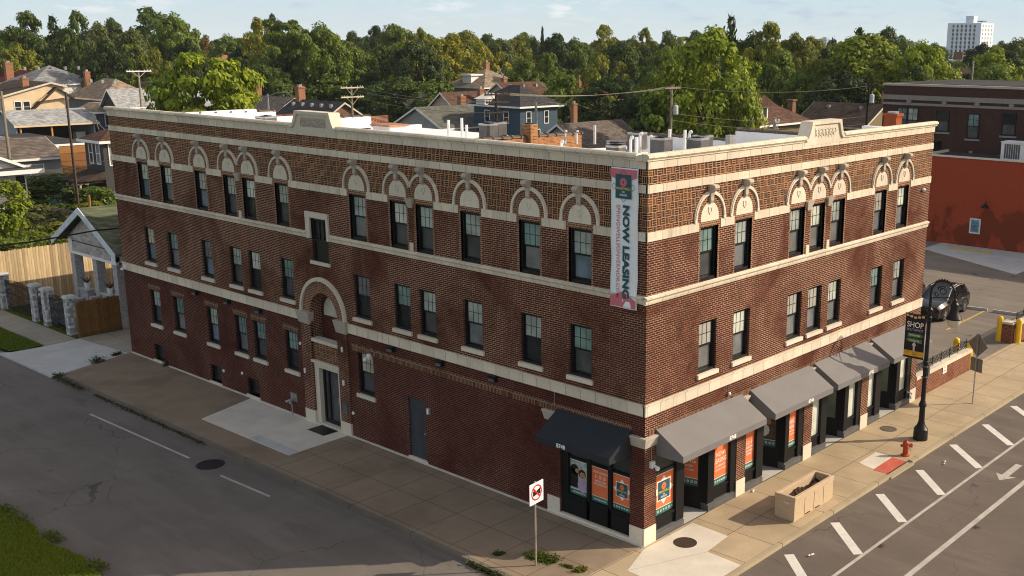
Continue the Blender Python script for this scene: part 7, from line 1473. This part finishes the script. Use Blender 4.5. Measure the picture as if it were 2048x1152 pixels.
for s in range(2):
    proto('spread%d' % s, 30+s, 76, 12500, lambda t: .55+.5*math.sin(math.pi*min(1, t*.9+.12)), .10, .029, flat=.42, elong=2.0, jag=.16)
    proto('airy%d' % s, 40+s, 76, 9500, lambda t: (math.sin(math.pi*(t*.88+.1))**.8), .08, .0245, jag=.22, base=.12)
proto('bush', 50, 46, 5200, lambda t: sq(max(0, 1-t*t*.85)), .15, .044, base=.03)
proto('hedge', 52, 60, 5200, lambda t: 1.0, .12, .05, base=.05)
# conifers: whorled branches
def conifer(key, seed, whorls, per, narrow, size, ragged):
    rnd = random.Random(seed); pts = []; m = MB(); m.tube([(0, 0, -.02), (0, 0, .5), (0, 0, 1)], [.02, .013, .003], 7)
    for w_ in range(whorls):
        t = w_/whorls; z = .10+.88*t; R_ = .5*(1-t)**(.85 if narrow else .7)+.03
        for b_ in range(per):
            if ragged and rnd.random() < .3: continue
            a = rnd.uniform(0, 6.283); L = R_*rnd.uniform(.6, 1.1); dz = rnd.uniform(.0, .10) if ragged else -.03
            e = Vector((L*math.cos(a), L*math.sin(a), z+dz*L*2)); m.tube([(0, 0, z), e], [.005, .0015], 3, cap=False)
            for k in range(int(26*L/.5)+5): q = Vector((0, 0, z)).lerp(e, rnd.random()**.6); pts.append((q+Vector((rnd.gauss(0, .015), rnd.gauss(0, .015), rnd.gauss(0, .012))), Vector((math.cos(a)*.3, math.sin(a)*.3, .8))))
    tr = bpy.data.meshes.new('trunk_'+key); tr.from_pydata(m.v, [], m.f); tr.materials.append(M['bark']); PROTO[key] = (leaf_mesh('crown_'+key, pts, size, M['needle'], rnd, 2.2, .2), tr)
conifer('spruce', 60, 34, 12, True, .030, False); conifer('pine', 61, 20, 8, False, .042, True); conifer('pine2', 62, 17, 8, False, .045, True)
rt = random.Random(77)
PAL = dict(dark=(.070, .112, .022), mid=(.120, .180, .026), lime=(.20, .265, .020), olive=(.18, .205, .026), deep=(.040, .072, .018), blue=(.080, .120, .045), yellow=(.24, .24, .024), grey=(.115, .148, .052), rust=(.19, .13, .03))
def tree(key, x, y, h, w_, colr, label, group=None, name='tree', zg=-.15, cat='tree'):
    T = thing(name, label, cat, (x, y, zg), group); c, t = PROTO[key]; j = rt.uniform(.85, 1.15)
    for nm, me in (('crown', c), ('trunk', t)):
        o = bpy.data.objects.new(nm, me); col.objects.link(o); o.parent = T; o.scale = (w_, w_, h); o.rotation_euler.z = rt.uniform(0, 6.283) if nm == 'crown' else 0
        q = PAL[colr]; o.color = (q[0]*j, q[1]*j, q[2]*j, 1)
    T.children[0].rotation_euler.z = T.children[1].rotation_euler.z = rt.uniform(0, 6.283)
    return T
def ptree(px, top, wpx, D, key, colr, label, group=None, name='tree'):
    P = ray_at(px, 86, D); dep = (P-CAM).dot(Vector((fwd.x, fwd.y, 0)).normalized()); h = 14.68+(86-top)*dep/2164+.15; w_ = wpx*dep/2164*1.06
    return tree(key, P.x, P.y, h*1.02, w_, colr, label, group, name)
TL = [
 (402, 124, 195, 104, 'spread0', 'lime', 'bright lime green spreading tree rising behind the left parapet'), (330, 175, 110, 108, 'bush', 'mid', 'lower leafy bush at the foot of the lime spreading tree'), (455, 170, 100, 112, 'spread1', 'lime', 'small yellow green tree right below the spreading lime tree'),
 (1428, 82, 200, 118, 'round0', 'lime', 'biggest lime green tree, right of the transformer pole'), (1345, 132, 120, 130, 'airy0', 'lime', 'feathery lime tree directly behind the transformer pole'), (1335, 190, 120, 128, 'bush', 'mid', 'green bush below the transformer pole'), (1478, 150, 80, 116, 'round1', 'lime', 'lime tree overhanging the yellow house'),
 (1290, 185, 110, 150, 'round2', 'deep', 'dark shady tree between the garage roof and the transformer pole'), (1225, 160, 150, 155, 'round1', 'deep', 'dark tree mass behind the slim brick chimney'), (1200, 115, 110, 170, 'airy1', 'olive', 'upright yellow green tree with fan of branches, middle right'),
 (1735, 84, 200, 168, 'round2', 'lime', 'wide yellow lime tree left of the dark flats'), (1640, 122, 130, 168, 'airy0', 'olive', 'olive tree with feathery top above the brown roofs'), (1690, 150, 150, 160, 'round0', 'deep', 'dark shadowed tree behind the dark brown roof'), (1845, 96, 130, 165, 'round1', 'lime', 'yellow green tree just left of the tower block foot'), (1835, 135, 130, 152, 'oval0', 'dark', 'dark oval tree behind the flats roof edge'), (1880, 118, 80, 175, 'airy1', 'yellow', 'small yellow tree before the brown far roofs'),
 (1995, 104, 110, 200, 'round0', 'lime', 'lime tree at the far right above the flats'), (1990, 133, 100, 185, 'round2', 'mid', 'low green tree in front of the far right lime tree'), (2035, 84, 110, 250, 'round1', 'dark', 'dark tree at the right edge'), (1965, 88, 80, 270, 'oval1', 'deep', 'dark tree hiding the foot of the tower block'), (1870, 92, 70, 310, 'round0', 'dark', 'dark green tree left of the tower block'), (1930, 122, 60, 330, 'bush', 'mid', 'low greenery before the brick hall'),
 (1775, 68, 78, 225, 'round2', 'deep', 'round dark tree on the skyline right of the spiky pine'), (1718, 52, 76, 215, 'pine', 'dark', 'spiky open branched pine on the right skyline'), (1668, 72, 44, 210, 'pine2', 'deep', 'smaller ragged pine left of the spiky skyline pine'), (1462, 28, 62, 172, 'pine2', 'deep', 'tallest dark ragged conifer above the big lime tree'), (1425, 54, 40, 180, 'pine', 'deep', 'leaning dark conifer left of the tallest one'),
 (1540, 56, 110, 180, 'airy0', 'olive', 'tall airy olive tree right of the tallest conifer'), (1505, 78, 90, 190, 'round1', 'dark', 'dark tree filling behind the big lime tree'), (1590, 82, 90, 195, 'round0', 'olive', 'olive green tree in the right tree belt'), (1565, 110, 120, 172, 'oval2', 'mid', 'mid green tree above the yellow house roof'), (1610, 140, 80, 165, 'round1', 'mid', 'shaded tree right above the maroon roof'),
 (1085, 56, 24, 280, 'spruce', 'deep', 'slim dark spruce standing alone on the skyline'), (1070, 78, 34, 290, 'spruce', 'deep', 'shorter dark spruce beside the slim one'), (1205, 60, 84, 285, 'oval0', 'olive', 'rounded tall tree on the middle skyline'), (1290, 66, 62, 260, 'airy1', 'olive', 'yellow topped tree on the skyline left of the conifers'), (1335, 76, 80, 250, 'round0', 'dark', 'dark tree below the yellow topped skyline tree'), (1390, 70, 56, 270, 'oval1', 'blue', 'blue green tree left of the leaning conifer'),
 (1245, 96, 120, 200, 'round2', 'dark', 'broad dark tree in the middle of the belt'), (1150, 88, 76, 255, 'round1', 'mid', 'bushy green tree right of the spruces'), (1100, 112, 90, 205, 'airy0', 'mid', 'loose mid green tree behind the blue house chimney'), (1125, 158, 80, 178, 'bush', 'mid', 'green bushes between the blue house and the red roof'), (1040, 84, 80, 280, 'round0', 'olive', 'olive round tree left of the spruces'), (1050, 128, 90, 195, 'oval2', 'mid', 'green tree behind the brown roof'), (1330, 110, 100, 180, 'round1', 'mid', 'green tree above the feathery lime tree'), (1410, 128, 80, 150, 'airy1', 'olive', 'olive fringe left of the big lime tree'),
 (905, 84, 120, 232, 'round0', 'yellow', 'yellow green broad tree above the grey hip roof'), (965, 98, 100, 215, 'airy1', 'yellow', 'yellowish feathery tree right of the broad yellow one'), (1000, 90, 80, 260, 'round2', 'grey', 'grey green tree on the skyline, centre'), (825, 98, 120, 190, 'round1', 'deep', 'dark tree with visible limbs left of the yellow tree'), (845, 68, 66, 255, 'oval1', 'olive', 'olive crowned tall tree on the skyline'), (790, 66, 110, 270, 'round2', 'mid', 'broad tree on the skyline left of centre'), (752, 64, 62, 300, 'oval0', 'deep', 'dark blue green column tree on the skyline'), (705, 74, 66, 270, 'airy0', 'blue', 'bluish airy tree on the skyline'),
 (800, 164, 150, 178, 'round0', 'dark', 'dark green tree behind the white roof wall'), (872, 172, 100, 172, 'bush', 'mid', 'yellow tipped bush left of the grey green roof'), (740, 150, 110, 195, 'oval2', 'deep', 'dark tree right of the pale utility pole'), (690, 100, 110, 205, 'round2', 'mid', 'big green tree above the pale utility pole'), (640, 68, 110, 200, 'round1', 'mid', 'tall rounded tree left of the bluish one'), (580, 56, 130, 200, 'spread0', 'mid', 'tall spreading green tree, top of the left tree belt'), (520, 54, 84, 230, 'airy1', 'yellow', 'yellowing tree beside the tall spreading one'), (548, 52, 50, 260, 'round0', 'deep', 'dark knotty tree behind the yellowing one'), (640, 120, 150, 200, 'round0', 'mid', 'broad green tree directly above the charcoal roof'), (560, 112, 130, 200, 'oval1', 'dark', 'dark green tree above the taupe roof'), (520, 140, 110, 192, 'round2', 'dark', 'shaded tree right of the lime spreading tree'), (470, 128, 80, 200, 'airy0', 'dark', 'dark airy tree behind the spreading lime tree'),
 (62, 44, 100, 235, 'airy0', 'dark', 'tall dark airy tree at far left skyline'), (112, 40, 70, 245, 'pine', 'deep', 'dark ragged tree second from the left skyline'), (160, 44, 90, 235, 'airy1', 'dark', 'tall dark tree third from the left skyline'), (25, 78, 90, 235, 'round0', 'mid', 'green tree at the left picture edge'), (30, 106, 90, 225, 'round1', 'olive', 'lower olive tree above the white gable'), (140, 92, 110, 240, 'oval0', 'dark', 'dark green tree behind the grey hip roof'), (200, 70, 90, 225, 'oval2', 'grey', 'grey green tree on the left belt'), (265, 80, 96, 220, 'round2', 'grey', 'round grey green tree above the tan hip roofs'), (300, 42, 130, 270, 'round0', 'dark', 'broad dark tree crown on the left skyline'), (352, 52, 96, 235, 'round1', 'mid', 'green tree right of the broad dark crown'), (228, 58, 60, 300, 'round2', 'dark', 'dark crown in the gap on the left skyline'), (372, 92, 80, 210, 'oval1', 'deep', 'deep green tree left of the orange tan roof'), (412, 86, 50, 330, 'round0', 'rust', 'small rusty brown tree above the orange tan roof'), (455, 84, 80, 300, 'round1', 'mid', 'green tree right of the orange tan roof'), (250, 122, 60, 225, 'bush', 'olive', 'olive green bush behind the tan roofs'), (190, 110, 70, 228, 'oval1', 'grey', 'pale grey green conifer like tree at left')]
for i, t in enumerate(TL): ptree(*t)
# filler belt behind: nothing in the photograph tells these apart
keys = ['round0', 'round1', 'round2', 'oval0', 'oval1', 'oval2', 'airy0', 'airy1', 'spread1']
avoid = [(395, 465, 150, 420), (1890, 1995, 0, 900), (985, 1025, 0, 300), (1215, 1245, 0, 340), (70, 130, 0, 280), (1640, 1670, 0, 310)]
for k in range(150):
    px = -60+2180*(k+.5)/150+rt.uniform(-9, 9); D = rt.choice([255, 290, 330, 380, 440, 520, 600])*rt.uniform(.93, 1.07)
    if any(a < px < b and D < d1 for a, b, d0, d1 in avoid): continue
    top = 86-rt.uniform(-9, 9)*(300/D)**.5+(6 if D > 400 else 0)-2; ptree(px, min(top, 92), rt.uniform(60, 105)*270/D, D, rt.choice(keys), rt.choice(['dark', 'mid', 'mid', 'olive', 'olive', 'deep', 'grey', 'blue']), 'leafy tree in the dense green belt behind the houses', 'trees of the green belt behind the houses')
for k in range(46):
    px = -40+2130*(k+.5)/46+rt.uniform(-14, 14); D = rt.uniform(205, 245)
    if any(a-25 < px < b+25 for a, b, d0, d1 in avoid[:1]+[(70, 140, 0, 0), (1890, 1960, 0, 0), (900, 1060, 0, 0), (1130, 1240, 0, 0), (-50, 140, 0, 0)]): continue
    ptree(px, rt.uniform(92, 116), rt.uniform(70, 105), D, rt.choice(keys), rt.choice(['dark', 'mid', 'mid', 'olive', 'deep']), 'lower leafy tree in the front of the green belt', 'lower trees of the green belt')
# distant wooded horizon as one mass
rnd = random.Random(5); pts = []
for k in range(520):
    px = -350+2800*rnd.random(); D = rnd.uniform(640, 1900); P = ray_at(px, 86, D); h = rnd.uniform(9, 15.5); R_ = rnd.uniform(5, 9)
    for j in range(46):
        d = Vector((rnd.gauss(0, 1), rnd.gauss(0, 1), abs(rnd.gauss(0, 1)))).normalized(); pts.append((Vector((P.x+d.x*R_, P.y+d.y*R_, h*.35+d.z*h*.62)), d))
me = leaf_mesh('far_wood', pts, 3.6, M['leaf'], rnd, 1.2, .1); fw = bpy.data.objects.new('far_wood', me); col.objects.link(fw); fw.color = (.05, .075, .03, 1); fw['kind'] = 'stuff'; fw['label'] = 'distant wooded belt along the horizon'; fw['category'] = 'wood'
# yard plants at left
for px, py, D, h, w_, key, c, lab in ((12, 470, 88, 4.6, 4.2, 'bush', 'lime', 'bright bush at the left edge before the white house'), (30, 540, 76, 2.6, 3.4, 'bush', 'mid', 'green bush at the left end of the hedge'), (185, 395, 92, 2.7, 4.2, 'airy1', 'olive', 'tall weeds beside the rubbish bags'), (205, 375, 93, 3.4, 3.0, 'bush', 'mid', 'green shrub under the dark house windows'), (75, 395, 94, 2.4, 4.6, 'airy0', 'grey', 'pale leafy shrub tangle by the white house'), (150, 365, 100, 2.8, 5, 'bush', 'dark', 'dark shrub under the porch roof'), (95, 350, 108, 3.0, 7, 'bush', 'dark', 'dark ivy covered thicket below the grey sided house'), (60, 372, 106, 2.4, 5, 'bush', 'mid', 'green thicket left of the ivy'), (35, 296, 140, 2.2, 6, 'bush', 'dark', 'dark shrub beneath the patio cover'), (120, 420, 90, 1.5, 3, 'bush', 'olive', 'low olive shrub before the canoe')):
    v = ray_at(px, py, D); tree(key, v.x, v.y, h, w_, c, lab, None, 'shrub', -.15, 'shrub')
Hd = thing('hedge', 'long leafy climbing hedge in front of the weathered fence', 'hedge', (7.6, 60.5, -.15))
rh = random.Random(9); pts = []
for k in range(15000):
    t = rh.random(); s = rh.random(); x = 4.2+6.4*t+rh.gauss(0, .3); y = 57.5+3.2*t+6.4*s*1.0+rh.gauss(0, .3); hh = 1.0+.3*math.sin(t*9+s*5)+.2*math.sin(s*13)
    z = hh*(rh.random()**.35) if min(s, 1-s, t, 1-t) < .12 else hh-rh.random()*.5
    pts.append((Vector((x-7.6, y-60.5, z)), Vector((-.3, -.3, .8))))
o = bpy.data.objects.new('foliage', leaf_mesh('hedge_foliage', pts, .16, M['leaf'], rh, 1.3, .3)); col.objects.link(o); o.parent = Hd; o.color = (.12, .155, .022, 1)
# grass: blades as one countless mass
def grass_obj(name, label, regions, per, h, colr, seed, z0=-.01):
    rnd = random.Random(seed); V = []; F = []
    for poly_, dens in regions:
        xs = [p[0] for p in poly_]; ys = [p[1] for p in poly_]; ar_ = abs(sum(poly_[i][0]*poly_[(i+1) % len(poly_)][1]-poly_[(i+1) % len(poly_)][0]*poly_[i][1] for i in range(len(poly_))))/2
        for k in range(int(ar_*per*dens)):
            for _ in range(12):
                x, y = rnd.uniform(min(xs), max(xs)), rnd.uniform(min(ys), max(ys)); ins = False; j = len(poly_)-1
                for i in range(len(poly_)):
                    if (poly_[i][1] > y) != (poly_[j][1] > y) and x < (poly_[j][0]-poly_[i][0])*(y-poly_[i][1])/(poly_[j][1]-poly_[i][1])+poly_[i][0]: ins = not ins
                    j = i
                if ins: break
            if not ins: continue
            a = rnd.uniform(0, 6.283); hh = h*rnd.uniform(.5, 1.4); w_ = .011+.006*rnd.random(); lx_, ly_ = rnd.gauss(0, hh*.45), rnd.gauss(0, hh*.45); i = len(V)
            V += [(x-w_*math.cos(a), y-w_*math.sin(a), z0), (x+w_*math.cos(a), y+w_*math.sin(a), z0), (x+lx_, y+ly_, z0+hh)]; F.append((i, i+1, i+2))
    me = bpy.data.meshes.new(name); me.from_pydata(V, [], F); me.materials.append(M['leaf']); o = bpy.data.objects.new(name, me); col.objects.link(o); o.color = colr+(1,); o['kind'] = 'stuff'; o['label'] = label; o['category'] = 'grass'; return o
gmat = plain('lawn_soil', (.085, .105, .018), .95, .1, var=.3, scale=6, fine=30)
rg = random.Random(3)
edge = [(-11.42+.10*math.sin(y*1.7)+rg.uniform(-.09, .13), y) for y in np.arange(7.5, 21.0, .45)]
lawnL = edge+[(-17, 21), (-17, 7.5)]
sheet('lawn', lawnL, -.02, gmat); slab('side_curb', [(-11.55, 7), (-11.42, 7), (-11.42, 60), (-11.55, 60)], -.15, -.03, M['curb_left'])
strip1 = [(-2.34, 36.3), (-3.2, 36.2), (-3.85, 36.5), (-4.0, 38), (-4.0, 60), (-2.34, 60)]; strip2 = [(-.72, 36.38), (2.2, 36.36), (2.2, 36.5), (-.2, 36.6), (-.2, 46), (-.72, 46)]
sheet('lawn', strip1, -.015, gmat); sheet('lawn', strip2, -.005, gmat); sheet('lawn', [(-11.45, 21), (-40, 21), (-40, 200), (-11.45, 200)], -.03, gmat)
grass_obj('grass', 'green lawn grass along the far side of the side street', [(lawnL, 1)], 1500, .062, (.17, .225, .018), 1, -.02)
grass_obj('grass', 'green grass of the verge beside the side pavement and pillars', [(strip1[:4]+[(-4, 47), (-2.34, 47)], 1), (strip2, 1.3)], 800, .065, (.13, .19, .018), 2, -.015)
# tufts: dead leaves and taller grass clumps break the lawn edge
for k, (x, y) in enumerate([(-11.38, 17.2), (-11.3, 14.1), (-11.25, 11.2), (-11.45, 16.1)]):
    rnd = random.Random(k); P = [(Vector((rnd.gauss(0, .14), rnd.gauss(0, .25), abs(rnd.gauss(0, .05)))), Vector((rnd.gauss(0, .4), rnd.gauss(0, .4), 1))) for _ in range(420)]
    o = bpy.data.objects.new('weed_patch', leaf_mesh('weed_patch', P, .05, M['leaf'], rnd, 2.0, .2)); col.objects.link(o); o.location = (x, y, -.05); o.color = (.10, .135, .02, 1); tag(o, 'ragged grass tuft spilling over the far kerb of the side street', 'weeds', 'grass tufts on the far kerb')
# weeds in the joints
def weed(name, pts, spread, n, h, colr, label):
    rnd = random.Random(len(label)); c = Vector((sum(p[0] for p in pts)/len(pts), sum(p[1] for p in pts)/len(pts), pts[0][2])); P = []
    for k in range(n):
        t = rnd.random()*(len(pts)-1) if len(pts) > 1 else 0; i = min(int(t), max(0, len(pts)-2)); f = t-i; a = Vector(pts[i]); b = Vector(pts[min(i+1, len(pts)-1)]); q = a.lerp(b, f)
        P.append((q+Vector((rnd.gauss(0, spread), rnd.gauss(0, spread), abs(rnd.gauss(0, h))))-c, Vector((rnd.gauss(0, .4), rnd.gauss(0, .4), 1))))
    me = leaf_mesh(name, P, .045, M['leaf'], rnd, 1.8, .2); o = bpy.data.objects.new(name, me); col.objects.link(o); o.location = c; o.color = colr+(1,); tag(o, label, 'weeds')
weed('weed_patch', [(-2.62, 2.15, .01), (-2.5, 1.75, .01), (-2.45, 1.4, .01)], .12, 1500, .035, (.075, .105, .014), 'mossy green weed patch at the foot of the no-trucks sign')
weed('weed_patch', [(-2.44, .98, .01), (-2.4, .7, .01)], .035, 160, .02, (.10, .11, .02), 'thin weed line in the joint right of the mossy patch')
weed('weed_patch', [(-2.3, .52, .01), (-2.28, .35, .01), (-2.5, .5, .01)], .06, 420, .03, (.12, .12, .02), 'yellowish weed tuft in the sunlit pavement joint')
weed('weed_patch', [(-3.3, 3.0, .01), (-3.1, 2.85, .01)], .05, 260, .03, (.06, .09, .014), 'small weed tuft near the side street kerb')
weed('weed_patch', [(-4.05, 3.3, -.1), (-4.05, 2.4, -.1), (-4.05, 1.5, -.1)], .05, 500, .06, (.055, .075, .018), 'weeds growing along the kerb foot by the corner')
weed('weed_patch', [(-2.1, 31.35, .0), (-1.7, 31.5, .0)], .12, 420, .14, (.06, .08, .02), 'tall weed clump in the driveway joint')
weed('weed_patch', [(-3.9, 30.6, -.05), (-4.1, 30.9, -.1), (-4.1, 29.5, -.1), (-4.1, 28, -.1)], .10, 700, .08, (.05, .06, .02), 'weeds along the kerb at the driveway corner')
weed('weed_patch', [(-.12, 28.3, .02), (-.12, 28.6, .02)], .07, 160, .12, (.06, .06, .02), 'dry weed against the brick wall by a basement window')
weed('weed_patch', [(-4.06, y, -.1) for y in (27, 24, 21, 18)], .07, 900, .03, (.06, .055, .025), 'dry gutter weeds along the side street kerb')
weed('weed_patch', [(-.5, 32.0, .0), (-.9, 31.9, .0)], .07, 240, .07, (.03, .045, .015), 'dark weed tuft at the corner of the driveway apron')
# ================================================================== thin summer haze
hm_ = bpy.data.materials.new('haze'); hm_.use_nodes = True; ht = hm_.node_tree; ht.nodes.clear(); ho = ht.nodes.new('ShaderNodeOutputMaterial'); hv = ht.nodes.new('ShaderNodeVolumePrincipled')
hv.inputs['Density'].default_value = .00010; hv.inputs['Color'].default_value = (.80, .88, .97, 1); ht.links.new(hv.outputs[0], ho.inputs['Volume'])
hz_ = MB().box(-300, 2700, -300, 2700, -1.3, 75).build('haze', hm_); hz_['kind'] = 'stuff'; hz_['label'] = 'thin pale haze over the far trees'; hz_['category'] = 'haze'
for o in bpy.data.objects:
    if '_o' in o: del o['_o']
